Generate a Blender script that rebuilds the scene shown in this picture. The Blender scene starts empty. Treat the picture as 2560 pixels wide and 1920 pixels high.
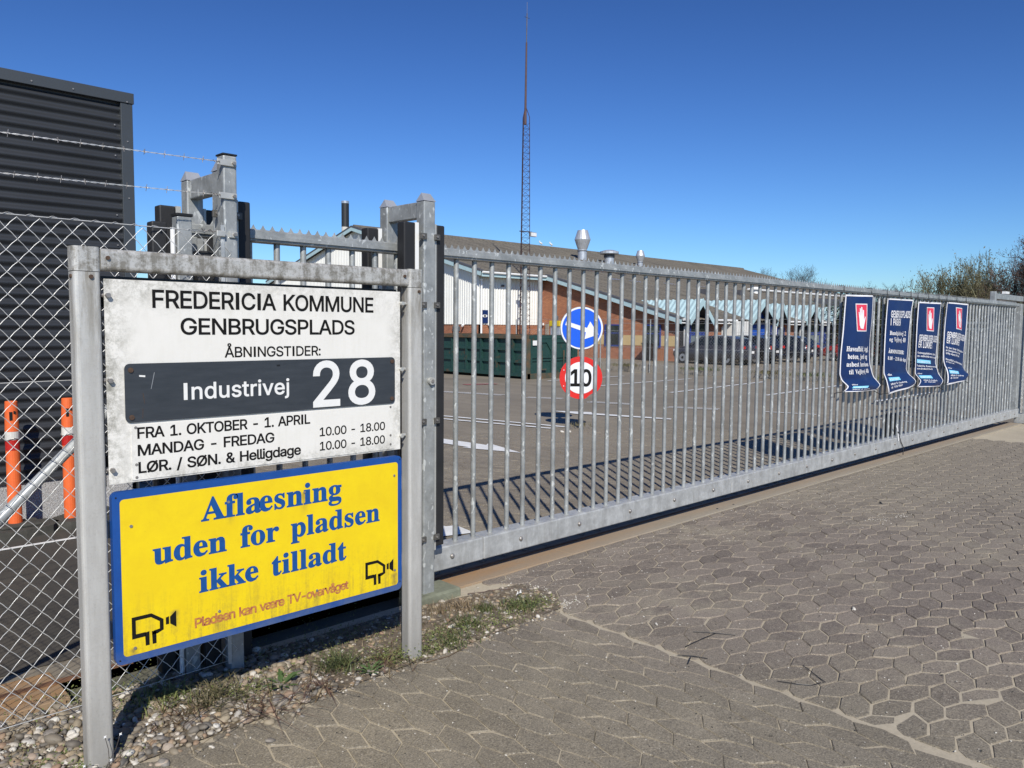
import bpy, bmesh, math, random
from mathutils import Vector, Matrix
from mathutils.geometry import delaunay_2d_cdt, tessellate_polygon
sc = bpy.context.scene
COL = sc.collection
rnd = random.Random(7)
sin, cos, pi, rad, hyp = math.sin, math.cos, math.pi, math.radians, math.hypot

# ---------------------------------------------------------------- camera
cam = bpy.data.cameras.new('camera'); camo = bpy.data.objects.new('camera', cam); COL.objects.link(camo)
cam.sensor_width = 36.0; cam.lens = 27.775; cam.clip_start = 0.05; cam.clip_end = 3000
_y, _p, _r = 0.801848693, 0.0733821303, 0.00930511657
F = Vector((cos(_y)*cos(_p), sin(_y)*cos(_p), -sin(_p))); R0 = Vector((sin(_y), -cos(_y), 0)); U0 = R0.cross(F)
Rv = R0*cos(_r) + U0*sin(_r); Uv = U0*cos(_r) - R0*sin(_r)
camo.matrix_world = Matrix(((Rv.x, Uv.x, -F.x, 0), (Rv.y, Uv.y, -F.y, 0), (Rv.z, Uv.z, -F.z, 1.55), (0, 0, 0, 1)))
sc.camera = camo
# ---------------------------------------------------------------- sky, sun, exposure
SUN = Vector((-0.755, -1.065, 1.0)).normalized()
w = bpy.data.worlds.new('World'); sc.world = w; w.use_nodes = True
nt = w.node_tree; bg = nt.nodes['Background']
sk = nt.nodes.new('ShaderNodeTexSky'); sk.sky_type = 'NISHITA'; sk.sun_disc = False
sk.sun_elevation = math.asin(SUN.z); sk.sun_rotation = math.atan2(SUN.x, SUN.y)
sk.altitude = 0; sk.air_density = 1.0; sk.dust_density = 0.15; sk.ozone_density = 3.2
m1 = nt.nodes.new('ShaderNodeVectorMath'); m1.operation = 'SCALE'; m1.inputs['Scale'].default_value = 0.095; nt.links.new(sk.outputs[0], m1.inputs[0])
gm = nt.nodes.new('ShaderNodeGamma'); gm.inputs[1].default_value = 1.5; nt.links.new(m1.outputs[0], gm.inputs[0])      # the deep, saturated blue of a clear spring sky
m2 = nt.nodes.new('ShaderNodeVectorMath'); m2.operation = 'MULTIPLY'; m2.inputs[1].default_value = (8.4, 11.0, 14.6); nt.links.new(gm.outputs[0], m2.inputs[0])
nt.links.new(m2.outputs[0], bg.inputs[0]); bg.inputs[1].default_value = 0.1
sl = bpy.data.lights.new('sun', 'SUN'); sl.energy = 4.9; sl.angle = rad(0.53); sl.color = (1.0, 0.95, 0.86)
so = bpy.data.objects.new('sun', sl); COL.objects.link(so); so.rotation_mode = 'QUATERNION'
so.rotation_quaternion = SUN.to_track_quat('Z', 'Y'); so.location = (-20, -30, 30)
sc.view_settings.view_transform = 'Standard'; sc.view_settings.look = 'None'
sc.view_settings.exposure = 0.0; sc.view_settings.gamma = 1.0; sc.view_settings.use_curve_mapping = False
sc.render.engine = 'CYCLES'; sc.cycles.max_bounces = 6; sc.cycles.diffuse_bounces = 3; sc.cycles.glossy_bounces = 3
sc.cycles.transmission_bounces = 3; sc.cycles.transparent_max_bounces = 8

# ---------------------------------------------------------------- terrain height of the yard behind the gate
def gz(x, y):
    return -0.010*min(max((x+y)/2**.5-8, 0), 32)

# ---------------------------------------------------------------- materials
MATS = {}
class NB:
    def __init__(s, name):
        s.m = bpy.data.materials.new(name); s.m.use_nodes = True; s.t = s.m.node_tree; s.n = s.t.nodes
        s.b = s.n['Principled BSDF']; MATS[name] = s.m
    def new(s, k, **kw):
        o = s.n.new(k)
        for a, v in kw.items(): setattr(o, a, v)
        return o
    def link(s, a, b): s.t.links.new(a, b)
    def inp(s, sock, v):
        if isinstance(v, bpy.types.NodeSocket): s.link(v, sock)
        else: sock.default_value = v
    def coord(s, kind='Object', scale=(1, 1, 1)):
        if kind == 'World':
            g = s.new('ShaderNodeNewGeometry').outputs['Position']
        else: g = s.new('ShaderNodeTexCoord').outputs[kind]
        mp = s.new('ShaderNodeMapping'); mp.inputs['Scale'].default_value = scale; s.link(g, mp.inputs[0]); return mp.outputs[0]
    def noise(s, vec, scale, detail=4, rough=.6, dist=0.0):
        o = s.new('ShaderNodeTexNoise'); s.link(vec, o.inputs['Vector']); o.inputs['Scale'].default_value = scale
        o.inputs['Detail'].default_value = detail; o.inputs['Roughness'].default_value = rough; o.inputs['Distortion'].default_value = dist; return o.outputs[0]
    def voro(s, vec, scale, feature='F1', out='Color'):
        o = s.new('ShaderNodeTexVoronoi', feature=feature); s.link(vec, o.inputs['Vector']); o.inputs['Scale'].default_value = scale; return o.outputs[out]
    def ramp(s, v, a, b, c0=0.0, c1=1.0):
        o = s.new('ShaderNodeMapRange'); s.inp(o.inputs[0], v); o.inputs[1].default_value = a; o.inputs[2].default_value = b
        o.inputs[3].default_value = c0; o.inputs[4].default_value = c1; return o.outputs[0]
    def math(s, op, a, b=0.0):
        o = s.new('ShaderNodeMath', operation=op); s.inp(o.inputs[0], a); s.inp(o.inputs[1], b); return o.outputs[0]
    def mix(s, f, a, b, mode='MIX'):
        o = s.new('ShaderNodeMix', data_type='RGBA', blend_type=mode); s.inp(o.inputs[0], f)
        for k, v in ((6, a), (7, b)):
            if isinstance(v, bpy.types.NodeSocket): s.link(v, o.inputs[k])
            else: o.inputs[k].default_value = (*v, 1) if len(v) == 3 else v
        return o.outputs[2]
    def bump(s, h, strength=.3, dist=.01):
        o = s.new('ShaderNodeBump'); s.link(h, o.inputs['Height']); o.inputs['Strength'].default_value = strength; o.inputs['Distance'].default_value = dist
        s.link(o.outputs[0], s.b.inputs['Normal'])
    def sep(s, vec):
        o = s.new('ShaderNodeSeparateXYZ'); s.link(vec, o.inputs[0]); return o.outputs
    def done(s, col, rough=.6, metal=0.0, spec=.5):
        if isinstance(col, bpy.types.NodeSocket): s.link(col, s.b.inputs['Base Color'])
        else: s.b.inputs['Base Color'].default_value = (*col, 1)
        s.inp(s.b.inputs['Roughness'], rough); s.inp(s.b.inputs['Metallic'], metal); s.b.inputs['Specular IOR Level'].default_value = spec
        return s.m

def simple(name, col, rough=.6, metal=0.0, var=.12, scale=6.0, bump=0.0, spec=.5, kind='Object'):
    b = NB(name); v = b.coord(kind); n = b.noise(v, scale, 5, .65)
    lo = tuple(c*(1-var) for c in col); hi = tuple(min(1, c*(1+var)) for c in col)
    c = b.mix(b.ramp(n, .3, .7), lo, hi)
    if bump: b.bump(b.noise(v, scale*8, 4), bump, .004)
    return b.done(c, rough, metal, spec)

def galv(name, base=(.42, .45, .48), streak=True, rough=.42, metal=.45, drip=0.0, spots=.8):
    b = NB(name); v = b.coord('World')
    vo = b.new('ShaderNodeTexVoronoi'); b.link(v, vo.inputs['Vector']); vo.inputs['Scale'].default_value = 75
    sp = b.sep(vo.outputs['Color'])[0]
    n1 = b.noise(v, 9, 5, .7); v2 = b.coord('World', (14, 14, 1.6)); n2 = b.noise(v2, 2.2, 5, .7)
    lo = tuple(c*.72 for c in base); hi = tuple(min(1, c*1.22) for c in base)
    c = b.mix(b.ramp(n1, .32, .68), lo, hi)
    c = b.mix(b.math('MULTIPLY', sp, .28), c, tuple(c*.7 for c in base))
    c = b.mix(b.ramp(n2, .60, .72, 0, .55), c, (.62, .63, .62))
    blot = b.noise(b.coord('World', (1, 1, .55)), 34, 2, .5, .5)
    c = b.mix(b.ramp(blot, .63, .67, 0, spots), c, (.66, .68, .66))
    if drip: c = b.mix(b.ramp(n2, .3, .5, drip, 0), c, (.22, .21, .19))
    b.bump(n1, .12, .002)
    r = b.ramp(n1, .3, .7, rough-.06, rough+.14)
    return b.done(c, r, metal)

galv('galvanised_steel', (.37, .385, .38), metal=.35); galv('galvanised_pale', (.46, .48, .48), rough=.40, metal=.3); galv('galvanised_beam', (.45, .46, .455), rough=.5, metal=.25, drip=.35, spots=.12)
simple('wire_zinc', (.62, .62, .60), .38, .35, .15, 40)
simple('bolt_steel', (.33, .31, .29), .45, .6, .2, 60)
simple('rusty_screw', (.085, .052, .035), .75, .2, .35, 90)
simple('black_rubber', (.018, .018, .019), .55, 0, .2, 8, .1)
simple('black_plastic', (.012, .012, .012), .45, 0, .2, 20)
simple('bracket_dark', (.12, .115, .105), .5, .4, .2, 30)
simple('grey_aluminium', (.50, .50, .47), .42, .4, .12, 14)
simple('anthracite_cladding', (.030, .033, .038), .42, 0.1, .12, 1.5, spec=.5)
simple('anthracite_trim', (.050, .058, .066), .45, 0.1, .08, 2)
simple('turquoise_paint', (.40, .545, .575), .5, 0, .08, 3)
simple('white_cladding', (.73, .73, .69), .5, 0, .05, 1.2)
simple('white_plastic', (.78, .78, .76), .4, 0, .04, 4)
simple('blue_frame', (.03, .055, .24), .45, 0, .15, 4)
simple('blue_door', (.02, .09, .42), .4, 0, .12, 4)
simple('soffit_black', (.02, .02, .022), .7, 0, .1, 3)
simple('mast_rust', (.055, .030, .030), .65, .2, .3, 2.5)
simple('mast_pole', (.10, .060, .055), .6, .1, .2, 2.5)
simple('vent_metal', (.52, .54, .57), .38, .5, .15, 3)
simple('vent_dark', (.10, .10, .11), .6, .2, .2, 3)
simple('letter_black', (.009, .009, .009), .75, 0, .1, 30, spec=.15)
simple('letter_white', (.76, .76, .74), .4, 0, .03, 30)
simple('letter_blue', (.006, .072, .27), .45, 0, .15, 40)
simple('banner_white', (.80, .80, .82), .5, 0, .04, 20)
simple('banner_red', (.70, .045, .085), .5, 0, .06, 20)
simple('banner_cyan', (.22, .62, .86), .5, 0, .06, 20)
simple('road_white', (.78, .78, .76), .6, 0, .12, 5, .15)
simple('road_red', (.38, .14, .13), .7, 0, .3, 5)
simple('sign_blue', (.006, .10, .66), .35, 0, .05, 3)
simple('sign_red', (.62, .022, .018), .35, 0, .08, 5)
simple('sign_white', (.74, .76, .80), .4, 0, .04, 5)
simple('sign_back', (.36, .37, .38), .5, .5, .1, 5)
simple('dark_void', (.01, .01, .01), .8)
simple('footing_concrete', (.17, .18, .13), .9, 0, .3, 12, .4)
simple('fence_plinth', (.26, .235, .20), .9, 0, .15, 1.6, .3)
simple('twig_brown', (.105, .072, .06), .8, 0, .3, 3)
simple('twig_dark', (.06, .05, .045), .8, 0, .3, 3)
simple('twig_green', (.18, .17, .095), .8, 0, .3, 3)
simple('bark', (.07, .055, .04), .9, 0, .3, 6, .4)
simple('yellow_box', (.62, .44, .02), .5, 0, .1, 4)
simple('gull_white', (.8, .8, .78), .6)
simple('car_tyre', (.015, .015, .015), .8)
simple('car_rim', (.45, .45, .47), .3, .7, .1, 8)
simple('lamp_red', (.50, .02, .012), .25)
simple('lamp_clear', (.75, .75, .75), .15)
simple('number_plate', (.75, .75, .74), .4)
simple('chimney_black', (.02, .022, .024), .5); simple('chimney_pale', (.55, .53, .48), .7); simple('chimney_cap', (.6, .6, .6), .3, .7)
simple('white_flower', (.82, .82, .80), .6); simple('debris_white', (.55, .52, .46), .8)

def paint_car(name, col):
    b = NB(name); b.b.inputs['Coat Weight'].default_value = .6; b.b.inputs['Coat Roughness'].default_value = .05
    return b.done(col, .35, .4)
paint_car('car_grey', (.055, .055, .065)); paint_car('car_black', (.012, .012, .014)); paint_car('car_navy', (.015, .018, .03)); paint_car('car_red', (.42, .03, .02)); paint_car('car_white', (.7, .7, .7))
b = NB('car_glass'); b.done((.012, .016, .018), .06, 0, .8)
b = NB('window_glass'); v = b.coord(); b.done(b.mix(b.ramp(b.noise(v, 1.3), .4, .6), (.012, .016, .016), (.035, .045, .045)), .08, 0, .8)
b = NB('window_blind'); b.done((.16, .19, .20), .3, 0, .6)

# aluminium sign frame: grime grows on the top rail, rust bleeds under the screws
def frame_mat(name, grime):
    b = NB(name); v = b.coord('World'); vs = b.coord('World', (26, 26, 3.5)); p = b.sep(b.coord('World'))
    n1 = b.noise(v, 26, 7, .78, .2); n2 = b.noise(vs, 1.1, 5, .7); n3 = b.noise(v, 150, 3, .7)
    c = b.mix(b.ramp(n1, .3, .7), (.50, .495, .47), (.66, .65, .615))
    g = b.ramp(b.math('ADD', b.math('MULTIPLY', n1, .6), b.math('MULTIPLY', n2, .4)), .44, .56, 0, grime)
    c = b.mix(g, c, (.15, .135, .105))
    c = b.mix(b.math('MULTIPLY', b.ramp(n3, .55, .7), grime*.6), c, (.10, .09, .065))
    if grime < .5:   # splash dirt low on the posts and run marks under the cap
        c = b.mix(b.ramp(p[2], 0, .45, .45, 0), c, (.17, .155, .13))
        c = b.mix(b.math('MULTIPLY', b.ramp(p[2], 1.38, 1.72, 0, .75), b.ramp(n2, .42, .62)), c, (.20, .17, .12))
    b.bump(n1, .1, .002)
    return b.done(c, b.ramp(n1, .3, .7, .34, .55), .28)
frame_mat('frame_aluminium', .25); frame_mat('frame_weathered', .8)

# old white enamel panel: algae and soot creep in from the edges
b = NB('white_sign_panel'); v = b.coord('World'); p = b.sep(v)
n1 = b.noise(v, 13, 6, .75, .4); n2 = b.noise(v, 90, 4, .8); vs = b.coord('World', (40, 1, 4)); n3 = b.noise(vs, 1.2, 4, .7)
e1 = b.ramp(p[0], .868, .99, 1, 0); e2 = b.ramp(p[2], 1.55, 1.70, 0, 1); e3 = b.ramp(p[2], 1.0, 1.06, .8, 0); e4 = b.ramp(p[0], 2.0, 2.085, 0, .8)
e2 = b.math('MULTIPLY', e2, b.ramp(p[0], .9, 1.6, 1, .55))
e = b.math('MAXIMUM', b.math('MAXIMUM', e1, e2), b.math('MAXIMUM', e3, e4))
g = b.math('MULTIPLY', b.math('POWER', e, 1.3), b.ramp(b.math('ADD', b.math('MULTIPLY', n1, .6), b.math('MULTIPLY', n2, .4)), .44, .62))
c = b.mix(b.ramp(n1, .3, .7, 0, .35), (.76, .745, .70), (.66, .645, .585))
c = b.mix(b.ramp(n3, .5, .75, 0, .16), c, (.55, .53, .44))
c = b.mix(b.math('MULTIPLY', g, .9), c, (.16, .155, .12))
b.bump(n1, .06, .002)
b.done(c, .5)
# yellow panel: grey run marks and film gathering along the lower edge
b = NB('yellow_sign_panel'); v = b.coord('World'); p = b.sep(v)
n1 = b.noise(v, 7, 5, .7, .3); n2 = b.noise(v, 60, 5, .8); vs = b.coord('World', (30, 1, 2.2)); n3 = b.noise(vs, 1.3, 5, .75, .2)
c = b.mix(b.ramp(n1, .3, .7), (.84, .63, .008), (.76, .54, .010))
low = b.ramp(p[2], .36, .62, 1, 0)
g = b.math('MULTIPLY', low, b.ramp(b.math('ADD', b.math('MULTIPLY', n3, .65), b.math('MULTIPLY', n2, .35)), .47, .66))
c = b.mix(b.math('MULTIPLY', g, .75), c, (.20, .155, .05))
c = b.mix(b.ramp(n2, .60, .78, 0, .35), c, (.42, .33, .03))
for (gx, gzz) in ((1.075, .5), (1.235, .44), (1.655, .43), (.93, .40), (2.045, .43), (1.29, .87), (1.60, .86)):   # run mark under each old bolt
    dx = b.math('ABSOLUTE', b.math('SUBTRACT', p[0], gx)); m1 = b.ramp(dx, 0, .022, 1, 0)
    m2 = b.math('MULTIPLY', b.ramp(p[2], gzz-.09, gzz, 0, 1), b.ramp(p[2], gzz, gzz+.012, 1, 0))
    c = b.mix(b.math('MULTIPLY', b.math('MULTIPLY', m1, m2), b.ramp(n2, .3, .6, .35, .8)), c, (.13, .10, .06))
b.done(c, .38)
b = NB('blue_sign_rim'); v = b.coord('World'); p = b.sep(v); n1 = b.noise(v, 14, 5, .7)
c = b.mix(b.ramp(n1, .3, .7), (.008, .060, .26), (.011, .078, .31))
c = b.mix(b.math('MULTIPLY', b.ramp(p[2], .35, .41, 1, 0), b.ramp(n1, .35, .6, .2, .8)), c, (.10, .13, .20)); b.done(c, .4)
b = NB('faded_red_lettering'); v = b.coord('World'); n1 = b.noise(v, 60, 5, .8)
b.done(b.mix(b.ramp(n1, .4, .6), (.36, .10, .055), (.55, .25, .055)), .5)
b = NB('dark_plate'); v = b.coord('World', (1, 1, 6)); n1 = b.noise(v, 9, 5, .7); sc2 = b.noise(b.coord('World', (160, 1, 9)), 1, 2)
c = b.mix(b.ramp(n1, .3, .7), (.030, .036, .044), (.045, .052, .062)); b.done(c, .38)
# banner fabric
b = NB('banner_navy'); v = b.coord('World'); b.done(b.mix(b.ramp(b.noise(v, 5), .3, .7), (.006, .022, .095), (.009, .032, .125)), .5, 0, .35)

# ground sheets
def asphalt(name, lo, hi, dust=(.33, .30, .25), amt=.4, speck=True, bumpy=.35):
    b = NB(name); v = b.coord('World'); n1 = b.noise(v, .55, 6, .65, .3); n2 = b.noise(v, 45, 5, .75); n3 = b.noise(b.coord('World', (1.2, .35, 1)), 1.5, 5, .7); n7 = b.noise(v, .22, 4, .6, .8); n8 = b.noise(v, 2.6, 6, .8, 1.2)
    c = b.mix(b.ramp(n1, .3, .7), lo, hi)
    c = b.mix(b.ramp(n2, .35, .65, 0, .5), c, tuple(x*.72 for x in lo))
    c = b.mix(b.ramp(n3, .48, .68, 0, amt), c, dust); c = b.mix(b.ramp(n7, .52, .62, 0, .35), c, tuple(x*.6 for x in lo)); c = b.mix(b.ramp(n8, .66, .72, 0, .45), c, tuple(x*.45 for x in lo))
    if speck:
        s = b.voro(v, 60, out='Distance'); c = b.mix(b.ramp(s, .02, .10, .55, 0), c, (.55, .52, .46))
    b.bump(n2, bumpy, .006)
    return b.done(c, .85)
asphalt('yard_surface', (.215, .184, .138), (.270, .233, .176), (.32, .278, .21), .5)
asphalt('left_yard_asphalt', (.055, .050, .042), (.085, .075, .060), (.15, .12, .085), .35)
asphalt('far_ground', (.12, .12, .09), (.16, .15, .11), (.2, .19, .14), .4, False)
asphalt('joint_sand', (.44, .385, .285), (.52, .455, .345), (.36, .31, .23), .5)
# concrete apron strip with rust bleeding from the rail
b = NB('track_concrete'); v = b.coord('World'); p = b.sep(v); n1 = b.noise(b.coord('World', (.5, 3, 1)), 3, 6, .7, .2); n2 = b.noise(v, 60, 4, .7)
c = b.mix(b.ramp(n1, .3, .7), (.27, .235, .18), (.35, .305, .235))
r_ = b.math('ADD', b.ramp(p[0], 2.6, 5.2, .8, 0), b.ramp(p[1], 3.52, 3.62, 0, .35))
c = b.mix(b.math('MULTIPLY', r_, b.ramp(n1, .3, .6, .35, 1)), c, (.33, .19, .085))
c = b.mix(b.ramp(n2, .5, .7, 0, .35), c, (.18, .165, .14)); b.bump(n2, .25, .004); b.done(c, .85)
simple('rusty_steel', (.15, .075, .04), .85, 0, .4, 9, .4, kind='World')

# pavers: grey-brown by the sign, purplish further out, sand lying over them in drifts
def paver_mat(name, inner=False):
    b = NB(name); v = b.coord('World'); p = b.sep(v)
    oi = b.new('ShaderNodeObjectInfo').outputs['Random']; gi = b.new('ShaderNodeNewGeometry').outputs['Random Per Island']
    r = b.math('FRACT', b.math('ADD', b.math('MULTIPLY', oi, 7.13), b.math('MULTIPLY', gi, 3.7)))
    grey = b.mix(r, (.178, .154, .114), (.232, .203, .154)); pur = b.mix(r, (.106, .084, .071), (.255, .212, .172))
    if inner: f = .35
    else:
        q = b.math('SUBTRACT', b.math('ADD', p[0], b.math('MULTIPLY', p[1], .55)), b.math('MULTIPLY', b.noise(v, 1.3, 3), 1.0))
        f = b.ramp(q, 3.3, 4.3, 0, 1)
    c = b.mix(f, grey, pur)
    n2 = b.noise(v, 34, 6, .78); n1 = b.noise(v, .9, 6, .7, .5); n4 = b.noise(v, 5.5, 6, .72)
    c = b.mix(b.ramp(n2, .36, .64, 0, .5), c, b.mix(f, (.30, .262, .195), (.36, .305, .245)))
    d = b.math('MULTIPLY', b.ramp(n1, .46, .64), b.ramp(n4, .40, .58))
    c = b.mix(b.math('MULTIPLY', d, .8), c, (.355, .308, .228))
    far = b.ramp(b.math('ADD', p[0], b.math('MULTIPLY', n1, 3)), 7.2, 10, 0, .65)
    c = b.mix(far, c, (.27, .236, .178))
    n5 = b.noise(v, 150, 3, .8); c = b.mix(b.ramp(n5, .34, .50, .75, 0), c, (.060, .052, .043)); c = b.mix(b.ramp(n5, .54, .66, 0, .5), c, (.48, .425, .34)); n6 = b.noise(v, 62, 4, .85); c = b.mix(b.ramp(n6, .36, .50, .5, 0), c, (.085, .074, .060))
    s = b.voro(v, 42, out='Distance'); c = b.mix(b.ramp(s, .03, .16, .75, 0), c, (.52, .48, .40))
    s2 = b.voro(b.coord('World', (1, 1.3, 1)), 27, out='Distance'); c = b.mix(b.ramp(s2, .03, .10, .8, 0), c, (.03, .028, .024))
    b.bump(b.math('ADD', b.math('ADD', n2, n5), b.math('MULTIPLY', n4, .6)), .5, .006)
    return b.done(c, .88)
paver_mat('paver_stone'); paver_mat('paver_stone_inner', True)

# brick, fibre cement roof
b = NB('brickwork'); v = b.coord('Object'); p = b.sep(v)
cx = b.new('ShaderNodeCombineXYZ'); b.link(b.math('ADD', p[0], p[1]), cx.inputs[0]); b.link(p[2], cx.inputs[1])
br = b.new('ShaderNodeTexBrick'); b.link(cx.outputs[0], br.inputs['Vector']); br.inputs['Scale'].default_value = 1
br.inputs['Brick Width'].default_value = .24; br.inputs['Row Height'].default_value = .0667; br.inputs['Mortar Size'].default_value = .012; br.inputs['Mortar Smooth'].default_value = .1
br.inputs['Color1'].default_value = (.47, .175, .088, 1); br.inputs['Color2'].default_value = (.30, .095, .05, 1); br.inputs['Mortar'].default_value = (.15, .105, .08, 1)
br.inputs['Bias'].default_value = -.1
c = b.mix(b.ramp(b.noise(v, .8, 4), .35, .65, 0, .35), br.outputs[0], (.42, .19, .08))
inv = b.math('SUBTRACT', 1.0, br.outputs['Fac']); b.bump(inv, .5, .01); b.done(c, .88)
b = NB('yellow_brick_band'); v = b.coord('Object'); p = b.sep(v)
cx = b.new('ShaderNodeCombineXYZ'); b.link(b.math('ADD', p[0], p[1]), cx.inputs[0]); b.link(p[2], cx.inputs[1])
br = b.new('ShaderNodeTexBrick'); b.link(cx.outputs[0], br.inputs['Vector']); br.inputs['Scale'].default_value = 1
br.inputs['Brick Width'].default_value = .24; br.inputs['Row Height'].default_value = .0667; br.inputs['Mortar Size'].default_value = .007
br.inputs['Color1'].default_value = (.56, .40, .18, 1); br.inputs['Color2'].default_value = (.50, .35, .15, 1); br.inputs['Mortar'].default_value = (.5, .42, .27, 1)
b.done(br.outputs[0], .85)
b = NB('fibre_cement_roof'); v = b.coord('World'); n1 = b.noise(b.coord('World', (2.0, .25, 1)), 1.1, 6, .75, .2); n2 = b.noise(b.coord('World', (.25, 3.0, 1)), 1.6, 5, .75)
c = b.mix(b.ramp(n1, .35, .65), (.098, .088, .072), (.168, .152, .126)); c = b.mix(b.ramp(n2, .55, .7, 0, .55), c, (.26, .21, .13))
c = b.mix(b.ramp(b.noise(v, .35, 3), .5, .7, 0, .4), c, (.065, .062, .055)); fy = b.math('FRACT', b.math('DIVIDE', b.sep(b.coord('World'))[1], 1.18)); c = b.mix(b.ramp(fy, .0, .09, .75, 0), c, (.035, .032, .028)); b.done(c, .9)
b = NB('granite_plinth'); v = b.coord('World'); n = b.noise(v, 130, 5, .8); s = b.voro(v, 150)
c = b.mix(b.ramp(n, .38, .62), (.16, .155, .15), (.62, .61, .60)); b.bump(n, .7, .01); b.done(c, .85)
b = NB('container_green'); v = b.coord('World'); n = b.noise(v, 2.2, 6, .75, .4); n2 = b.noise(v, 14, 5, .7)
c = b.mix(b.ramp(n2, .3, .7), (.012, .042, .036), (.020, .064, .055)); c = b.mix(b.ramp(n, .57, .66, 0, .8), c, (.10, .052, .024)); c = b.mix(b.ramp(n2, .66, .74, 0, .5), c, (.17, .22, .20)); b.done(c, .5)
b = NB('container_rusty'); v = b.coord('World'); n = b.noise(v, 3.2, 6, .75, .4)
c = b.mix(b.ramp(n, .4, .6), (.13, .075, .038), (.050, .062, .045)); b.done(c, .75)
b = NB('orange_plastic'); v = b.coord('World'); n = b.noise(v, 11, 5, .7); c = b.mix(b.ramp(n, .3, .7), (.80, .155, .035), (.70, .12, .03)); c = b.mix(b.ramp(b.noise(v, 50), .6, .75, 0, .3), c, (.4, .25, .16)); b.done(c, .5)
simple('reflector_red', (.42, .015, .012), .4, 0, .15, 12, kind='World'); simple('reflector_white', (.62, .60, .56), .45, 0, .2, 14, kind='World')
simple('rubber_base', (.055, .053, .045), .9, 0, .35, 12, .5, kind='World')
# pebbles and leaves
b = NB('pebble'); v = b.coord('World'); gi = b.new('ShaderNodeNewGeometry').outputs['Random Per Island']
cr = b.new('ShaderNodeValToRGB'); b.link(gi, cr.inputs[0]); el = cr.color_ramp.elements
cols = [(0, (.10, .095, .09)), (.2, (.20, .17, .13)), (.4, (.33, .27, .18)), (.55, (.24, .22, .20)), (.7, (.42, .33, .21)), (.80, (.30, .19, .12)), (.90, (.55, .50, .42)), (1, (.70, .67, .60))]
el[0].position = 0; el[0].color = (*cols[0][1], 1); el[1].position = 1; el[1].color = (*cols[-1][1], 1)
for pos, cc in cols[1:-1]:
    e_ = el.new(pos); e_.color = (*cc, 1)
n = b.noise(v, 70, 5, .75); c = b.mix(b.ramp(n, .3, .7, 0, .45), cr.outputs[0], (.13, .115, .09)); b.bump(n, .25, .003); b.done(c, .7)
simple('gravel_soil', (.15, .12, .085), .95, 0, .45, 25, .8, kind='World')
def leaf(name, a, bcol, tr=.25):
    b = NB(name); gi = b.new('ShaderNodeNewGeometry').outputs['Random Per Island']; b.b.inputs['Transmission Weight'].default_value = 0
    b.b.inputs['Subsurface Weight'].default_value = 0
    return b.done(b.mix(gi, a, bcol), .6)
leaf('grass_green', (.045, .070, .022), (.13, .135, .05)); leaf('grass_red', (.10, .045, .04), (.16, .12, .055)); leaf('leaf_green', (.035, .075, .018), (.085, .13, .04)); leaf('leaf_lime', (.10, .14, .035), (.20, .21, .07))
leaf('leaf_olive', (.085, .085, .038), (.16, .135, .07)); leaf('hedge_leaf', (.012, .022, .008), (.05, .06, .02)); leaf('dry_straw', (.25, .19, .11), (.15, .11, .07))

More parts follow.
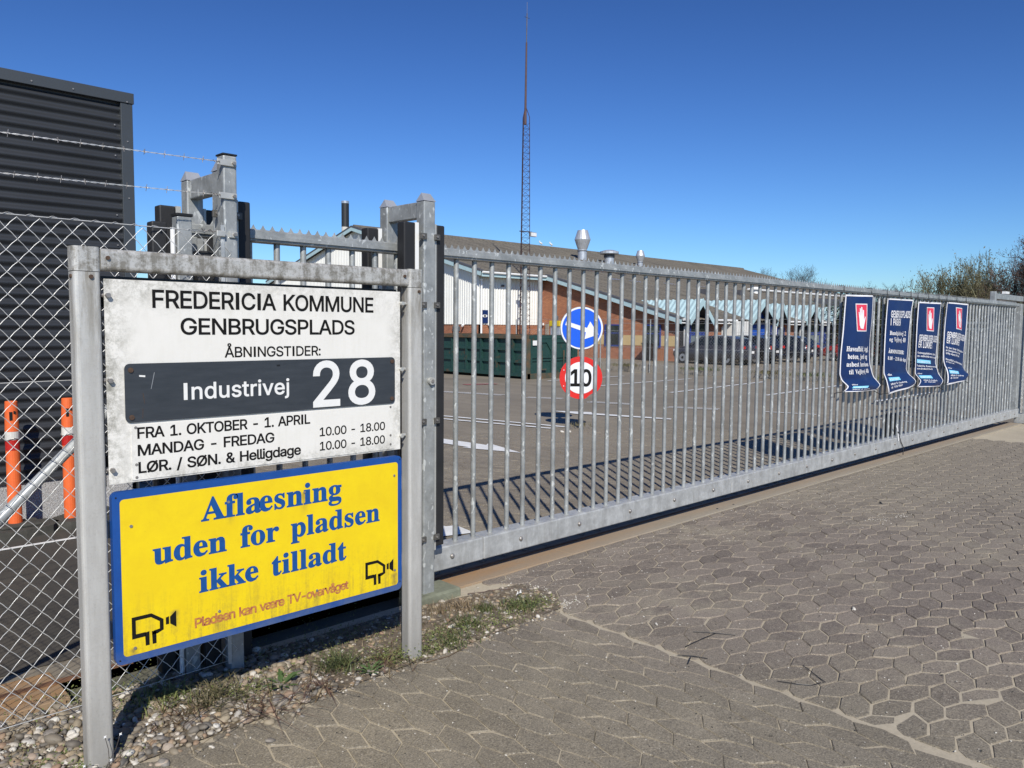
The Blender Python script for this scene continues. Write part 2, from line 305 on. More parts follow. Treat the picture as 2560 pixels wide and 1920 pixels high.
# ---------------------------------------------------------------- mesh builder
class MB:
    def __init__(s): s.v = []; s.f = []; s.mi = []; s.cur = 0
    def add(s, vs, fs):
        o = len(s.v); s.v += [tuple(p) for p in vs]; s.f += [tuple(i+o for i in f) for f in fs]; s.mi += [s.cur]*len(fs); return s
    def box(s, x0, x1, y0, y1, z0, z1, bev=0):
        if bev:
            bm = bmesh.new(); bmesh.ops.create_cube(bm, size=1)
            for vv in bm.verts: vv.co = Vector(((x0+x1)/2+vv.co.x*(x1-x0), (y0+y1)/2+vv.co.y*(y1-y0), (z0+z1)/2+vv.co.z*(z1-z0)))
            bmesh.ops.bevel(bm, geom=bm.edges[:], offset=bev, segments=2, affect='EDGES', profile=.5)
            bm.verts.index_update(); s.add([vv.co[:] for vv in bm.verts], [[q.index for q in f.verts] for f in bm.faces]); bm.free(); return s
        return s.add([(x0, y0, z0), (x1, y0, z0), (x1, y1, z0), (x0, y1, z0), (x0, y0, z1), (x1, y0, z1), (x1, y1, z1), (x0, y1, z1)],
                     [(0, 3, 2, 1), (4, 5, 6, 7), (0, 1, 5, 4), (1, 2, 6, 5), (2, 3, 7, 6), (3, 0, 4, 7)])
    def tube(s, pts, r, n=6, caps=True, r2=None):
        pts = [Vector(p) for p in pts]; rings = []; a = None
        for i, p in enumerate(pts):
            d = (pts[min(i+1, len(pts)-1)]-pts[max(i-1, 0)])
            if d.length < 1e-9: d = Vector((0, 0, 1))
            d.normalize()
            if a is None:
                up = Vector((0, 0, 1)) if abs(d.z) < .9 else Vector((1, 0, 0)); a = d.cross(up).normalized()
            else: a = (a-d*a.dot(d)).normalized()
            bb = d.cross(a).normalized()
            rr = r if r2 is None else r+(r2-r)*i/(len(pts)-1)
            rings.append([p+a*(cos(2*pi*k/n)*rr)+bb*(sin(2*pi*k/n)*rr) for k in range(n)])
        vs = [q for ring in rings for q in ring]; fs = []
        for i in range(len(rings)-1):
            for k in range(n): fs.append((i*n+k, i*n+(k+1) % n, (i+1)*n+(k+1) % n, (i+1)*n+k))
        if caps: fs.append(tuple(range(n))[::-1]); fs.append(tuple((len(rings)-1)*n+k for k in range(n)))
        return s.add(vs, fs)
    def lathe(s, prof, n=16, c=(0, 0, 0)):
        vs = []; fs = []
        for (r, z) in prof:
            for k in range(n): vs.append((c[0]+cos(2*pi*k/n)*r, c[1]+sin(2*pi*k/n)*r, c[2]+z))
        for i in range(len(prof)-1):
            for k in range(n): fs.append((i*n+k, i*n+(k+1) % n, (i+1)*n+(k+1) % n, (i+1)*n+k))
        fs.append(tuple(range(n))[::-1]); fs.append(tuple((len(prof)-1)*n+k for k in range(n)))
        return s.add(vs, fs)
    def prism(s, poly, fn, d0, d1):           # poly 2D, fn(u,v,d) -> 3D
        n = len(poly); tri = tessellate_polygon([[Vector((p[0], p[1], 0)) for p in poly]])
        vs = [fn(p[0], p[1], d0) for p in poly]+[fn(p[0], p[1], d1) for p in poly]
        fs = [tuple(t) for t in tri]+[tuple(i+n for i in t[::-1]) for t in tri]+[(i, (i+1) % n, (i+1) % n+n, i+n) for i in range(n)]
        return s.add(vs, fs)
    def mesh(s, name, mats, off=(0, 0, 0), smooth=False):
        me = bpy.data.meshes.new(name); me.from_pydata([(p[0]-off[0], p[1]-off[1], p[2]-off[2]) for p in s.v], [], s.f)
        for m in (mats if isinstance(mats, (list, tuple)) else [mats]): me.materials.append(MATS[m])
        if isinstance(mats, (list, tuple)) and len(mats) > 1: me.polygons.foreach_set('material_index', s.mi)
        if smooth: me.polygons.foreach_set('use_smooth', [True]*len(me.polygons))
        me.update(); return me

def fixn(me):
    bm = bmesh.new(); bm.from_mesh(me); bmesh.ops.recalc_face_normals(bm, faces=bm.faces[:]); bm.to_mesh(me); bm.free()
def obj(name, me, parent=None, loc=(0, 0, 0), label=None, kind=None):
    o = bpy.data.objects.new(name, me); COL.objects.link(o); o.location = loc
    if parent is not None: o.parent = parent
    if label: o['label'] = label
    if kind: o['kind'] = kind
    return o
def org(o):
    p = Vector((0, 0, 0))
    while o is not None: p = p+o.location; o = o.parent
    return p
def thing(name, label, cat, loc=(0, 0, 0), group=None, rotz=0):
    o = bpy.data.objects.new(name, None); COL.objects.link(o); o.empty_display_size = .1; o.location = loc; o.rotation_euler = (0, 0, rotz)
    o['label'] = label; o['category'] = cat
    if group: o['group'] = group
    return o
def part(name, mb, mat, root, label=None, kind=None, smooth=False, local=False, fix=True):
    me = mb.mesh(name, mat, (0, 0, 0) if local else org(root), smooth)
    if fix: fixn(me)
    return obj(name, me, root, label=label, kind=kind)
def solo(name, mb, mat, label, cat, base, group=None, smooth=False, fix=True):
    me = mb.mesh(name, mat, base, smooth)
    if fix: fixn(me)
    o = obj(name, me, None, base); o['label'] = label; o['category'] = cat
    if group: o['group'] = group
    return o
def struct(name, mb, mat, kind='structure', parent=None, smooth=False):
    return obj(name, mb.mesh(name, mat, (0, 0, 0), smooth), parent, kind=kind if parent is None or kind == 'stuff' else None)
def clone(src, parent, loc, rot=None):
    o = src.copy(); COL.objects.link(o); o.parent = parent; o.location = loc
    if rot: o.rotation_euler = rot
    return o
# letter outlines: (character code, advance, contours as x,y pairs)
SANS = [
(65,480,[[16,0,201,509,276,509,463,0,395,0,287,302,264,372,232,478,245,478,213,371,191,302,85,0],[110,142,110,199,370,199,370,142]]),
(66,456,[[60,0,60,509,241,509,289,504,329,491,359,469,381,442,394,410,398,374,395,344,387,320,373,301,356,286,315,267,315,262,339,257,363,245,385,227,402,203,414,173,418,136,413,100,400,67,377,39,344,18,301,4,247,0],[125,57,245,57,296,63,330,80,349,105,355,137,352,161,342,184,327,203,306,218,279,228,248,231,125,231],[125,285,238,285,265,288,288,296,308,309,323,326,333,348,336,372,330,403,313,429,283,446,240,452,125,452]]),
(67,510,[[267,-7,205,1,150,25,104,63,70,115,48,179,40,254,48,329,70,393,104,445,150,484,205,508,267,516,305,513,340,504,373,490,402,471,427,447,448,418,463,385,473,348,408,348,401,373,389,395,357,428,315,449,267,456,223,450,184,432,150,403,125,364,109,314,103,254,109,194,125,145,151,105,184,76,223,59,267,53,315,60,357,81,389,114,408,160,473,160,463,124,448,91,428,62,402,38,373,19,341,5,305,-4]]),
(68,502,[[219,0,96,0,96,57,215,57,272,63,318,81,354,110,379,149,394,198,399,255,394,312,379,361,354,399,320,428,275,446,221,452,93,452,93,509,225,509,294,501,353,478,399,441,433,391,455,329,462,255,455,181,433,119,398,68,351,31,291,8],[125,509,125,0,60,0,60,509]]),
(69,419,[[60,0,60,509,372,509,372,452,125,452,125,286,355,286,355,229,125,229,125,57,375,57,375,0]]),
(70,410,[[60,0,60,509,369,509,369,452,125,452,125,278,346,278,346,221,125,221,125,0]]),
(71,520,[[269,-7,205,1,149,25,104,64,69,116,47,179,40,254,47,329,69,393,103,445,149,484,203,508,265,516,304,513,340,504,374,489,403,469,429,445,449,416,465,384,474,349,408,349,387,393,356,427,315,448,265,456,222,450,183,432,150,404,125,364,109,314,103,254,109,194,125,145,151,105,184,76,224,59,269,53,309,57,345,71,374,93,396,123,410,160,415,202,434,199,283,199,283,256,478,256,478,200,471,141,451,91,419,50,377,19,326,0]]),
(72,517,[[60,0,60,509,125,509,125,289,392,289,392,509,457,509,457,0,392,0,392,232,125,232,125,0]]),
(73,301,[[31,0,31,57,118,57,118,452,31,452,31,509,269,509,269,452,183,452,183,57,269,57,269,0]]),
(75,467,[[104,145,104,216,139,261,174,303,212,344,364,509,448,509,231,276,228,276],[60,0,60,509,125,509,125,334,124,225,125,193,125,0],[372,0,188,259,228,309,449,0]]),
(76,393,[[60,0,60,509,125,509,125,57,361,57,361,0]]),
(77,628,[[60,0,60,509,152,509,277,187,287,159,299,123,311,84,322,49,307,49,318,83,330,121,342,158,352,187,476,509,568,509,568,0,504,0,504,291,504,327,505,369,506,413,507,457,513,457,498,409,482,363,467,322,456,291,342,0,286,0,170,291,159,321,145,361,129,408,112,457,119,457,120,416,121,372,122,328,122,291,122,0]]),
(78,523,[[60,0,60,509,136,509,343,183,363,151,388,107,414,55,405,54,401,108,399,157,399,195,399,509,463,509,463,0,387,0,202,290,177,331,148,381,108,452,119,454,122,384,124,328,125,291,125,0]]),
(79,533,[[267,-7,205,1,150,25,105,63,70,115,48,179,40,254,48,329,70,393,105,445,150,484,205,508,267,516,329,508,384,484,429,445,464,393,486,329,493,254,486,179,464,115,429,63,384,25,329,1],[267,53,310,59,349,76,383,105,408,144,425,194,430,254,425,314,408,365,383,404,349,433,310,450,267,456,223,450,184,433,151,404,125,364,109,314,103,254,109,194,125,144,151,105,184,76,223,59]]),
(80,445,[[60,0,60,509,235,509,289,503,332,487,366,462,390,430,404,391,409,348,404,304,390,265,366,233,332,207,289,191,235,186,109,186,109,242,233,242,269,246,297,256,318,272,333,294,342,319,344,348,342,376,333,402,318,423,297,439,268,449,232,452,125,452,125,0]]),
(82,449,[[60,0,60,509,236,509,290,504,333,489,367,465,390,433,405,395,409,352,405,309,390,271,367,240,333,217,289,203,236,198,96,198,96,255,234,255,269,258,298,267,319,281,334,300,342,324,345,352,342,380,334,405,319,425,298,440,269,449,233,452,125,452,125,0],[353,0,230,229,303,229,428,0]]),
(83,447,[[224,-9,172,-4,128,9,91,31,64,60,46,96,38,137,104,137,110,110,123,88,142,71,166,59,194,52,224,49,257,52,286,60,311,74,329,92,341,114,346,139,342,161,332,179,316,193,296,205,245,222,184,239,128,260,86,289,60,326,52,372,58,413,75,448,102,476,138,498,180,511,227,516,275,511,316,498,351,476,377,449,394,415,401,378,337,378,326,412,302,437,267,453,225,459,194,456,167,448,145,435,129,418,118,398,115,376,119,352,131,334,148,319,169,308,212,293,264,279,312,264,359,238,379,220,395,198,405,171,408,139,403,99,386,64,360,34,323,11,278,-4]]),
(84,449,[[32,452,32,509,417,509,417,452,257,452,257,0,193,0,193,452]]),
(85,517,[[259,-8,203,-2,154,15,114,43,85,80,66,124,60,173,60,509,124,509,124,178,128,144,141,113,160,87,187,68,220,56,259,52,298,56,331,68,357,87,377,113,389,144,393,178,393,509,457,509,457,173,451,124,433,80,403,43,363,15,315,-2]]),
(86,480,[[204,0,16,509,84,509,192,206,215,137,248,31,235,31,267,138,290,206,395,509,463,509,278,0]]),
(197,480,[[16,0,201,509,276,509,463,0,395,0,287,302,264,372,232,478,245,478,213,371,191,302,85,0],[110,142,110,199,370,199,370,142],[240,527,216,530,195,539,177,553,163,570,154,590,151,612,154,635,163,656,177,673,195,686,216,694,240,697,263,694,284,686,303,673,317,656,326,635,329,612,326,590,317,570,303,553,284,539,263,530],[240,571,256,574,270,583,279,596,282,612,279,629,270,643,256,652,240,655,224,652,210,643,201,629,198,612,201,596,210,583,224,574]]),
(216,533,[[267,-7,205,1,150,25,105,63,70,115,48,179,40,254,48,329,70,393,105,445,150,484,205,508,267,516,329,508,384,484,429,445,464,393,486,329,493,254,486,179,464,115,429,63,384,25,329,1],[267,53,310,59,349,76,383,105,408,144,425,194,430,254,425,314,408,365,383,404,349,433,310,450,267,456,223,450,184,433,151,404,125,364,109,314,103,254,109,194,125,144,151,105,184,76,223,59],[108,-16,64,15,426,525,470,493]]),
(97,389,[[160,-9,126,-5,94,5,68,22,48,45,35,73,30,108,34,138,43,161,58,179,78,193,125,211,178,220,234,227,265,235,273,243,276,255,276,257,273,279,267,297,256,311,240,322,220,329,196,331,171,329,149,322,118,301,100,274,41,291,57,322,79,346,104,364,133,375,163,382,194,384,239,379,286,360,306,343,322,320,333,290,337,251,337,0,277,0,277,52,272,52,252,25,215,1,190,-6],[170,45,202,49,228,59,248,74,263,93,272,115,276,138,276,190,259,182,231,176,200,171,175,168,134,159,117,150,103,139,95,124,92,105,94,87,102,72,114,61,130,52]]),
(98,424,[[229,-8,198,-5,172,4,138,31,118,59,112,59,112,0,53,0,53,509,114,509,114,319,118,319,137,346,171,373,197,381,229,384,274,378,313,361,345,332,370,293,385,245,390,189,385,133,370,84,346,45,313,16,274,-2],[220,47,253,51,279,66,301,88,316,117,325,151,328,189,325,227,316,261,301,290,280,311,253,325,220,330,188,325,161,312,140,291,125,263,116,229,113,189,116,150,125,115,140,86,162,65,188,51]]),
(99,396,[[207,-8,159,-2,117,16,82,46,56,85,40,133,34,187,40,243,56,291,82,330,117,360,159,378,207,384,260,377,305,356,340,322,362,277,303,262,290,289,270,311,242,325,207,330,173,325,145,310,124,287,108,258,99,224,96,187,99,151,108,117,124,89,145,66,173,51,207,46,243,52,271,66,292,89,304,117,363,102,354,78,341,56,306,21,261,-1]]),
(100,424,[[195,-8,151,-2,111,16,79,45,55,84,39,133,34,189,39,245,55,293,79,332,112,361,151,378,196,384,228,381,253,373,287,346,306,319,311,319,311,509,372,509,372,0,313,0,313,59,307,59,287,31,252,4,227,-5],[205,47,236,51,263,65,284,86,299,115,309,150,312,189,309,229,300,263,284,291,263,312,237,325,205,330,172,325,145,311,124,290,108,261,99,227,96,189,99,151,109,117,124,88,145,66,172,51]]),
(101,404,[[212,-8,161,-2,117,16,82,46,56,85,40,132,34,187,39,242,55,290,81,329,115,359,157,378,205,384,236,382,266,374,294,361,319,341,341,315,357,282,368,242,371,194,371,169,75,169,75,221,338,221,310,202,307,237,298,269,283,294,263,314,237,326,205,330,173,326,146,313,125,294,109,270,99,241,96,211,96,178,100,139,110,106,128,80,151,61,179,50,212,46,254,53,285,73,306,105,365,91,353,63,335,39,311,19,283,4,249,-5]]),
(102,254,[[228,379,228,327,6,327,6,379],[81,0,81,432,84,461,96,486,113,505,135,519,161,527,187,530,222,527,243,521,227,468,215,472,195,474,171,470,154,460,145,443,142,419,142,0]]),
(103,425,[[207,-151,168,-148,134,-140,105,-127,82,-110,64,-91,51,-69,101,-41,122,-66,154,-88,178,-95,207,-97,249,-92,282,-75,304,-47,311,-6,311,68,306,68,287,41,252,16,227,8,195,5,152,10,113,27,80,53,55,90,39,136,34,191,39,246,55,293,80,332,112,361,152,378,196,384,228,382,253,373,288,346,308,319,313,319,313,379,372,379,372,-9,367,-54,350,-90,324,-117,291,-136,251,-147],[205,59,237,63,264,75,285,95,300,121,309,154,312,193,309,231,300,264,285,291,264,312,237,325,205,330,172,325,145,312,124,290,109,262,99,229,96,193,99,155,109,123,124,96,145,76,172,63]]),
(104,410,[[114,227,114,0,53,0,53,509,114,509,114,287,102,287,124,332,152,362,187,379,227,384,264,380,295,369,321,349,341,321,353,285,357,240,357,0,296,0,296,235,290,275,273,304,246,323,210,329,184,326,161,317,141,303,126,283,117,257]]),
(105,167,[[53,0,53,379,114,379,114,0],[84,443,67,446,54,455,44,468,41,483,44,499,54,512,67,521,84,524,100,521,114,512,123,499,126,483,123,468,114,455,100,446]]),
(106,167,[[53,379,114,379,114,-30,111,-63,102,-90,86,-113,65,-129,37,-139,4,-143,-10,-143,-10,-87,2,-87,25,-83,40,-72,50,-54,53,-29],[83,443,67,446,53,455,44,468,41,483,44,499,53,512,67,521,83,524,100,521,114,512,123,499,126,483,123,468,114,455,100,446]]),
(107,381,[[110,137,110,212,121,212,284,379,360,379,184,199,177,199],[53,0,53,509,114,509,114,0],[294,0,148,186,191,229,372,0]]),
(108,189,[[139,-2,101,3,74,20,58,47,53,84,53,509,114,509,114,99,115,77,120,62,130,54,146,52,160,53,170,54,181,3,162,-1]]),
(109,610,[[53,0,53,379,112,379,112,295,108,295,118,323,132,346,151,363,172,376,195,384,219,386,257,380,287,361,309,331,321,295,312,295,322,321,337,343,357,361,381,375,407,383,437,386,468,383,497,372,522,354,541,328,553,296,557,255,557,0,496,0,496,254,490,289,473,313,447,326,419,330,395,328,374,320,358,307,345,290,338,270,335,247,335,0,274,0,274,260,269,288,253,311,229,326,199,330,178,328,158,320,140,307,126,289,117,266,114,238,114,0]]),
(110,410,[[114,227,114,0,53,0,53,379,112,379,112,287,102,287,124,332,152,362,187,379,227,384,264,380,295,369,321,349,341,321,353,285,357,240,357,0,296,0,296,235,290,275,273,304,246,323,210,329,184,326,161,317,141,303,126,283,117,257]]),
(111,415,[[207,-8,159,-2,117,16,82,46,56,85,40,133,34,187,40,243,56,291,82,330,117,360,159,378,207,384,256,378,299,360,333,330,359,291,376,243,381,187,376,133,359,85,333,46,299,16,256,-2],[207,46,242,51,270,66,292,89,307,117,316,151,319,187,316,224,307,258,292,287,270,310,242,325,207,330,173,325,145,310,124,287,108,258,99,224,96,187,99,151,108,117,124,89,145,66,173,51]]),
(112,424,[[53,-143,53,379,112,379,112,319,118,319,137,346,171,373,197,381,229,384,274,378,313,361,345,332,370,293,385,245,390,189,385,133,370,84,346,45,313,16,274,-2,229,-8,198,-5,173,4,138,31,118,59,114,59,114,-143],[220,47,253,51,279,66,301,88,316,117,325,151,328,189,325,227,316,261,301,290,280,311,253,325,220,330,188,325,161,312,140,291,125,263,116,229,113,189,116,150,125,115,140,86,162,65,188,51]]),
(114,259,[[53,0,53,379,112,379,112,321,115,321,130,347,152,367,181,380,213,385,229,384,243,384,243,322,230,324,207,326,182,323,159,315,140,301,126,284,117,262,114,237,114,0]]),
(115,365,[[182,-8,145,-5,112,3,84,18,62,38,45,63,36,94,94,107,105,79,124,60,150,49,181,45,217,50,244,62,262,81,268,103,265,121,254,136,237,147,212,155,149,170,104,186,72,208,53,237,47,274,51,305,65,332,87,354,115,370,149,381,187,384,223,381,254,372,279,358,299,339,314,316,324,290,268,277,258,298,243,316,219,328,187,333,156,329,131,317,114,299,109,277,112,258,124,243,144,232,172,223,229,209,275,194,306,171,325,142,331,107,326,75,312,47,290,24,260,6,223,-5]]),
(116,227,[[204,379,204,327,6,327,6,379],[65,471,126,471,126,98,128,76,136,61,150,53,170,50,185,51,202,54,213,2,192,-3,168,-4,125,2,92,21,72,52,65,93]]),
(117,410,[[182,-5,146,-1,115,11,89,31,69,59,57,95,53,139,53,379,114,379,114,144,119,105,137,75,164,56,200,50,226,53,249,62,268,77,283,97,293,122,296,153,296,379,357,379,357,0,298,0,298,92,307,92,286,47,257,17,222,0]]),
(118,389,[[163,0,17,379,84,379,165,155,187,87,206,21,184,21,203,87,224,155,305,379,371,379,226,0]]),
(121,389,[[47,-139,61,-86,71,-87,104,-89,118,-84,130,-74,141,-58,151,-36,163,-1,17,379,84,379,165,155,187,87,206,21,184,21,202,87,224,155,305,379,371,379,204,-58,177,-107,159,-124,139,-136,117,-143,91,-145,65,-143]]),
(230,638,[[161,-9,126,-5,95,5,68,22,48,45,35,74,30,108,34,137,45,162,61,181,83,196,135,215,193,221,569,221,541,200,542,235,534,266,520,293,498,313,472,326,440,330,408,326,381,313,359,294,343,270,333,241,329,211,329,178,333,139,344,106,361,81,385,62,413,50,445,46,487,53,519,73,539,105,599,92,587,64,569,40,545,20,516,4,483,-5,445,-8,406,-5,371,6,341,23,317,45,299,72,288,102,298,291,312,318,330,341,352,359,378,373,407,382,440,384,471,382,501,374,528,361,554,341,575,315,591,282,602,242,605,194,605,169,194,169,143,162,122,154,106,141,95,125,92,105,97,79,114,61,139,50,170,46,202,49,228,59,248,74,263,93,272,115,275,138,275,257,273,278,266,297,255,311,240,322,220,329,196,331,171,329,149,322,118,301,100,274,41,291,57,322,79,346,104,364,133,375,163,382,194,384,245,377,270,367,293,351,311,328,324,296,312,70,306,70,286,40,252,15,210,-2]]),
(229,389,[[160,-9,126,-5,94,5,68,22,48,45,35,73,30,108,34,138,43,161,58,179,78,193,125,211,178,220,234,227,265,235,273,243,276,255,276,257,273,279,267,297,256,311,240,322,220,329,196,331,171,329,149,322,118,301,100,274,41,291,57,322,79,346,104,364,133,375,163,382,194,384,239,379,286,360,306,343,322,320,333,290,337,251,337,0,277,0,277,52,272,52,252,25,215,1,190,-6],[170,45,202,49,228,59,248,74,263,93,272,115,276,138,276,190,259,182,231,176,200,171,175,168,134,159,117,150,103,139,95,124,92,105,94,87,102,72,114,61,130,52],[189,404,166,407,145,416,126,429,112,447,103,467,100,490,103,512,112,532,126,550,145,563,166,572,189,575,213,572,234,563,252,550,266,532,275,512,278,490,275,467,266,447,252,429,234,416,213,407],[189,447,206,450,219,460,229,473,232,490,229,506,219,519,206,529,189,532,173,529,159,519,150,506,147,490,150,473,159,460,173,450]]),
(48,453,[[227,-7,174,1,130,24,95,62,69,113,53,178,48,254,53,330,69,395,95,447,130,484,174,508,227,516,279,508,323,484,358,447,384,395,400,330,405,254,400,178,384,113,359,62,323,24,279,1],[227,50,261,56,290,74,313,103,330,144,340,194,344,254,340,314,330,365,313,405,290,435,261,453,227,460,192,453,163,435,140,405,123,365,113,314,109,254,113,194,123,144,140,103,163,74,192,56]]),
(49,453,[[76,0,76,55,391,55,391,0],[276,509,276,0,212,0,212,448,209,448,86,358,86,427,198,509]]),
(50,453,[[64,0,64,47,234,229,282,282,311,327,318,348,320,371,317,397,308,419,293,436,273,449,250,457,224,460,196,457,172,447,153,433,139,413,130,390,127,362,66,362,71,405,86,442,111,473,143,496,182,511,225,516,268,511,306,497,337,474,361,445,376,411,381,372,378,345,371,318,357,290,336,259,267,180,153,60,153,57,389,57,389,0]]),
(51,453,[[218,-7,173,-3,133,10,98,30,70,57,52,91,44,132,109,132,115,107,126,87,144,71,165,59,191,52,219,50,248,53,275,61,297,74,315,93,325,116,329,145,326,172,316,196,299,217,275,234,242,244,201,248,157,248,157,299,288,448,288,452,70,452,70,509,372,509,372,461,211,278,211,289,264,288,308,276,344,253,371,222,387,186,393,145,387,103,370,66,344,36,309,12,266,-2]]),
(52,453,[[40,105,40,158,247,509,311,509,109,166,109,163,413,163,413,105],[282,0,282,121,282,146,282,318,343,318,343,0]]),
(53,453,[[221,-7,178,-2,140,11,108,32,83,60,66,93,60,130,122,130,127,108,138,89,154,73,173,60,196,52,221,50,250,53,276,64,298,82,314,104,324,131,328,162,324,193,314,221,297,244,275,262,248,273,218,277,167,268,145,258,128,246,67,253,96,509,366,509,366,452,151,452,134,301,136,301,155,315,178,325,203,331,229,334,263,330,294,321,321,306,345,285,364,260,379,231,388,199,391,163,385,117,369,76,343,41,309,15,268,-1]]),
(54,453,[[226,-7,182,-1,142,15,109,40,84,74,69,115,64,162,68,199,80,239,102,285,137,340,252,509,322,509,151,261,145,261,165,288,196,307,235,314,278,309,316,295,346,271,370,240,384,201,389,157,384,112,368,73,343,39,310,14,271,-2],[226,48,254,52,279,63,299,79,314,101,324,128,327,157,324,187,314,213,299,235,279,251,254,262,226,265,198,262,174,252,153,235,138,214,128,188,125,158,128,128,138,102,153,79,174,63,198,52]]),
(55,453,[[97,0,323,448,323,452,62,452,62,509,391,509,391,449,165,0]]),
(56,453,[[226,-7,178,-2,136,11,101,33,74,62,57,96,52,135,55,166,65,195,81,220,101,241,125,256,153,265,153,267,119,282,93,308,76,342,70,380,75,417,90,450,114,477,146,498,184,511,226,516,269,511,306,498,337,477,361,450,377,417,382,380,376,342,359,308,333,282,300,267,300,265,327,256,351,241,372,220,387,195,397,166,401,135,395,96,378,62,352,33,317,11,275,-2],[226,49,258,52,285,60,307,74,323,91,333,113,337,139,333,165,322,189,305,208,283,223,256,232,226,235,196,232,169,223,147,208,130,189,119,165,115,139,119,113,129,91,145,74,167,60,195,52],[226,290,252,292,274,300,293,313,307,330,316,351,319,376,316,399,308,420,294,437,275,449,252,457,226,460,200,457,177,449,159,437,145,420,136,399,133,376,136,351,145,330,159,313,178,300,201,292]]),
(57,453,[[226,516,271,510,310,494,343,468,368,434,384,393,389,347,385,309,373,270,350,224,315,168,200,0,130,0,301,248,307,248,287,221,257,202,218,195,175,199,137,214,106,237,83,269,68,307,64,352,69,397,85,436,110,469,143,494,182,510],[226,460,199,457,174,446,154,429,138,407,129,381,125,352,129,322,138,295,154,274,174,257,199,247,226,243,254,247,279,257,299,273,314,295,324,321,327,350,324,381,314,407,299,429,279,446,254,457]]),
(38,448,[[197,-7,150,-2,110,12,78,34,54,62,39,96,34,133,37,163,47,189,63,213,85,235,140,279,216,335,237,352,255,375,262,405,258,427,245,445,226,457,201,461,168,453,145,431,139,416,137,399,145,363,169,327,204,284,438,0,364,0,171,231,121,293,87,344,78,370,75,398,79,430,91,458,109,481,134,499,165,510,200,513,235,510,266,499,290,482,308,459,320,433,324,404,315,362,291,325,256,293,154,217,128,195,110,174,100,154,97,131,100,108,109,87,124,70,143,57,166,49,193,46,223,50,251,59,278,75,301,95,321,121,336,151,346,186,349,224,408,224,405,180,397,144,371,92,345,62,333,47,305,23,271,7,234,-3]]),
(46,188,[[95,-4,78,-1,63,9,53,24,50,41,53,59,63,73,78,83,95,87,113,83,128,73,138,59,141,41,138,24,128,9,113,-1]]),
(44,188,[[38,-119,68,71,137,71,84,-119]]),
(45,453,[[337,244,337,188,114,188,114,244]]),
(47,249,[[235,533,71,-76,14,-76,178,533]]),
(58,188,[[95,-4,78,-1,63,9,53,24,50,41,53,59,63,73,78,83,95,87,113,83,128,73,138,59,141,41,138,24,128,9,113,-1],[95,271,78,274,63,284,53,299,50,316,53,334,63,349,78,359,95,362,113,359,128,349,138,334,141,316,138,299,128,284,113,274]])]
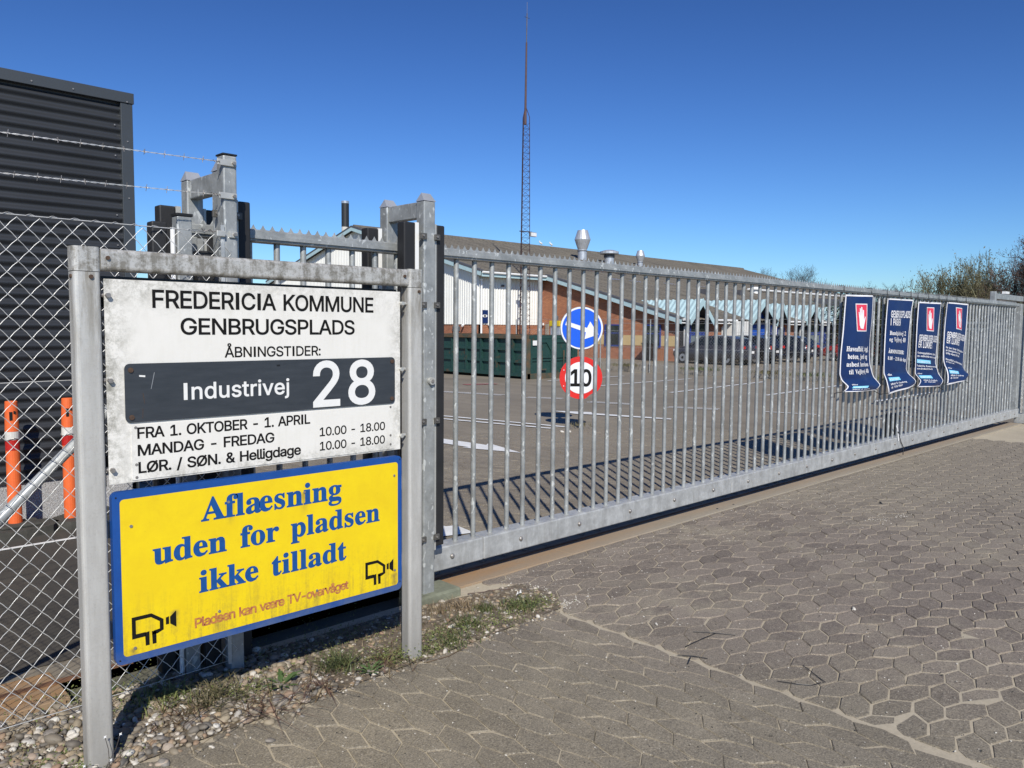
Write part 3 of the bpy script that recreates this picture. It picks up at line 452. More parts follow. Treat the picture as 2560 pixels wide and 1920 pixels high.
SERIF = [
(65,436,[[-9,0,-9,18,9,21,24,30,36,47,49,75,206,466,224,465,384,87,411,34,425,22,443,18,443,0,229,0,229,18,270,25,283,46,273,81,253,132,103,132,79,71,76,59,75,48,87,26,124,18,128,18,128,0],[113,161,242,161,177,319]]),
(66,442,[[16,0,16,17,45,22,62,32,72,51,75,82,75,369,69,412,62,425,51,433,15,439,15,455,220,455,318,444,377,409,396,351,384,302,348,268,287,247,360,223,404,185,418,132,407,76,371,35,314,9,238,0],[182,252,188,252,234,257,263,272,279,301,285,345,281,385,269,412,248,428,216,434,198,432,188,425,182,391],[222,24,259,30,283,49,296,81,301,128,295,176,277,208,245,225,197,231,182,231,182,65,184,46,190,33,202,26]]),
(69,442,[[14,0,14,17,44,20,62,30,72,48,75,78,75,369,72,405,62,425,44,435,16,439,16,455,399,455,399,320,383,320,369,373,340,406,295,424,232,430,200,428,191,424,186,417,183,388,183,246,193,246,232,252,259,269,277,300,288,345,304,345,304,118,287,118,282,154,273,181,259,201,241,213,216,220,185,222,183,222,183,67,185,47,192,35,206,29,230,28,276,30,313,39,345,53,371,75,393,105,411,143,430,143,402,0]]),
(71,508,[[268,-10,200,-3,141,19,93,55,57,103,35,161,28,229,35,295,57,352,93,399,139,435,195,458,257,465,311,459,369,441,388,436,406,443,419,465,437,465,437,308,420,308,403,346,382,379,357,406,329,426,299,439,267,443,200,419,159,347,146,228,154,135,180,67,221,26,275,13,308,16,328,27,339,45,343,71,343,128,339,154,329,170,309,179,275,182,275,198,500,198,500,182,473,179,457,171,449,155,446,128,446,29,357,0]]),
(72,523,[[15,0,15,17,45,22,62,32,72,50,75,81,75,379,71,406,62,424,44,434,16,439,16,455,242,455,242,439,204,432,193,425,187,415,182,379,182,251,342,251,342,379,337,415,331,425,320,432,282,439,282,455,507,455,507,439,478,434,461,424,452,407,449,379,449,81,452,52,461,33,478,22,507,17,507,0,282,0,282,17,311,21,329,31,339,49,342,81,342,221,182,221,182,81,185,50,194,32,212,22,242,17,242,0]]),
(78,494,[[403,-11,107,350,107,79,110,49,119,31,136,21,167,17,167,0,18,0,18,17,54,23,65,30,71,41,76,79,76,388,36,433,18,439,18,455,156,455,391,169,391,377,386,414,379,425,369,431,331,439,331,455,480,455,480,439,450,434,433,425,425,407,422,377,422,-11]]),
(68,496,[[20,0,20,17,47,21,63,30,71,46,74,75,74,374,71,407,61,426,43,435,15,439,15,455,222,455,328,441,405,396,452,325,468,228,441,101,362,25,228,0],[222,24,279,37,319,75,343,139,351,229,336,342,294,410,223,433,202,431,190,423,184,409,182,385,182,72,184,48,190,34,202,27]]),
(73,260,[[13,0,13,17,42,23,61,32,72,49,75,75,75,387,72,412,63,427,45,435,13,439,13,455,244,455,244,439,214,435,196,427,186,412,183,387,183,77,187,44,194,34,206,26,246,17,246,0]]),
(75,510,[[16,0,16,17,45,22,63,32,72,50,75,81,75,379,72,406,63,424,45,434,17,439,17,455,242,455,242,439,205,432,194,425,187,415,183,379,183,234,321,373,342,398,349,418,334,434,291,439,291,455,486,455,486,439,477,439,415,419,345,361,271,285,463,46,487,25,519,17,519,0,281,0,281,17,306,18,322,21,331,27,334,34,329,47,316,66,199,214,183,198,183,81,186,50,195,32,213,22,242,17,242,0]]),
(76,426,[[15,0,15,17,45,22,62,32,72,50,75,81,75,379,71,407,62,425,44,434,16,439,16,455,250,455,250,439,208,434,196,427,188,416,182,379,182,83,185,47,191,37,200,31,234,28,278,31,315,40,345,56,370,80,391,112,409,154,427,154,402,0]]),
(84,423,[[92,0,92,17,123,21,142,31,152,50,156,81,156,433,149,433,102,426,65,403,41,367,29,318,11,318,11,455,410,455,410,317,394,317,375,382,333,420,269,433,263,433,263,81,267,49,276,30,296,21,328,17,328,0]]),
(86,428,[[212,-13,44,381,22,420,8,432,-14,439,-14,455,211,455,211,439,166,432,156,423,152,410,161,378,259,143,348,377,355,409,351,423,342,432,299,439,299,455,442,455,442,439,423,436,408,427,395,411,382,383,230,-13]]),
(82,473,[[15,0,15,17,45,22,62,32,72,50,75,81,75,379,71,406,62,424,44,434,16,439,16,455,217,455,305,448,367,426,405,388,417,334,406,285,372,248,315,224,432,50,452,26,463,19,478,17,480,17,480,0,338,0,201,212,182,212,182,81,185,50,194,32,212,22,242,17,242,0],[182,234,203,234,249,240,280,258,298,290,304,336,295,389,268,421,224,431,202,429,190,422,184,409,182,385]]),
(83,390,[[43,-11,43,158,62,158,83,94,111,50,149,24,197,15,231,20,257,36,273,60,279,89,265,129,225,160,163,191,112,221,77,253,56,289,50,332,54,370,67,403,88,429,115,449,148,462,185,466,229,461,282,448,291,446,300,445,313,450,320,466,339,466,339,319,322,319,310,354,293,385,272,410,248,429,222,441,194,445,163,440,140,426,125,406,120,380,124,356,137,336,159,319,189,303,253,273,290,253,317,233,337,211,350,188,357,162,359,133,354,93,339,58,314,29,281,8,240,-6,192,-10,158,-8,126,1,98,9,85,12,69,7,61,-11]]),
(97,344,[[255,-10,216,1,200,35,151,2,95,-9,64,-4,40,11,25,34,20,63,31,104,63,136,119,164,199,190,199,241,196,266,187,282,171,292,148,296,115,290,104,274,113,257,123,231,120,215,110,202,95,194,77,191,59,194,45,203,36,218,33,236,37,259,49,278,69,295,95,308,126,316,162,318,223,312,263,292,285,259,293,210,293,62,295,40,304,34,320,42,329,28,294,-1],[151,34,174,41,199,63,199,169,154,151,127,123,118,84,126,46]]),
(98,361,[[43,-11,43,388,41,414,37,428,26,436,8,439,8,455,138,455,138,279,175,308,221,318,254,313,284,299,308,276,326,245,338,208,342,166,337,118,323,75,300,40,270,13,233,-4,192,-10,148,-1,105,28,53,-11],[183,14,213,23,232,49,242,95,245,160,242,213,231,251,212,273,184,280,169,277,155,270,144,257,138,242,138,69,149,28]]),
(100,370,[[140,-10,107,-5,78,10,53,35,35,66,23,104,19,147,24,196,36,237,55,272,81,297,112,313,146,318,189,309,223,280,223,401,220,419,212,430,198,437,176,439,176,455,319,455,319,75,325,41,335,32,353,28,353,11,294,6,223,-10,223,39,188,2],[171,28,187,31,202,41,215,56,223,76,223,242,217,257,206,270,191,278,174,281,147,273,130,250,121,210,118,153,120,98,130,58,146,36]]),
(101,301,[[154,-10,117,-5,85,10,58,35,37,69,24,109,19,157,24,201,38,240,59,273,87,298,120,313,157,318,209,309,249,280,274,234,283,173,283,166,117,166,127,97,154,56,199,42,237,53,270,86,285,73,228,11],[116,192,201,192,201,215,199,252,193,277,181,292,161,297,127,274,116,203]]),
(102,213,[[15,0,15,16,40,22,50,35,52,73,52,277,16,277,16,310,52,310,52,353,60,400,85,436,123,457,174,465,212,460,240,446,257,425,263,400,260,381,252,367,239,358,224,355,208,358,195,365,187,376,185,391,193,420,196,426,197,433,193,441,180,443,163,440,153,430,148,390,148,310,203,310,203,277,148,277,148,65,150,40,158,26,173,18,199,16,199,0]]),
(103,327,[[146,-140,89,-136,48,-122,22,-100,14,-75,28,-46,69,-26,35,-1,24,30,28,54,42,74,67,92,102,110,42,150,22,212,27,242,40,268,60,289,88,305,120,315,157,318,196,315,233,304,317,304,317,268,268,268,286,237,291,203,288,176,276,151,258,131,234,116,205,106,172,103,157,103,142,104,126,102,112,94,104,84,101,71,111,55,141,49,175,49,223,47,259,40,285,29,303,13,312,-9,316,-37,305,-80,272,-113,219,-133],[157,124,178,130,190,146,197,173,199,211,197,249,190,276,178,292,157,297,137,292,124,276,117,249,114,211,117,173,124,146,137,130],[161,-116,218,-111,252,-94,263,-66,260,-51,249,-41,231,-36,205,-34,97,-34,79,-52,73,-73,79,-89,95,-103,122,-113]]),
(104,381,[[18,0,18,16,35,19,45,26,51,37,52,56,52,399,51,417,46,429,36,437,19,440,19,455,148,455,148,267,190,305,243,318,292,306,321,271,330,212,330,56,332,38,337,26,347,19,363,16,363,0,202,0,202,16,207,16,228,26,235,56,235,217,229,258,219,268,203,271,173,262,148,235,148,56,154,26,164,19,180,16,180,0]]),
(105,198,[[101,362,81,366,65,376,54,393,50,412,54,432,65,449,81,460,101,463,120,460,137,449,147,432,151,412,147,393,136,376,120,366],[18,0,18,16,35,19,45,26,51,37,52,56,52,252,47,285,37,291,20,293,21,310,148,310,148,56,154,26,164,19,180,16,180,0]]),
(106,209,[[106,363,86,367,70,378,59,394,56,414,59,434,71,450,87,461,106,465,126,461,142,450,153,434,157,414,153,394,142,378,126,367],[36,-140,11,-138,-11,-131,-29,-120,-44,-105,-53,-88,-56,-70,-53,-53,-45,-40,-32,-32,-15,-29,2,-31,15,-39,23,-51,26,-66,19,-87,11,-103,16,-113,31,-117,49,-113,58,-100,64,-54,64,250,62,271,56,284,43,291,22,294,22,310,159,310,159,-21,151,-73,127,-110,88,-133]]),
(107,359,[[17,0,17,16,35,19,45,26,51,38,52,56,52,398,47,429,38,436,20,439,21,455,148,455,148,169,227,248,240,264,244,278,235,290,209,293,206,293,206,310,345,310,345,293,308,284,275,260,222,209,346,34,360,21,376,16,376,0,211,0,211,16,217,16,234,20,239,32,232,49,163,147,148,134,148,56,154,26,164,19,180,16,180,0]]),
(108,199,[[18,0,18,16,35,19,45,26,51,37,52,56,52,398,47,429,38,436,20,439,20,455,148,455,148,56,154,26,164,19,180,16,180,0]]),
(109,554,[[18,0,18,16,35,19,45,26,51,37,52,56,52,253,46,284,36,291,19,294,19,310,146,310,146,265,188,305,237,318,292,304,320,261,364,304,418,318,465,306,494,271,504,212,504,56,510,26,520,19,536,16,536,0,377,0,377,16,393,19,403,26,410,56,410,217,404,258,394,268,377,271,349,263,324,237,324,56,331,26,340,19,356,16,356,0,199,0,199,16,215,19,225,26,232,56,232,217,226,258,216,268,199,271,170,262,146,235,146,56,152,27,162,19,177,16,177,0]]),
(110,381,[[18,0,18,16,35,19,45,26,51,37,52,56,52,253,46,284,36,291,19,294,19,310,148,310,148,267,190,306,243,318,292,306,321,271,330,212,330,56,332,38,337,26,347,19,363,16,363,0,202,0,202,16,207,16,228,26,235,56,235,217,229,258,219,268,203,271,173,262,148,235,148,56,154,26,164,19,180,16,180,0]]),
(111,336,[[169,-10,127,-5,90,11,60,37,38,70,24,110,19,154,24,199,38,239,60,272,90,297,127,313,168,318,209,313,245,298,275,273,298,240,312,200,317,154,312,108,298,69,275,36,245,11,210,-5],[169,11,193,18,209,39,217,81,220,154,217,227,208,271,192,292,169,299,144,292,128,271,120,227,117,154,120,82,128,39,144,18]]),
(112,371,[[17,-139,17,-124,40,-117,50,-101,52,-64,52,243,51,269,46,283,37,291,19,295,19,310,143,310,143,263,180,305,230,319,264,314,293,298,317,274,335,241,346,203,350,160,346,113,334,72,316,38,291,12,261,-5,227,-10,183,1,148,32,148,-58,152,-99,158,-110,167,-118,197,-123,197,-139],[195,28,222,36,239,59,249,99,253,154,250,208,241,248,225,270,199,278,171,267,148,235,148,69,167,38]]),
(114,287,[[18,0,18,16,35,19,45,26,51,37,52,56,52,252,51,273,46,285,37,291,20,293,21,310,146,310,146,252,165,280,187,301,210,314,233,318,258,315,275,304,286,287,289,266,287,248,278,234,265,225,248,222,233,224,222,231,207,250,199,257,189,260,175,255,162,241,152,220,149,192,149,56,152,37,159,25,173,19,197,16,197,0]]),
(115,288,[[151,-10,122,-6,87,6,73,9,60,4,51,-9,36,-9,36,105,53,105,66,68,87,39,112,21,140,15,162,18,179,27,189,40,192,58,183,84,156,105,107,130,76,148,54,169,41,193,37,220,44,259,65,291,98,312,141,319,166,316,199,308,206,306,213,305,223,308,230,319,244,319,244,222,228,222,215,254,196,277,174,291,149,296,130,294,116,286,108,274,105,259,107,244,115,232,146,212,191,189,221,172,241,151,253,127,257,95,250,51,228,18,194,-3]]),
(116,228,[[124,-9,89,-4,66,10,53,36,48,71,48,279,20,279,20,300,88,369,129,424,144,424,144,310,208,310,208,279,144,279,144,82,149,51,157,43,168,40,189,49,206,75,222,66,182,9]]),
(117,375,[[131,-10,91,-3,65,17,51,51,46,97,46,248,39,282,29,291,11,294,11,310,142,310,142,74,144,58,151,46,162,38,177,36,205,43,228,66,228,248,226,269,221,283,209,291,189,294,189,310,324,310,324,70,326,51,331,39,342,33,360,30,360,13,300,7,228,-10,228,40,209,19,186,3,160,-7]]),
(118,306,[[142,-10,38,248,22,281,12,290,-3,293,-3,310,164,310,164,294,156,294,136,290,129,276,130,268,185,122,236,253,241,272,232,289,203,294,203,310,305,310,305,295,289,289,278,279,260,243,160,-10]]),
(121,300,[[52,-140,29,-137,10,-125,-3,-107,-7,-84,-4,-67,5,-53,18,-43,36,-40,51,-42,64,-49,72,-61,75,-76,74,-81,74,-87,77,-96,86,-99,99,-92,114,-74,129,-44,140,-5,36,251,25,275,15,287,-3,293,-5,293,-5,310,162,310,162,293,136,289,130,284,128,275,130,267,133,257,185,119,230,241,236,260,238,274,236,284,229,289,203,293,203,310,300,310,300,293,287,290,277,281,259,242,162,-24,129,-96,113,-117,95,-131,76,-138]]),
(119,434,[[122,-10,17,265,6,284,-11,293,-11,310,138,310,138,293,120,289,114,276,116,266,120,253,167,127,211,235,201,266,190,288,168,295,168,310,323,310,323,293,302,288,296,276,296,269,298,262,336,141,382,256,387,275,380,289,356,295,356,310,445,310,445,295,433,292,425,284,412,258,304,-10,289,-10,223,197,140,-10]]),
(48,375,[[188,-7,133,1,91,24,60,61,39,111,27,171,23,241,27,311,39,371,60,420,91,456,133,479,189,486,242,479,283,456,314,419,336,370,348,310,353,240,348,171,336,110,314,61,283,24,241,1],[188,37,219,50,237,91,246,155,248,240,246,326,237,390,219,429,189,443,157,429,139,390,130,326,127,240,130,155,139,91,157,50]]),
(49,375,[[65,0,65,36,120,36,135,38,146,45,152,58,154,79,154,416,108,365,87,351,67,346,52,349,40,359,31,375,28,396,74,412,132,447,179,482,254,482,254,79,261,47,271,38,288,36,343,36,343,0]]),
(50,375,[[24,0,24,69,123,171,187,245,206,277,218,307,224,338,226,371,223,405,212,427,196,441,174,445,145,438,126,416,116,380,112,329,77,333,50,344,32,365,26,396,30,419,43,441,63,459,92,474,129,483,174,486,240,479,288,456,318,421,328,375,319,329,291,281,238,220,154,138,87,74,244,74,263,77,279,86,292,101,300,120,305,141,345,141,341,0]]),
(51,375,[[163,-7,117,-4,81,5,53,18,34,35,23,54,19,74,23,96,36,113,54,123,76,126,82,89,99,62,125,46,158,40,180,42,199,49,216,61,230,79,238,105,241,139,234,174,214,202,181,221,137,227,95,227,95,269,140,269,178,275,204,296,220,327,225,367,221,400,211,424,193,440,169,445,148,441,133,430,122,413,116,391,111,341,75,345,47,356,30,374,24,401,34,434,62,461,108,480,173,486,237,479,286,458,317,423,328,377,320,335,298,301,265,275,225,256,279,238,305,222,326,201,340,174,345,138,341,101,329,70,312,44,288,25,261,10,230,1]]),
(52,375,[[121,0,121,36,140,36,161,38,179,44,191,58,195,84,195,125,9,125,9,166,199,480,293,480,293,169,363,169,363,125,293,125,293,84,297,58,309,44,327,38,348,36,357,36,357,0],[56,169,195,169,195,287,196,351,199,416,189,394,174,366,158,338,146,319]]),
(53,375,[[165,-7,119,-4,84,5,58,18,40,35,30,54,27,75,31,95,42,109,59,118,81,121,88,83,97,66,111,52,130,43,154,40,176,43,195,50,212,63,226,83,234,111,237,148,231,192,213,223,184,241,146,247,103,243,71,235,40,247,62,480,316,480,319,357,281,357,275,380,267,399,258,404,244,406,105,406,94,281,126,288,168,291,238,282,293,256,328,211,340,148,336,108,324,75,306,48,282,27,255,12,226,1]]),
(54,375,[[197,-7,150,-1,109,18,76,49,51,93,35,151,30,222,33,275,42,325,57,370,77,409,104,441,137,466,176,481,222,486,261,484,291,476,313,464,329,449,338,431,340,412,336,393,322,376,298,364,260,360,256,400,243,434,232,443,216,447,180,435,152,401,134,345,125,269,161,286,186,292,218,294,273,285,315,258,343,214,352,155,342,90,313,38,264,5],[199,38,222,44,239,64,251,98,255,148,250,196,238,228,219,247,193,253,174,251,154,243,125,221,131,138,147,81,170,48]]),
(55,375,[[111,0,289,406,113,406,86,398,74,372,70,338,30,338,33,480,353,480,353,447,168,0]]),
(56,375,[[183,-7,132,-2,91,11,60,31,38,57,25,88,20,122,27,162,47,193,79,219,119,242,83,267,57,296,41,327,36,364,39,395,50,423,70,449,99,469,140,482,191,486,254,478,299,453,325,415,334,369,328,333,310,305,281,282,244,260,296,230,330,199,349,166,355,127,344,71,310,29,256,2],[203,283,224,298,239,317,247,340,250,370,243,407,222,436,206,444,187,447,163,442,145,426,134,402,130,372,135,341,149,318,172,300],[187,32,218,37,241,55,257,82,262,116,256,146,239,170,208,192,164,216,143,199,126,178,115,152,111,120,116,84,132,56,156,38]]),
(57,375,[[152,-7,116,-4,88,4,67,17,53,33,45,51,42,69,44,83,50,94,61,102,75,107,87,80,103,56,126,41,156,36,205,57,237,122,251,230,234,212,212,198,186,188,155,185,103,194,60,220,33,264,24,324,28,369,42,409,64,441,95,466,133,481,177,486,223,480,264,463,298,433,323,390,340,332,345,261,343,207,334,157,321,111,301,72,274,39,241,14,200,-2],[184,233,206,236,224,245,239,260,251,278,245,352,231,403,209,432,181,441,156,434,137,413,125,377,121,328,128,275,149,244]])]
# ---------------------------------------------------------------- lettering (outlines of the letters, filled by winding number)
GLY = {k: {chr(c): [a, [[[q[i], q[i+1]] for i in range(0, len(q), 2)] for q in cs]] for c, a, cs in t} for k, t in (('s', SANS), ('r', SERIF))}
_s = GLY['s']
_s['I'] = [_s['H'][0]*.375, [[[70, 0], [70, 727], [160, 727], [160, 0]]]]      # plain capital I without serifs
_hx = [p for c in _s['H'][1] for p in c]; _cap = max(p[1] for p in _hx)
_s['I'][1] = [[[85, 0], [85, _cap], [175, _cap], [175, 0]]]; _s['I'][0] = 260
_TC = {}
def glyph(font, ch, bold=0.0):
    key = (font, ch, bold)
    if key in _TC: return _TC[key]
    adv, cs = GLY[font][ch]; out = []
    for c in cs:
        n = len(c); q = []
        for i in range(n):
            a, p, d = c[i-1], c[i], c[(i+1) % n]
            e1 = Vector((p[0]-a[0], p[1]-a[1])); e2 = Vector((d[0]-p[0], d[1]-p[1]))
            e1 = e1.normalized() if e1.length > 0 else e1; e2 = e2.normalized() if e2.length > 0 else e2
            m = Vector((-(e1.y+e2.y), e1.x+e2.x)); dd = 1+e1.dot(e2)
            m = m/max(dd, .35); q.append((p[0]+m.x*bold, p[1]+m.y*bold))
        out.append(q)
    vs = []; es = []
    for q in out:
        o = len(vs); vs += [Vector(p) for p in q]; es += [(o+i, o+(i+1) % len(q)) for i in range(len(q))]
    V, E, T, *_ = delaunay_2d_cdt(vs, es, [], 0, 1e-4)
    keep = []
    for t in T:
        cx = sum(V[i].x for i in t)/3; cy = sum(V[i].y for i in t)/3; wn = 0
        for q in out:
            for i in range(len(q)):
                x0, y0 = q[i-1]; x1, y1 = q[i]
                if (y0 <= cy) != (y1 <= cy):
                    xx = x0+(cy-y0)*(x1-x0)/(y1-y0)
                    if xx > cx: wn += 1 if y1 > y0 else -1
        if wn: keep.append(tuple(t))
    _TC[key] = (adv, [(p.x, p.y) for p in V], keep, len(vs)); return _TC[key]
def text(s, font='s', bold=0.0, track=0, merge=None):
    vs = []; fs = []; x = 0
    i = 0
    while i < len(s):
        ch = s[i]
        if ch == ' ': x += 270+track; i += 1; continue
        if font == 'r' and ch not in GLY['r']:
            if ch == 'æ':
                for c2, dx in (('a', -62), ('e', 0)):
                    adv, V, T, _ = glyph('r', c2, bold); o = len(vs); vs += [(x+p[0], p[1]) for p in V]; fs += [tuple(k+o for k in t) for t in T]; x += adv+dx+track*(dx == 0)
                i += 1; continue
            if ch in 'åÅ':
                base = 'a' if ch == 'å' else 'A'; adv, V, T, _ = glyph('r', base, bold); top = max(p[1] for p in V); mx = (max(p[0] for p in V)+min(p[0] for p in V))/2
                o = len(vs); vs += [(x+p[0], p[1]) for p in V]; fs += [tuple(k+o for k in t) for t in T]
                o = len(vs)
                for k in range(10):
                    a = 2*pi*k/10; vs += [(x+mx+cos(a)*75, top+90+sin(a)*75), (x+mx+cos(a)*38, top+90+sin(a)*38)]
                for k in range(10): fs.append((o+2*k, o+(2*k+2) % 20, o+(2*k+3) % 20, o+2*k+1))
                x += adv+track; i += 1; continue
            adv, V, T, _ = glyph('s', ch, bold)
        else: adv, V, T, _ = glyph(font, ch, bold)
        o = len(vs); vs += [(x+p[0], p[1]) for p in V]; fs += [tuple(k+o for k in t) for t in T]; x += adv+track; i += 1
    x0 = min(p[0] for p in vs); x1 = max(p[0] for p in vs)
    return [((p[0]-x0)/(x1-x0), p[1]) for p in vs], fs, (x1-x0)
def cap(font): return {'s': _cap, 'r': max(p[1] for c in GLY['r']['A'][1] for p in c)}[font]
def text_mb(mb, s, x0, x1, z, h, fn, font='s', bold=0.0, track=0, slant=0.0):
    V, T, wd = text(s, font, bold, track if track or font == 'r' else -58); k = h/cap(font)
    mb.add([fn(x0+(x1-x0)*u+slant*v*k, z+v*k) for u, v in V], T); return mb
def flat(y): return lambda x, z: (x, y, z)
def words(s, fn, x0, x1, z, h, font, bold, track, mat, root):
    """one lettering part per word"""
    V, T, wd = text(s, font, bold, track if track or font == 'r' else -58); k = h/cap(font); P = [(x0+(x1-x0)*u, z+v*k) for u, v in V]
    n = 0; cuts = []
    for wrd in s.split(' '):
        m = 0
        for ch in wrd:
            if font == 'r' and ch == 'æ': m += len(glyph('r', 'a', bold)[2])+len(glyph('r', 'e', bold)[2])
            elif font == 'r' and ch in 'åÅ': m += len(glyph('r', 'a' if ch == 'å' else 'A', bold)[2])+10
            elif font == 'r' and ch not in GLY['r']: m += len(glyph('s', ch, bold)[2])
            else: m += len(glyph(font, ch, bold)[2])
        cuts.append((n, n+m)); n += m
    for a, b_ in cuts:
        if b_ <= a: continue
        ids = sorted(set(i for f in T[a:b_] for i in f)); mp = {j: i for i, j in enumerate(ids)}
        part('lettering', MB().add([fn(*P[j]) for j in ids], [tuple(mp[i] for i in f) for f in T[a:b_]]), mat, root, fix=False)

# ================================================================ ground
mb = MB()
g = [-60, -20, -6, 0, 3, 6, 9, 12, 15, 20, 25, 30, 36, 44, 60, 90, 200, 900]
gy = [3.75, 5, 7, 9, 12, 15, 18, 22, 26, 30, 36, 44, 60, 90, 200, 900]
for y in gy:
    for x in g: mb.v.append((x, y, gz(x, y)-.004 if x > -5 else -.004))
for j in range(len(gy)-1):
    for i in range(len(g)-1):
        a = j*len(g)+i; mb.f.append((a, a+1, a+1+len(g), a+len(g))); mb.mi.append(0)
struct('yard_ground', mb, 'yard_surface')
mb = MB(); mb.add([(-60, -60, -.06), (900, -60, -.06), (900, 3.75, -.06), (-60, 3.75, -.06)], [(0, 1, 2, 3)]); struct('road_ground', mb, 'far_ground')
# the darker asphalt of the neighbouring drive on the left, behind the wire fence
mb = MB(); mb.add([(-9, 3.95, 0.0), (2.9, 3.95, 0.0), (2.2, 5.0, 0.0), (2.3, 6.85, 0.0), (-9, 6.85, 0.0)], [(0, 1, 2, 3, 4)]); struct('driveway', mb, 'left_yard_asphalt')
mb = MB(); mb.box(-6, 2.2, 6.16, 6.19, 0.004, 0.008); m_ = struct('drive_edge_line', mb, 'road_white')
# track strip with sunk steel rail under the gate
mb = MB()
xs = [-6, -3, 0, 1, 1.9, 2.62]+[3.2+1.25*i for i in range(12)]
ts = bpy.data.objects.new('track_strip', None); COL.objects.link(ts); ts['kind'] = 'structure'
def slab(x0, x1, y0, y1, z1, mat='track_concrete', name='slab'):
    mb = MB().box(x0+.002, x1-.002, y0, y1, -.05, z1, .003); return obj(name, mb.mesh(name, mat), ts)
x = 2.72
for i in range(10):
    slab(x, x+1.25, 3.495, 3.76, 0.007+rnd.uniform(-.001, .001)); x += 1.25
x = -3.0
for i in range(3): slab(x, x+1.3, 3.54, 3.86, 0.002); x += 1.3
obj('rail', MB().box(-3, 1.2, 3.705, 3.735, .0, .010).mesh('rail', 'rusty_steel'), ts)
obj('rail', MB().box(2.75, 15.2, 3.70, 3.715, .0, .014).mesh('rail', 'rusty_steel'), ts)

# ---------------------------------------------------------------- paving of elongated six-sided stones, laid lengthwise by the sign and crosswise in the drive
def stone_poly(k, n, wd=.1, ln=.216, am=.014, sl_=.047):
    e = k % 2; s0 = k*wd; sg = 1 if e == 0 else -1; t0 = (0 if e == 0 else ln/2+sl_)+ln*n; d = sl_*sg
    return [(s0+am, t0), (s0-am, t0+ln/2), (s0+am, t0+ln), (s0+wd-am, t0+ln+d), (s0+wd+am, t0+ln/2+d), (s0+wd-am, t0+d)]
LEFT = lambda k, n: [(s, 2.479+t) for s, t in stone_poly(k, n)]
RIGHT = lambda k, n: [(3.10+t, -1.2+s) for s, t in stone_poly(k, n, .110, .193, .017, .055)]
def clip(P, x0=3.124):
    if min(p[0] for p in P) >= x0: return P
    Q = []
    for i in range(len(P)):
        a, b_ = P[i-1], P[i]
        if (a[0] >= x0) != (b_[0] >= x0): k = (x0-a[0])/(b_[0]-a[0]); Q.append((x0, a[1]+(b_[1]-a[1])*k))
        if b_[0] >= x0: Q.append(b_)
    return Q
def solid(P, gap, r, top=0.0, jit=.003):
    P = [(x+r.uniform(-jit, jit), y+r.uniform(-jit, jit)) for x, y in P]
    m = len(P); cx = sum(p[0] for p in P)/m; cy = sum(p[1] for p in P)/m; vs = []; tx, ty = r.uniform(-.02, .02), r.uniform(-.02, .02)
    ar = sum(P[i-1][0]*P[i][1]-P[i][0]*P[i-1][1] for i in range(m))
    if ar < 0: P = P[::-1]
    # eight-sided outline with knocked corners reads as a worn edge
    for g_, z in ((gap+.004, 0), (gap, -.0045), (gap, -.03)):
        for x, y in P:
            dx, dy = x-cx, y-cy; l = hyp(dx, dy); q = (l-g_*1.15)/l; vs.append((cx+dx*q, cy+dy*q, top+z+dx*tx+dy*ty))
    fs = [tuple(range(m))]
    for a in (0, m): fs += [(a+i, a+m+i, a+m+(i+1) % m, a+(i+1) % m) for i in range(m)]
    return cx, cy, vs, fs
pave = struct('pavement', MB().add([(-3, -3, -.0060), (16, -3, -.0060), (16, 3.50, -.0060), (-3, 3.50, -.0060)], [(0, 1, 2, 3)]), 'joint_sand')
r = random.Random(3); protos = {}
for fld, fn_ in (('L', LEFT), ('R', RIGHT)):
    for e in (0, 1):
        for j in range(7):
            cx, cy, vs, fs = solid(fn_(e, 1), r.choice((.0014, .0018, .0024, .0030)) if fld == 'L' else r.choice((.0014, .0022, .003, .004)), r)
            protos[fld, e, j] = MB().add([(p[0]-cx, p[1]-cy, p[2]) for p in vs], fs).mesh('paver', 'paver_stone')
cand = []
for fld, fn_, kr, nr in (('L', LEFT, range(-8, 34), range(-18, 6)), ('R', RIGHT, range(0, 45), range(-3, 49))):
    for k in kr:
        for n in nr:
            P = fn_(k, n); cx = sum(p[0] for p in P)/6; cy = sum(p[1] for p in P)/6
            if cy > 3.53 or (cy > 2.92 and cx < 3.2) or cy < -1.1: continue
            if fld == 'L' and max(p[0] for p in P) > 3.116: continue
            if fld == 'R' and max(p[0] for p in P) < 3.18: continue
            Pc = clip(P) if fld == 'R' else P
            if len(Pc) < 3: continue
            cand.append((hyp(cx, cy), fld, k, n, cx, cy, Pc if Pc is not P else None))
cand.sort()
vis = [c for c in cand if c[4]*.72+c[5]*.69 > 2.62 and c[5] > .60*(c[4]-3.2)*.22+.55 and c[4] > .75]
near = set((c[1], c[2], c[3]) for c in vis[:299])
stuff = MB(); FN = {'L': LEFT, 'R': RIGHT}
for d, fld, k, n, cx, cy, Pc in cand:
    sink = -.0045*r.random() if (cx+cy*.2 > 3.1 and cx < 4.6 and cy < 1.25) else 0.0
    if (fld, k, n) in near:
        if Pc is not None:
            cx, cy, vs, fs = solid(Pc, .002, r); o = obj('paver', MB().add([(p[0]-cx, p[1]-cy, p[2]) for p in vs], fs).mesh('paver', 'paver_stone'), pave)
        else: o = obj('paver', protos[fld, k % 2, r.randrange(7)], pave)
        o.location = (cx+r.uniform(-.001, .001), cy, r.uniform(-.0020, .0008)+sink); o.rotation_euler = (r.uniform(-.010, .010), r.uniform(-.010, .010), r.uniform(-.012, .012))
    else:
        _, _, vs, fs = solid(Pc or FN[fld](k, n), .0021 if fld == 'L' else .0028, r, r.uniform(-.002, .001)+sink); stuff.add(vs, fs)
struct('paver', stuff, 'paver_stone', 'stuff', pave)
stuff = MB()
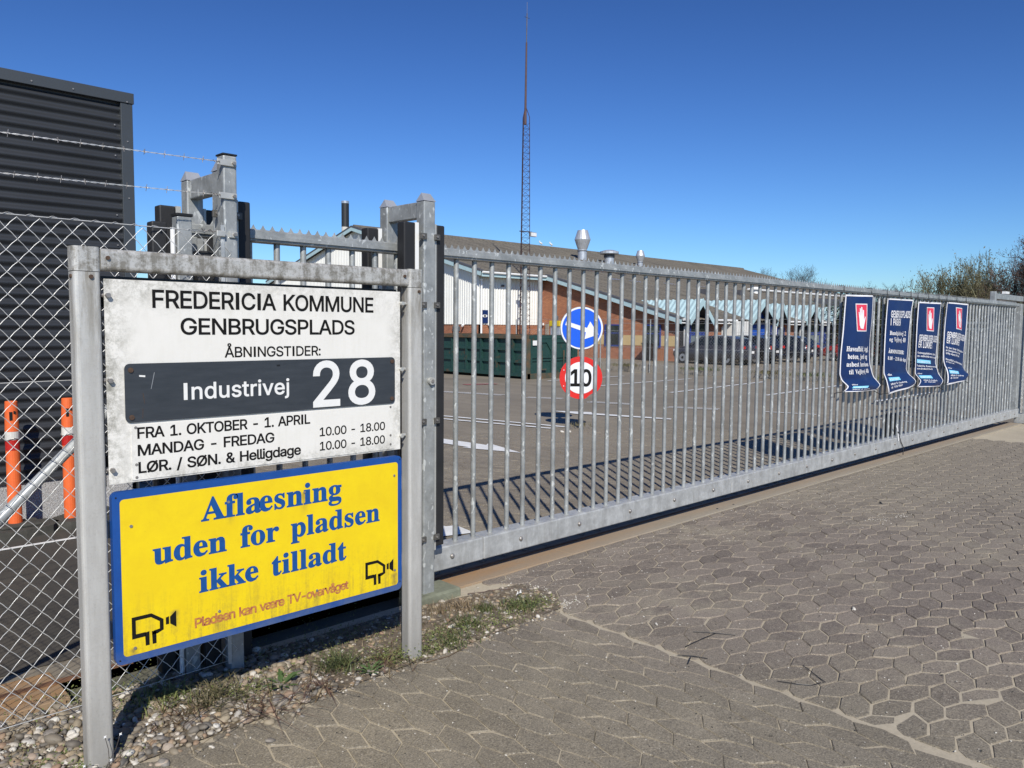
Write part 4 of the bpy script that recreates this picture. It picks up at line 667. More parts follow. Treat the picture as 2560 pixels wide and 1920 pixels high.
for k in range(20, 110):
    for n in range(4, 28):
        P = LEFT(k, n); cx = sum(p[0] for p in P)/6; cy = sum(p[1] for p in P)/6
        if min(p[1] for p in P) < 3.77 or cx < 2.75: continue
        _, _, vs, fs = solid(P, .0022, r, gz(cx, cy)+.001+r.uniform(-.0015, .0015)); stuff.add(vs, fs)
struct('yard_paving', stuff, 'paver_stone_inner', 'stuff')

# ---------------------------------------------------------------- road paint in the yard (flat sheets just above the ground)
paint = bpy.data.objects.new('road_markings', None); COL.objects.link(paint); paint['kind'] = 'structure'
def sheet(pts, mat='road_white', name='marking', dz=.009):
    mb = MB(); mb.add([(x, y, gz(x, y)+dz) for x, y in pts], [tuple(range(len(pts)))]); me = mb.mesh(name, mat); return obj(name, me, paint)
def line(a, b, w=.10, mat='road_white', name='line'):
    d = Vector((b[0]-a[0], b[1]-a[1])); L = d.length; d /= L; n = Vector((-d.y, d.x))*w/2; k = max(1, int(L/2)); mb = MB()
    for i in range(k+1):
        p = Vector(a)+d*L*i/k
        for sg in (1, -1): q = p+n*sg; mb.v.append((q.x, q.y, gz(q.x, q.y)+.009))
    for i in range(k): mb.f.append((2*i, 2*i+1, 2*i+3, 2*i+2)); mb.mi.append(0)
    return obj(name, mb.mesh(name, mat), paint)
def double(a, b):
    line(a, b, .07); d = Vector((b[0]-a[0], b[1]-a[1])).normalized(); n = Vector((-d.y, d.x))*.19; line((a[0]+n.x, a[1]+n.y), (b[0]+n.x, b[1]+n.y), .07)
line((8.0, 15.5), (9.26, 8.36), .11); line((7.6, 15.0), (8.95, 8.35), .11)
double((11.9, 17.5), (12.85, 13.65)); double((12.82, 12.79), (13.23, 12.05)); double((13.05, 11.14), (13.33, 10.19)); double((13.41, 9.32), (13.80, 8.37))
line((14.17, 7.56), (14.44, 6.66), .08); line((14.60, 5.60), (14.52, 4.72), .08)
line((17.54, 14.5), (23.05, 15.06), .12); line((16.96, 11.68), (23.45, 12.61), .12); line((18.12, 9.66), (24.0, 10.27), .12); line((18.53, 7.15), (22.93, 7.39), .12); line((18.0, 17.0), (22.5, 17.5), .12)
sheet([(6.55, 9.9), (6.62, 7.62), (6.53, 7.66), (6.80, 6.85), (7.07, 7.75), (6.93, 7.64), (6.82, 9.9)], name='arrow')
sheet([(11.02, 10.30), (10.92, 9.52), (11.03, 9.45), (11.50, 7.90), (11.64, 7.98), (11.28, 9.52), (11.42, 9.62)], name='arrow')
sheet([(3.30, 6.2), (3.60, 4.55), (3.55, 4.45), (3.84, 4.36), (3.88, 4.62), (3.80, 4.64), (3.52, 6.2)], name='arrow')
line((14.71, 17.18), (15.71, 16.91), .35, 'road_red', 'red_patch'); line((14.9, 17.1), (15.5, 16.95), .08)

# ================================================================ anthracite clad building at the left
root = thing('clad_building', 'tall building clad in dark grey horizontal corrugated metal above a speckled granite plinth', 'building', (2.3, 6.9, 0))
part('wall', MB().box(-8, 2.27, 6.875, 12, .3, 3.30), 'anthracite_cladding', root)
mb = MB(); NZ = 39*8; z0, z1 = .345, 3.34; pitch = .0785
vs = []
for i in range(NZ+1):
    z = z0+(z1-z0)*i/NZ; yy = 6.850-.011*cos(2*pi*(z-z0)/pitch)
    vs += [(-8, yy, z), (2.262, yy, z)]
mb.add(vs, [(2*i, 2*i+1, 2*i+3, 2*i+2) for i in range(NZ)]); part('corrugated_cladding', mb, 'anthracite_cladding', root, smooth=True, fix=False)
part('plinth', MB().box(-8, 2.25, 6.855, 7.2, 0, .325), 'granite_plinth', root)
part('plinth_flashing', MB().box(-8, 2.262, 6.835, 6.87, .325, .345), 'soffit_black', root)
part('corner_trim', MB().box(2.225, 2.315, 6.820, 6.91, .32, 3.30, .003), 'anthracite_trim', root)
part('corner_trim', MB().box(2.312, 2.32, 6.90, 12, .0, 3.30), 'anthracite_trim', root)
rf = part('roof_trim', MB().box(-8, 2.325, 6.812, 6.92, 3.302, 3.385, .003), 'anthracite_trim', root)
part('roof', MB().box(-8, 2.30, 6.93, 12, 3.303, 3.33), 'anthracite_trim', root)
sm = MB()
for xx in (1.62, 1.95, 2.2): sm.lathe([(.007, 0), (.007, .006), (.002, .009)], 8, (0, 0, 0))
scr = MB(); scr.tube([(0, -.006, 0), (0, 0, 0)], .006, 6); scm = scr.mesh('screw', 'bolt_steel')
for (xx, zz, yy) in [(1.60, 3.33, 6.812), (1.88, 3.33, 6.812), (2.27, 3.31, 6.812), (2.27, 3.0, 6.820), (2.27, 2.55, 6.820), (2.27, 2.1, 6.82), (2.18, 3.12, 6.838), (2.18, 2.88, 6.838), (2.18, 2.41, 6.838), (2.18, 2.17, 6.838), (2.18, 1.93, 6.838)]:
    obj('screw', scm, root, (xx-2.3, yy-6.9, zz))

# ================================================================ long low building with brick gables
root = thing('brick_hall', 'long low brick hall with white corrugated upper walls, grey fibre cement roof and turquoise gables', 'building', (36.75, 24.88, -.32))
ZB = -.36
def rz(y): return 2.05+.268*(y-24.88)
yE, yW, yR = 24.88, 35.27, 48.2
def face_x(x, pts, th=.2): return MB().prism(pts, lambda u, v, d: (d, u, v), x, x+th)
# gable A: brick foot, corrugated white above
part('wall', face_x(31.28, [(yW, ZB), (61, ZB), (61, 1.66), (yW, 1.66)]), 'brickwork', root)
def corr_x(x, y0, y1, zlo, ztop, pitch=.21, amp=.022):
    mb = MB(); n = int((y1-y0)/pitch)*4; vs = []
    for i in range(n+1):
        y = y0+(y1-y0)*i/n; a = amp*(1 if (i % 4) in (1, 2) else -1); vs += [(x-a, y, zlo), (x-a, y, ztop(y))]
    return mb.add(vs, [(2*i, 2*i+1, 2*i+3, 2*i+2) for i in range(n)])
zt = lambda y: (rz(y) if y < yR else rz(2*yR-y))-.08
part('white_cladding', corr_x(31.23, yW, 61, 1.62, zt), 'white_cladding', root, fix=False)
# recessed wall facing the yard
part('wall', MB().box(31.30, 36.75, yW, yW+.2, ZB, 1.66), 'brickwork', root)
mb = MB(); n = int(5.46/.21)*4; vs = []
for i in range(n+1):
    x = 31.24+5.50*i/n; a = .022*(1 if (i % 4) in (1, 2) else -1); vs += [(x, yW-.03-a, 1.62), (x, yW-.03-a, 4.80)]
mb.add(vs, [(2*i, 2*i+1, 2*i+3, 2*i+2) for i in range(n)]); part('white_cladding', mb, 'white_cladding', root, fix=False)
# gable B all brick with a yellow band
part('wall', face_x(36.75, [(yE, ZB), (yW+.1, ZB), (yW+.1, 4.72), (yE, 1.96)]), 'brickwork', root)
part('band', MB().box(36.738, 36.76, yE, 34, .50, 1.08), 'yellow_brick_band', root)
# long facade
part('wall', MB().box(36.95, 66, yE, yE+.2, ZB, 2.0), 'brickwork', root)
for x0_, x1_ in ((36.95, 38.85), (39.85, 42.1), (48.6, 52.2), (53.4, 56)): part('band', MB().box(x0_, x1_, yE-.012, yE+.01, .50, 1.08), 'yellow_brick_band', root)
# roof: corrugated sheets running down the slope
def roof_sheet(x0, x1, ya, yb, name='roof', pit=.36):
    mb = MB(); n = int((x1-x0)/pit)*4; vs = []; rows = 9
    for j in range(rows+1):
        y = ya+(yb-ya)*j/rows
        zb = (rz(y) if y <= yR else rz(2*yR-y))+.10
        for i in range(n+1):
            vs.append((x0+(x1-x0)*i/n, y, zb+.03*sin(2*pi*i/4)+.02*(j % 2)))
    fs = [(j*(n+1)+i, j*(n+1)+i+1, (j+1)*(n+1)+i+1, (j+1)*(n+1)+i) for j in range(rows) for i in range(n)]
    return part(name, mb.add(vs, fs), 'fibre_cement_roof', root, fix=False)
roof_sheet(36.34, 66, 24.35, yW-.72); roof_sheet(30.84, 84, yW-.72, yR); roof_sheet(30.84, 84, yR, 61)
roof_sheet(66, 84, 31.5, yW-.72)
part('ridge', MB().tube([(31.0, yR, rz(yR)+.10), (84, yR, rz(yR)+.10)], .16, 8), 'fibre_cement_roof', root)
part('dark_soffit', MB().prism([(24.4, rz(24.4)+.0), (yW, rz(yW)), (yW, rz(yW)-.06), (24.4, rz(24.4)-.06)], lambda u, v, d: (d, u, v), 36.34, 66), 'soffit_black', root)
part('dark_soffit', MB().prism([(yW-.7, rz(yW-.7)), (yR, rz(yR)), (61, rz(2*yR-61)), (61, rz(2*yR-61)-.06), (yR, rz(yR)-.06), (yW-.7, rz(yW-.7)-.06)], lambda u, v, d: (d, u, v), 30.84, 84), 'soffit_black', root)
# barge boards
def barge(x, ya, yb, h=.26, mat='turquoise_paint', top=.07):
    f = lambda y: rz(y) if y <= yR else rz(2*yR-y)
    part('barge_board', MB().prism([(ya, f(ya)+top), (yb, f(yb)+top), (yb, f(yb)+top-h), (ya, f(ya)+top-h)], lambda u, v, d: (d, u, v), x-.04, x), mat, root)
    part('verge_strip', MB().prism([(ya, f(ya)+top+.10), (yb, f(yb)+top+.10), (yb, f(yb)+top), (ya, f(ya)+top)], lambda u, v, d: (d, u, v), x-.06, x+.2), 'vent_dark', root)
barge(36.34, 24.42, yW-.70); barge(30.84, yW-.70, yR); barge(30.84, yR, 61)
# gutters and downpipes
def gutter(x0, x1, y, z): part('gutter', MB().tube([(x0, y, z), (x1, y, z)], .065, 8), 'white_plastic', root)
gutter(30.9, 36.3, yW-.80, rz(yW-.72)+.02); part('fascia', MB().box(30.9, 36.3, yW-.73, yW-.70, 4.42, 4.66), 'turquoise_paint', root)
def eave(x0, x1):
    gutter(x0, x1, yE-.56, 1.98); part('eave_soffit', MB().box(x0, x1, yE-.5, yE, 1.78, 1.84), 'white_plastic', root); part('fascia', MB().box(x0, x1, yE-.50, yE-.47, 1.842, 2.02), 'soffit_black', root)
eave(36.36, 36.85); eave(39.2, 41.9); eave(48.2, 50.5); eave(52.75, 54.4)
def downpipe(x, y, z0, z1): part('downpipe', MB().tube([(x, y-.45, z1+.12), (x, y-.3, z1), (x, y, z1-.15), (x, y, z0)], .055, 8), 'white_plastic', root, smooth=True)
downpipe(37.2, yE-.08, -.3, 1.75); downpipe(41.1, yE-.08, -.3, 1.75); downpipe(50.9, yE-.08, -.3, 1.75); downpipe(55.2, yE-.08, -.3, 1.75)
part('downpipe', MB().tube([(31.39, yW-.16, -.2), (31.39, yW-.16, 4.22)], .06, 8).lathe([(.05, 0), (.10, .03), (.10, .10), (.03, .14)], 10, (31.39, yW-.16, 4.22)), 'white_plastic', root)
# small turquoise gables over the long facade
def gablet(xc, hw, zap, zf, wallmat, ext=.5):
    """ridge runs back into the main roof; xc centre, hw half width, zap apex height, zf foot height"""
    yb = 24.88+(zap-2.05)/.268+.2; ybf = 24.88+(zf-2.05)/.268
    y0 = yE-ext-.2
    for sg in (-1, 1):
        mb = MB(); n = 64; vs = []
        for i in range(n+1):
            t = i/n; y = y0+(yb-y0)*t; k = .022*(1 if (i % 4) in (1, 2) else -1)
            # foot line follows the main roof surface
            tf = 1.0 if y <= max(ybf, yE) else max(0.0, (yb-y)/(yb-max(ybf, yE)))
            vs += [(xc, y, zap+k), (xc+sg*hw*tf, y, zap+(zf-zap)*tf+k)]
        mb.add(vs, [(2*i, 2*i+1, 2*i+3, 2*i+2) for i in range(n)]); part('gable_roof', mb, 'turquoise_paint', root, fix=False)
        part('barge_board', MB().prism([(xc, zap+.05), (xc+sg*(hw+.05), zf), (xc+sg*(hw-.02), zf-.30), (xc, zap-.36)], lambda u, v, d: (u, d, v), y0-.04, y0), 'turquoise_paint', root)
        part('soffit', MB().add([(xc, y0, zap-.08), (xc+sg*hw, y0, zf-.08), (xc+sg*hw, yE, zf-.08), (xc, yE, zap-.08)], [(0, 1, 2, 3)]), 'vent_dark', root)
    part('gable_wall', MB().prism([(xc-hw, ZB), (xc+hw, ZB), (xc+hw, zf-.1), (xc, zap-.1), (xc-hw, zf-.1)], lambda u, v, d: (u, d, v), yE-.03, yE+.1), wallmat, root)
gablet(37.98, 1.16, 3.12, 1.98, 'soffit_black'); gablet(44.92, 1.62, 3.30, 1.95, 'blue_door'); gablet(47.2, .95, 3.12, 2.00, 'brickwork')
gablet(51.6, 1.1, 3.14, 2.05, 'soffit_black'); gablet(55.5, 1.1, 3.08, 2.05, 'blue_frame')
part('white_panel', MB().box(41.5, 43.3, yE-.7, yE-.06, ZB, 1.95), 'white_cladding', root); 
for i in range(7): part('panel_joint', MB().box(41.62+.27*i, 41.64+.27*i, yE-.708, yE-.699, ZB, 1.95), 'vent_dark', root)
# windows and doors
def window_x(x, y0, y1, z0, z1, mat='window_glass', frame='blue_frame'):
    wf = part('window', MB().box(x-.05, x+.0, y0, y0+.07, z0, z1).box(x-.05, x, y1-.07, y1, z0, z1).box(x-.05, x, y0+.07, y1-.07, z0, z0+.07).box(x-.05, x, y0+.07, y1-.07, z1-.07, z1).box(x-.05, x, y0+.07, y1-.07, (z0+z1)/2+.1, (z0+z1)/2+.16), frame, root)
    part('pane', MB().box(x-.02, x-.01, y0+.07, y1-.07, z0+.07, z1-.07), mat, wf)
window_x(36.735, 28.90, 30.05, .42, 1.70); window_x(36.735, 26.02, 27.10, .42, 1.70)
def window_y(x0, x1, y, z0, z1, mat='window_glass', frame='blue_frame', mid=None):
    m = MB().box(x0, x0+.08, y-.05, y, z0, z1).box(x1-.08, x1, y-.05, y, z0, z1).box(x0+.08, x1-.08, y-.05, y, z0, z0+.08).box(x0+.08, x1-.08, y-.05, y, z1-.08, z1)
    if mid: m.box(x0+.08, x1-.08, y-.05, y, mid, mid+.06)
    wf = part('window', m, frame, root); part('pane', MB().box(x0+.08, x1-.08, y-.02, y-.01, z0+.08, z1-.08), mat, wf)
window_y(37.75, 39.35, yE-.04, -.2, 1.2, 'window_blind', mid=.45); window_y(37.75, 39.35, yE-.04, 1.22, 2.1); window_y(47.75, 48.7, yE-.04, .0, 1.6, 'window_blind'); window_y(52.3, 53.9, yE-.04, -.2, 1.2, 'window_blind', mid=.5); window_y(52.3, 53.9, yE-.04, 1.22, 2.1)
dr = part('door', MB().box(45.6, 47.0, yE-.10, yE-.04, -.32, 1.75), 'blue_door', root)
part('pane', MB().box(46.35, 46.6, yE-.12, yE-.10, .2, 1.5), 'window_glass', dr); part('handle', MB().box(45.75, 45.79, yE-.16, yE-.11, .5, .9), 'grey_aluminium', dr)
part('door_frame', MB().box(47.05, 47.25, yE-.3, yE-.03, -.32, 1.95), 'white_plastic', root)
# fittings on the roof
def on(y): return rz(y)+.12
for x, y in ((43.15, 35.1), (45.2, 34.8), (49.4, 34.9), (53.5, 34.7), (41.0, 39.6), (44.5, 40.6), (48.5, 40.2), (57, 34.0)):
    part('roof_light', MB().add([(x, y-.35, on(y-.35)), (x+1.25, y-.35, on(y-.35)), (x+1.25, y+.1, on(y+.1)), (x, y+.1, on(y+.1))], [(0, 1, 2, 3)]), 'chimney_cap' if x < 54 and y < 36 else 'vent_dark', root, fix=False)
for x, y in ((49.87, 31.5), (55.7, 32.1), (47, 36.9)): part('roof_hatch', MB().box(x-.28, x+.28, y-.15, y+.35, on(y)-.2, on(y)+.38), 'vent_dark', root)
part('fascia', MB().box(67, 84, 31.2, 31.5, 3.6, 4.2), 'vent_dark', root); part('white_wall', MB().box(66.2, 90, 31.6, 31.9, ZB, 3.55), 'white_cladding', root)
part('gutter', MB().tube([(60, 33.9, 4.78), (86, 33.9, 4.78)], .08, 8), 'white_plastic', root)
part('conduit', MB().tube([(44.5, yE-.05, 1.5), (46, yE-.05, 1.5)], .03, 5), 'white_plastic', root)
part('wall_lamp', MB().box(31.15, 31.28, 36.9, 37.5, 1.22, 1.50), 'vent_dark', root)
part('security_camera', MB().tube([(31.15, 36.45, 1.60), (30.98, 36.40, 1.53)], .07, 8), 'white_plastic', root); part('security_camera', MB().tube([(32.05, 35.2, 1.62), (32.05, 34.95, 1.53)], .075, 8), 'white_plastic', root)
part('security_camera', MB().tube([(36.7, 35.1, 1.70), (36.6, 35.0, 1.66)], .06, 8), 'white_plastic', root)
part('junction_box', MB().box(33.1, 33.3, yW-.12, yW-.05, 3.92, 4.04), 'vent_dark', root)
part('gable_pipe', MB().box(36.62, 36.72, 34.6, 34.85, ZB, 1.7), 'fence_plinth', root)

# wall poster with an eye
root = thing('wall_poster', 'small dark blue poster with a white eye on the white corrugated wall beside the downpipe', 'poster', (31.72, 35.19, 1.70))
part('poster_board', MB().box(31.46, 31.98, 35.165, 35.19, 1.70, 2.48), 'banner_navy', root)
ey = [(31.72+.21*cos(a), 2.13+.085*sin(a)*(1.0)) for a in [2*pi*i/16 for i in range(16)]]
part('eye', MB().prism(ey, lambda u, v, d: (u, d, v), 35.158, 35.164), 'letter_white', root)
part('pupil', MB().prism([(31.72+.07*cos(a), 2.13+.075*sin(a)) for a in [2*pi*i/12 for i in range(12)]], lambda u, v, d: (u, d, v), 35.150, 35.157), 'letter_black', root)

# ventilation cowls, each its own thing on the ridge
def cowl(x, y, s, kind, label):
    z = rz(y)-.25; root = thing('roof_vent', label, 'roof vent', (x, y, z), 'roof vents on the hall')
    if kind == 'cone':
        part('duct', MB().lathe([(.38*s, 0), (.38*s, 1.15*s)], 18, (x, y, z)), 'vent_metal', root, smooth=False)
        part('collar', MB().lathe([(.42*s, 1.02*s), (.42*s, 1.08*s)], 18, (x, y, z)), 'vent_dark', root)
        part('cowl', MB().lathe([(.38*s, 1.15*s), (.66*s, 1.95*s), (.66*s, 2.0*s), (.42*s, 2.72*s), (.36*s, 2.72*s)], 18, (x, y, z)), 'vent_metal', root)
    else:
        part('duct', MB().lathe([(.40, 0), (.40, .85)], 18, (x, y, z)), 'vent_metal', root)
        part('collar', MB().lathe([(.46, .85), (.46, 1.12)], 18, (x, y, z)), 'vent_dark', root)
        part('cap', MB().lathe([(.74, 1.12), (.80, 1.16), (.80, 1.34), (.40, 1.46), (.08, 1.50)], 18, (x, y, z)), 'vent_metal', root)
cowl(49.6, 43.1, 1.0, 'cone', 'tallest roof vent, pale steel double cone cowl left of the flat one')
cowl(52.1, 42.3, 1.0, 'flat', 'low steel roof vent with a flat mushroom cap, between two cone cowls')
cowl(56.9, 42.7, .62, 'cone', 'small double cone roof vent, rightmost of the three on the roof')
x, y = 60.3, 33.4; z = rz(y)-.1; root = thing('roof_vent', 'small white mushroom vent low on the roof slope at the right', 'roof vent', (x, y, z), 'roof vents on the hall')
part('duct', MB().lathe([(.22, 0), (.22, .5)], 12, (x, y, z)), 'white_plastic', root); part('cap', MB().lathe([(.42, .5), (.42, .58), (.25, .72)], 12, (x, y, z)), 'white_plastic', root)
# gulls
def gull(x, y, z, label, d=1):
    mb = MB(); prof = [(-.18, .02), (-.1, .07), (0, .09), (.1, .07), (.17, .035)]
    rings = []; n = 8
    for px, rr in prof:
        for k in range(n): mb.v.append((x+d*px, y+cos(2*pi*k/n)*rr, z+.17+sin(2*pi*k/n)*rr+(px+.18)*.25))
    for i in range(4):
        for k in range(n): mb.f.append((i*n+k, i*n+(k+1) % n, (i+1)*n+(k+1) % n, (i+1)*n+k)); mb.mi.append(0)
    mb.lathe([(.01, -.06), (.05, -.02), (.055, .03), (.02, .07)], 8, (x+d*.18, y, z+.36)); mb.tube([(x+d*.15, y, z+.25), (x+d*.18, y, z+.33)], .045, 8)
    root = thing('gull', label, 'bird', (x, y, z), 'gulls on the roof')
    part('body', mb, 'gull_white', root, smooth=True); part('beak', MB().tube([(x+d*.22, y, z+.36), (x+d*.29, y, z+.35)], .012, 5), 'yellow_box', root)
    part('leg', MB().tube([(x, y-.03, z), (x, y-.03, z+.12)], .008, 4), 'yellow_box', root); part('leg', MB().tube([(x, y+.03, z), (x, y+.03, z+.12)], .008, 4), 'yellow_box', root)
gull(50.0, 48.2, rz(yR)+.22, 'white gull on the roof ridge, further from the tall vent', -1); gull(51.3, 48.2, rz(yR)+.22, 'white gull on the roof ridge, nearer the tall vent', -1)
# chimney behind
root = thing('factory_chimney', 'slim black chimney with pale foot and steel rim rising behind the gate rail', 'chimney', (36.5, 58.2, -.3))
part('shaft', MB().lathe([(.30, 0), (.30, 4.9)], 16, (36.6, 58.2, 4.9)), 'chimney_pale', root); part('sleeve', MB().lathe([(.32, 0), (.32, 1.95)], 16, (36.62, 58.2, 9.72)), 'chimney_black', root); part('rim', MB().lathe([(.325, 0), (.325, .2)], 16, (36.62, 58.2, 11.67)), 'chimney_cap', root)
part('roof_plinth', MB().box(35.6, 37.6, 57.4, 59, -.3, 4.95), 'chimney_pale', root)

# ================================================================ lattice mast
bx, by, bz = 34.15, 34.35, -.32
root = thing('radio_mast', 'very tall thin rust red lattice mast rising before the white wall', 'mast', (bx, by, bz))
zt_, zb_ = 14.05, bz; leg = []
for k in range(3):
    a = rad(200+120*k); leg.append(lambda z, a=a: (bx+cos(a)*(.42-.17*(z-zb_)/(zt_-zb_)), by+sin(a)*(.42-.17*(z-zb_)/(zt_-zb_)), z))
for k in range(3): part('leg', MB().tube([leg[k](zb_), leg[k](zt_)], .022, 5), 'mast_rust', root)
br_ = MB(); z = zb_; st = .36; i = 0
while z+st < zt_:
    for k in range(3):
        a, b_ = leg[k], leg[(k+1) % 3]
        br_.tube([a(z), b_(z+st)] if i % 2 else [b_(z), a(z+st)], .011, 3, False)
        br_.tube([a(z), b_(z)], .009, 3, False)
    z += st; i += 1
part('bracing', br_, 'mast_rust', root)
tp = MB()
for k in range(3): tp.tube([leg[k](zt_), (bx, by, 14.7)], .022, 5)
part('spire', tp, 'mast_rust', root)
part('pole', MB().tube([(bx, by, 13.6), (bx, by, 14.7), (bx+.03, by, 18.4)], .085, 8, r2=.05), 'mast_pole', root)
part('whip_aerial', MB().tube([(bx+.03, by, 18.35), (bx+.05, by, 20.1)], .03, 6).tube([(bx-.15, by, 19.85), (bx+.25, by, 19.85)], .015, 4).tube([(bx+.05, by, 20.1), (bx+.05, by, 20.75)], .015, 4), 'vent_dark', root)
fl = part('floodlight', MB().box(bx+.28, bx+.78, by-.3, by-.12, 6.98, 7.24), 'vent_metal', root); part('lens', MB().box(bx+.31, bx+.75, by-.315, by-.302, 7.0, 7.2), 'lamp_clear', fl)
part('bracket', MB().tube([(bx-.4, by, 7.25), (bx+.5, by-.2, 7.25)], .03, 5), 'mast_rust', root)
part('junction_box', MB().box(bx-.48, bx-.16, by-.36, by-.12, 3.92, 4.10), 'vent_dark', root)
# ================================================================ green container
bx, by, bz = 18.16, 18.08, -.22
root = thing('skip_container', 'long open dark green steel container with rust streaks standing in the yard', 'container', (bx, by, bz))
zb, zt_ = -.10, 1.23; L, W = 6.4, 2.42
G_ = 'container_green'
part('side_panel', MB().box(bx+.05, bx+.075, by+.1, by+L, zb, zt_), G_, root); part('side_panel', MB().box(bx+W-.075, bx+W-.05, by+.1, by+L, zb, zt_), G_, root)
part('floor', MB().box(bx+.05, bx+W-.05, by+.1, by+L, zb, zb+.05), 'container_rusty', root); part('end_panel', MB().box(bx+.05, bx+W-.05, by+L-.05, by+L, zb, zt_), G_, root)
part('top_rail', MB().box(bx-.07, bx+.10, by, by+L, zt_-.10, zt_+.02, .01), 'container_rusty', root); part('top_rail', MB().box(bx+W-.10, bx+W+.03, by, by+L, zt_-.10, zt_+.02), 'container_rusty', root); part('top_rail', MB().box(bx+.1, bx+W-.1, by-.02, by+.1, zt_-.09, zt_+.015), G_, root)
for zz in (.74, .34): part('side_rail', MB().box(bx-.02, bx+.05, by+.1, by+L, zz, zz+.09), G_, root)
part('bottom_rail', MB().box(bx-.03, bx+.06, by+.1, by+L, zb, zb+.12), G_, root)
for i in range(8): part('side_rib', MB().box(bx-.035, bx+.05, by+.62+.78*i, by+.70+.78*i, zb+.12, zt_-.1), G_, root)
part('corner_post', MB().box(bx-.02, bx+.14, by-.03, by+.12, zb-.12, zt_-.1, .01), 'container_rusty', root); part('corner_post', MB().box(bx+W-.14, bx+W+.02, by-.03, by+.12, zb, zt_-.1), G_, root)
for i in range(2):
    x0 = bx+.15+i*1.07; dr = part('door', MB().box(x0, x0+1.05, by+.02, by+.06, zb+.1, zt_-.1), G_, root)
    part('door_frame', MB().box(x0, x0+.08, by-.02, by+.02, zb+.1, zt_-.1).box(x0+.97, x0+1.05, by-.02, by+.02, zb+.1, zt_-.1).box(x0+.08, x0+.97, by-.02, by+.02, zt_-.22, zt_-.1).box(x0+.08, x0+.97, by-.02, by+.02, .50, .57).box(x0+.08, x0+.97, by-.02, by+.02, .40, .46).prism([(x0+.75, zt_-.22), (x0+.97, zt_-.22), (x0+.97, zt_-.5)], lambda u, v, d: (u, d, v), by-.02, by+.02), G_, dr)
    part('locking_bar', MB().tube([(x0+.5, by-.05, .1), (x0+.5, by-.05, .75)], .02, 6).box(x0+.35, x0+.7, by-.07, by-.03, .10, .15), 'container_rusty', dr)
part('base_beam', MB().box(bx, bx+W, by-.03, by+.06, zb-.12, zb+.1), 'container_rusty', root)
part('sticker', MB().box(bx+.24, bx+.44, by-.028, by-.021, .92, 1.08), 'letter_white', root)
for xx in (bx+.5, bx+W-.6): part('skid', MB().box(xx, xx+.12, by+.2, by+L-.2, bz+.02, zb), 'container_rusty', root)
part('roller', MB().tube([(bx+.3, by+.4, bz+.12), (bx+.45, by+.4, bz+.12)], .1, 10), 'container_rusty', root)
# yellow box on grey stand behind the container
root = thing('grit_bin', 'small yellow box on a grey stand seen behind the right end of the green container', 'bin', (24.2, 22.3, -.3))
part('lid', MB().box(24, 24.5, 22.05, 22.62, 1.55, 1.78, .02), 'yellow_box', root); part('stand', MB().box(24.05, 24.45, 22.1, 22.58, -.28, 1.55), 'vent_metal', root); part('lamp', MB().lathe([(.05, 1.78), (.05, 1.95), (.02, 2.0)], 8, (24.2, 22.35, 0)), 'vent_dark', root)

# ================================================================ round traffic signs on a post
px, py = 9.395, 8.16; g0 = gz(px, py)
nrm = Vector((-px, -py-.0, 0)).normalized(); nrm = (Matrix.Rotation(rad(6), 3, 'Z')@nrm); tg = Vector((-nrm.y, nrm.x, 0)); tg = tg if tg.dot(Rv) > 0 else -tg
def disc_fn(c, off): return lambda u, v, d: tuple(Vector(c)+tg*u+Vector((0, 0, v))+nrm*(off+d))
root = thing('traffic_sign_post', 'grey steel post holding two round traffic signs inside the gate', 'sign post', (px, py, g0))
part('post', MB().tube([(px, py, g0), (px, py, 1.55)], .030, 12), 'galvanised_steel', root, smooth=True)
circ = lambda r_, n=40: [(cos(2*pi*i/n)*r_, sin(2*pi*i/n)*r_) for i in range(n)]
c1 = Vector((px, py, 1.525))
root = thing('direction_sign', 'round blue sign with a white arrow pointing down right', 'traffic sign', tuple(c1)); f1 = disc_fn(c1, .05)
part('backing', MB().prism(circ(.335), f1, -.035, -.012), 'sign_back', root); part('plate', MB().prism(circ(.330), f1, -.010, .010), 'sign_white', root); part('blue_face', MB().prism(circ(.305), f1, .011, .014), 'sign_blue', root)
a = rad(-17); ar = [(-.25, .032), (.06, .032), (.045, .135), (.30, 0), (.045, -.135), (.06, -.032), (-.25, -.032)]
ar = [(-.235, .028), (.045, .036), (.06, .150), (.285, 0.0), (.06, -.150), (.045, -.036), (-.235, -.028)]
ar = [(-.24, .105), (.082, .004), (.13, .105), (.175, .035), (.262, -.095), (.165, -.128), (.045, -.170), (.064, -.062), (-.258, .047)]
part('arrow', MB().prism(ar, f1, .015, .018), 'sign_white', root)
part('clamp', MB().prism([(-.05, -.02), (.05, -.02), (.05, .02), (-.05, .02)], f1, -.09, -.036), 'galvanised_steel', root)
c2 = Vector((px, py, .75))
root = thing('speed_limit_sign', 'round red and white speed limit sign reading 10 with a dented rim', 'traffic sign', tuple(c2)); f2 = disc_fn(c2, .05)
dent = []
for i in range(48):
    an = 2*pi*i/48; rr = .335
    if 4.95 < an < 5.6: rr = .335-.035*sin((an-4.95)/.65*pi)
    dent.append((cos(an)*rr, sin(an)*rr))
part('plate', MB().prism(dent, f2, -.010, .010), 'sign_red', root); part('white_face', MB().prism(circ(.250), f2, .011, .014), 'sign_white', root)
mb = MB(); text_mb(mb, '10', -.165, .165, -.125, .25, lambda x, z: f2(x, z, .016), 's', 22); part('numerals', mb, 'letter_black', root, fix=False)
part('clamp', MB().prism([(-.05, -.02), (.05, -.02), (.05, .02), (-.05, .02)], f2, -.09, -.036), 'galvanised_steel', root)
for u, v in ((-.27, .12), (-.27, -.13)): part('rivet', MB().prism([(u+x, v+y) for x, y in circ(.008, 8)], f2, .011, .016), 'sign_white', root)

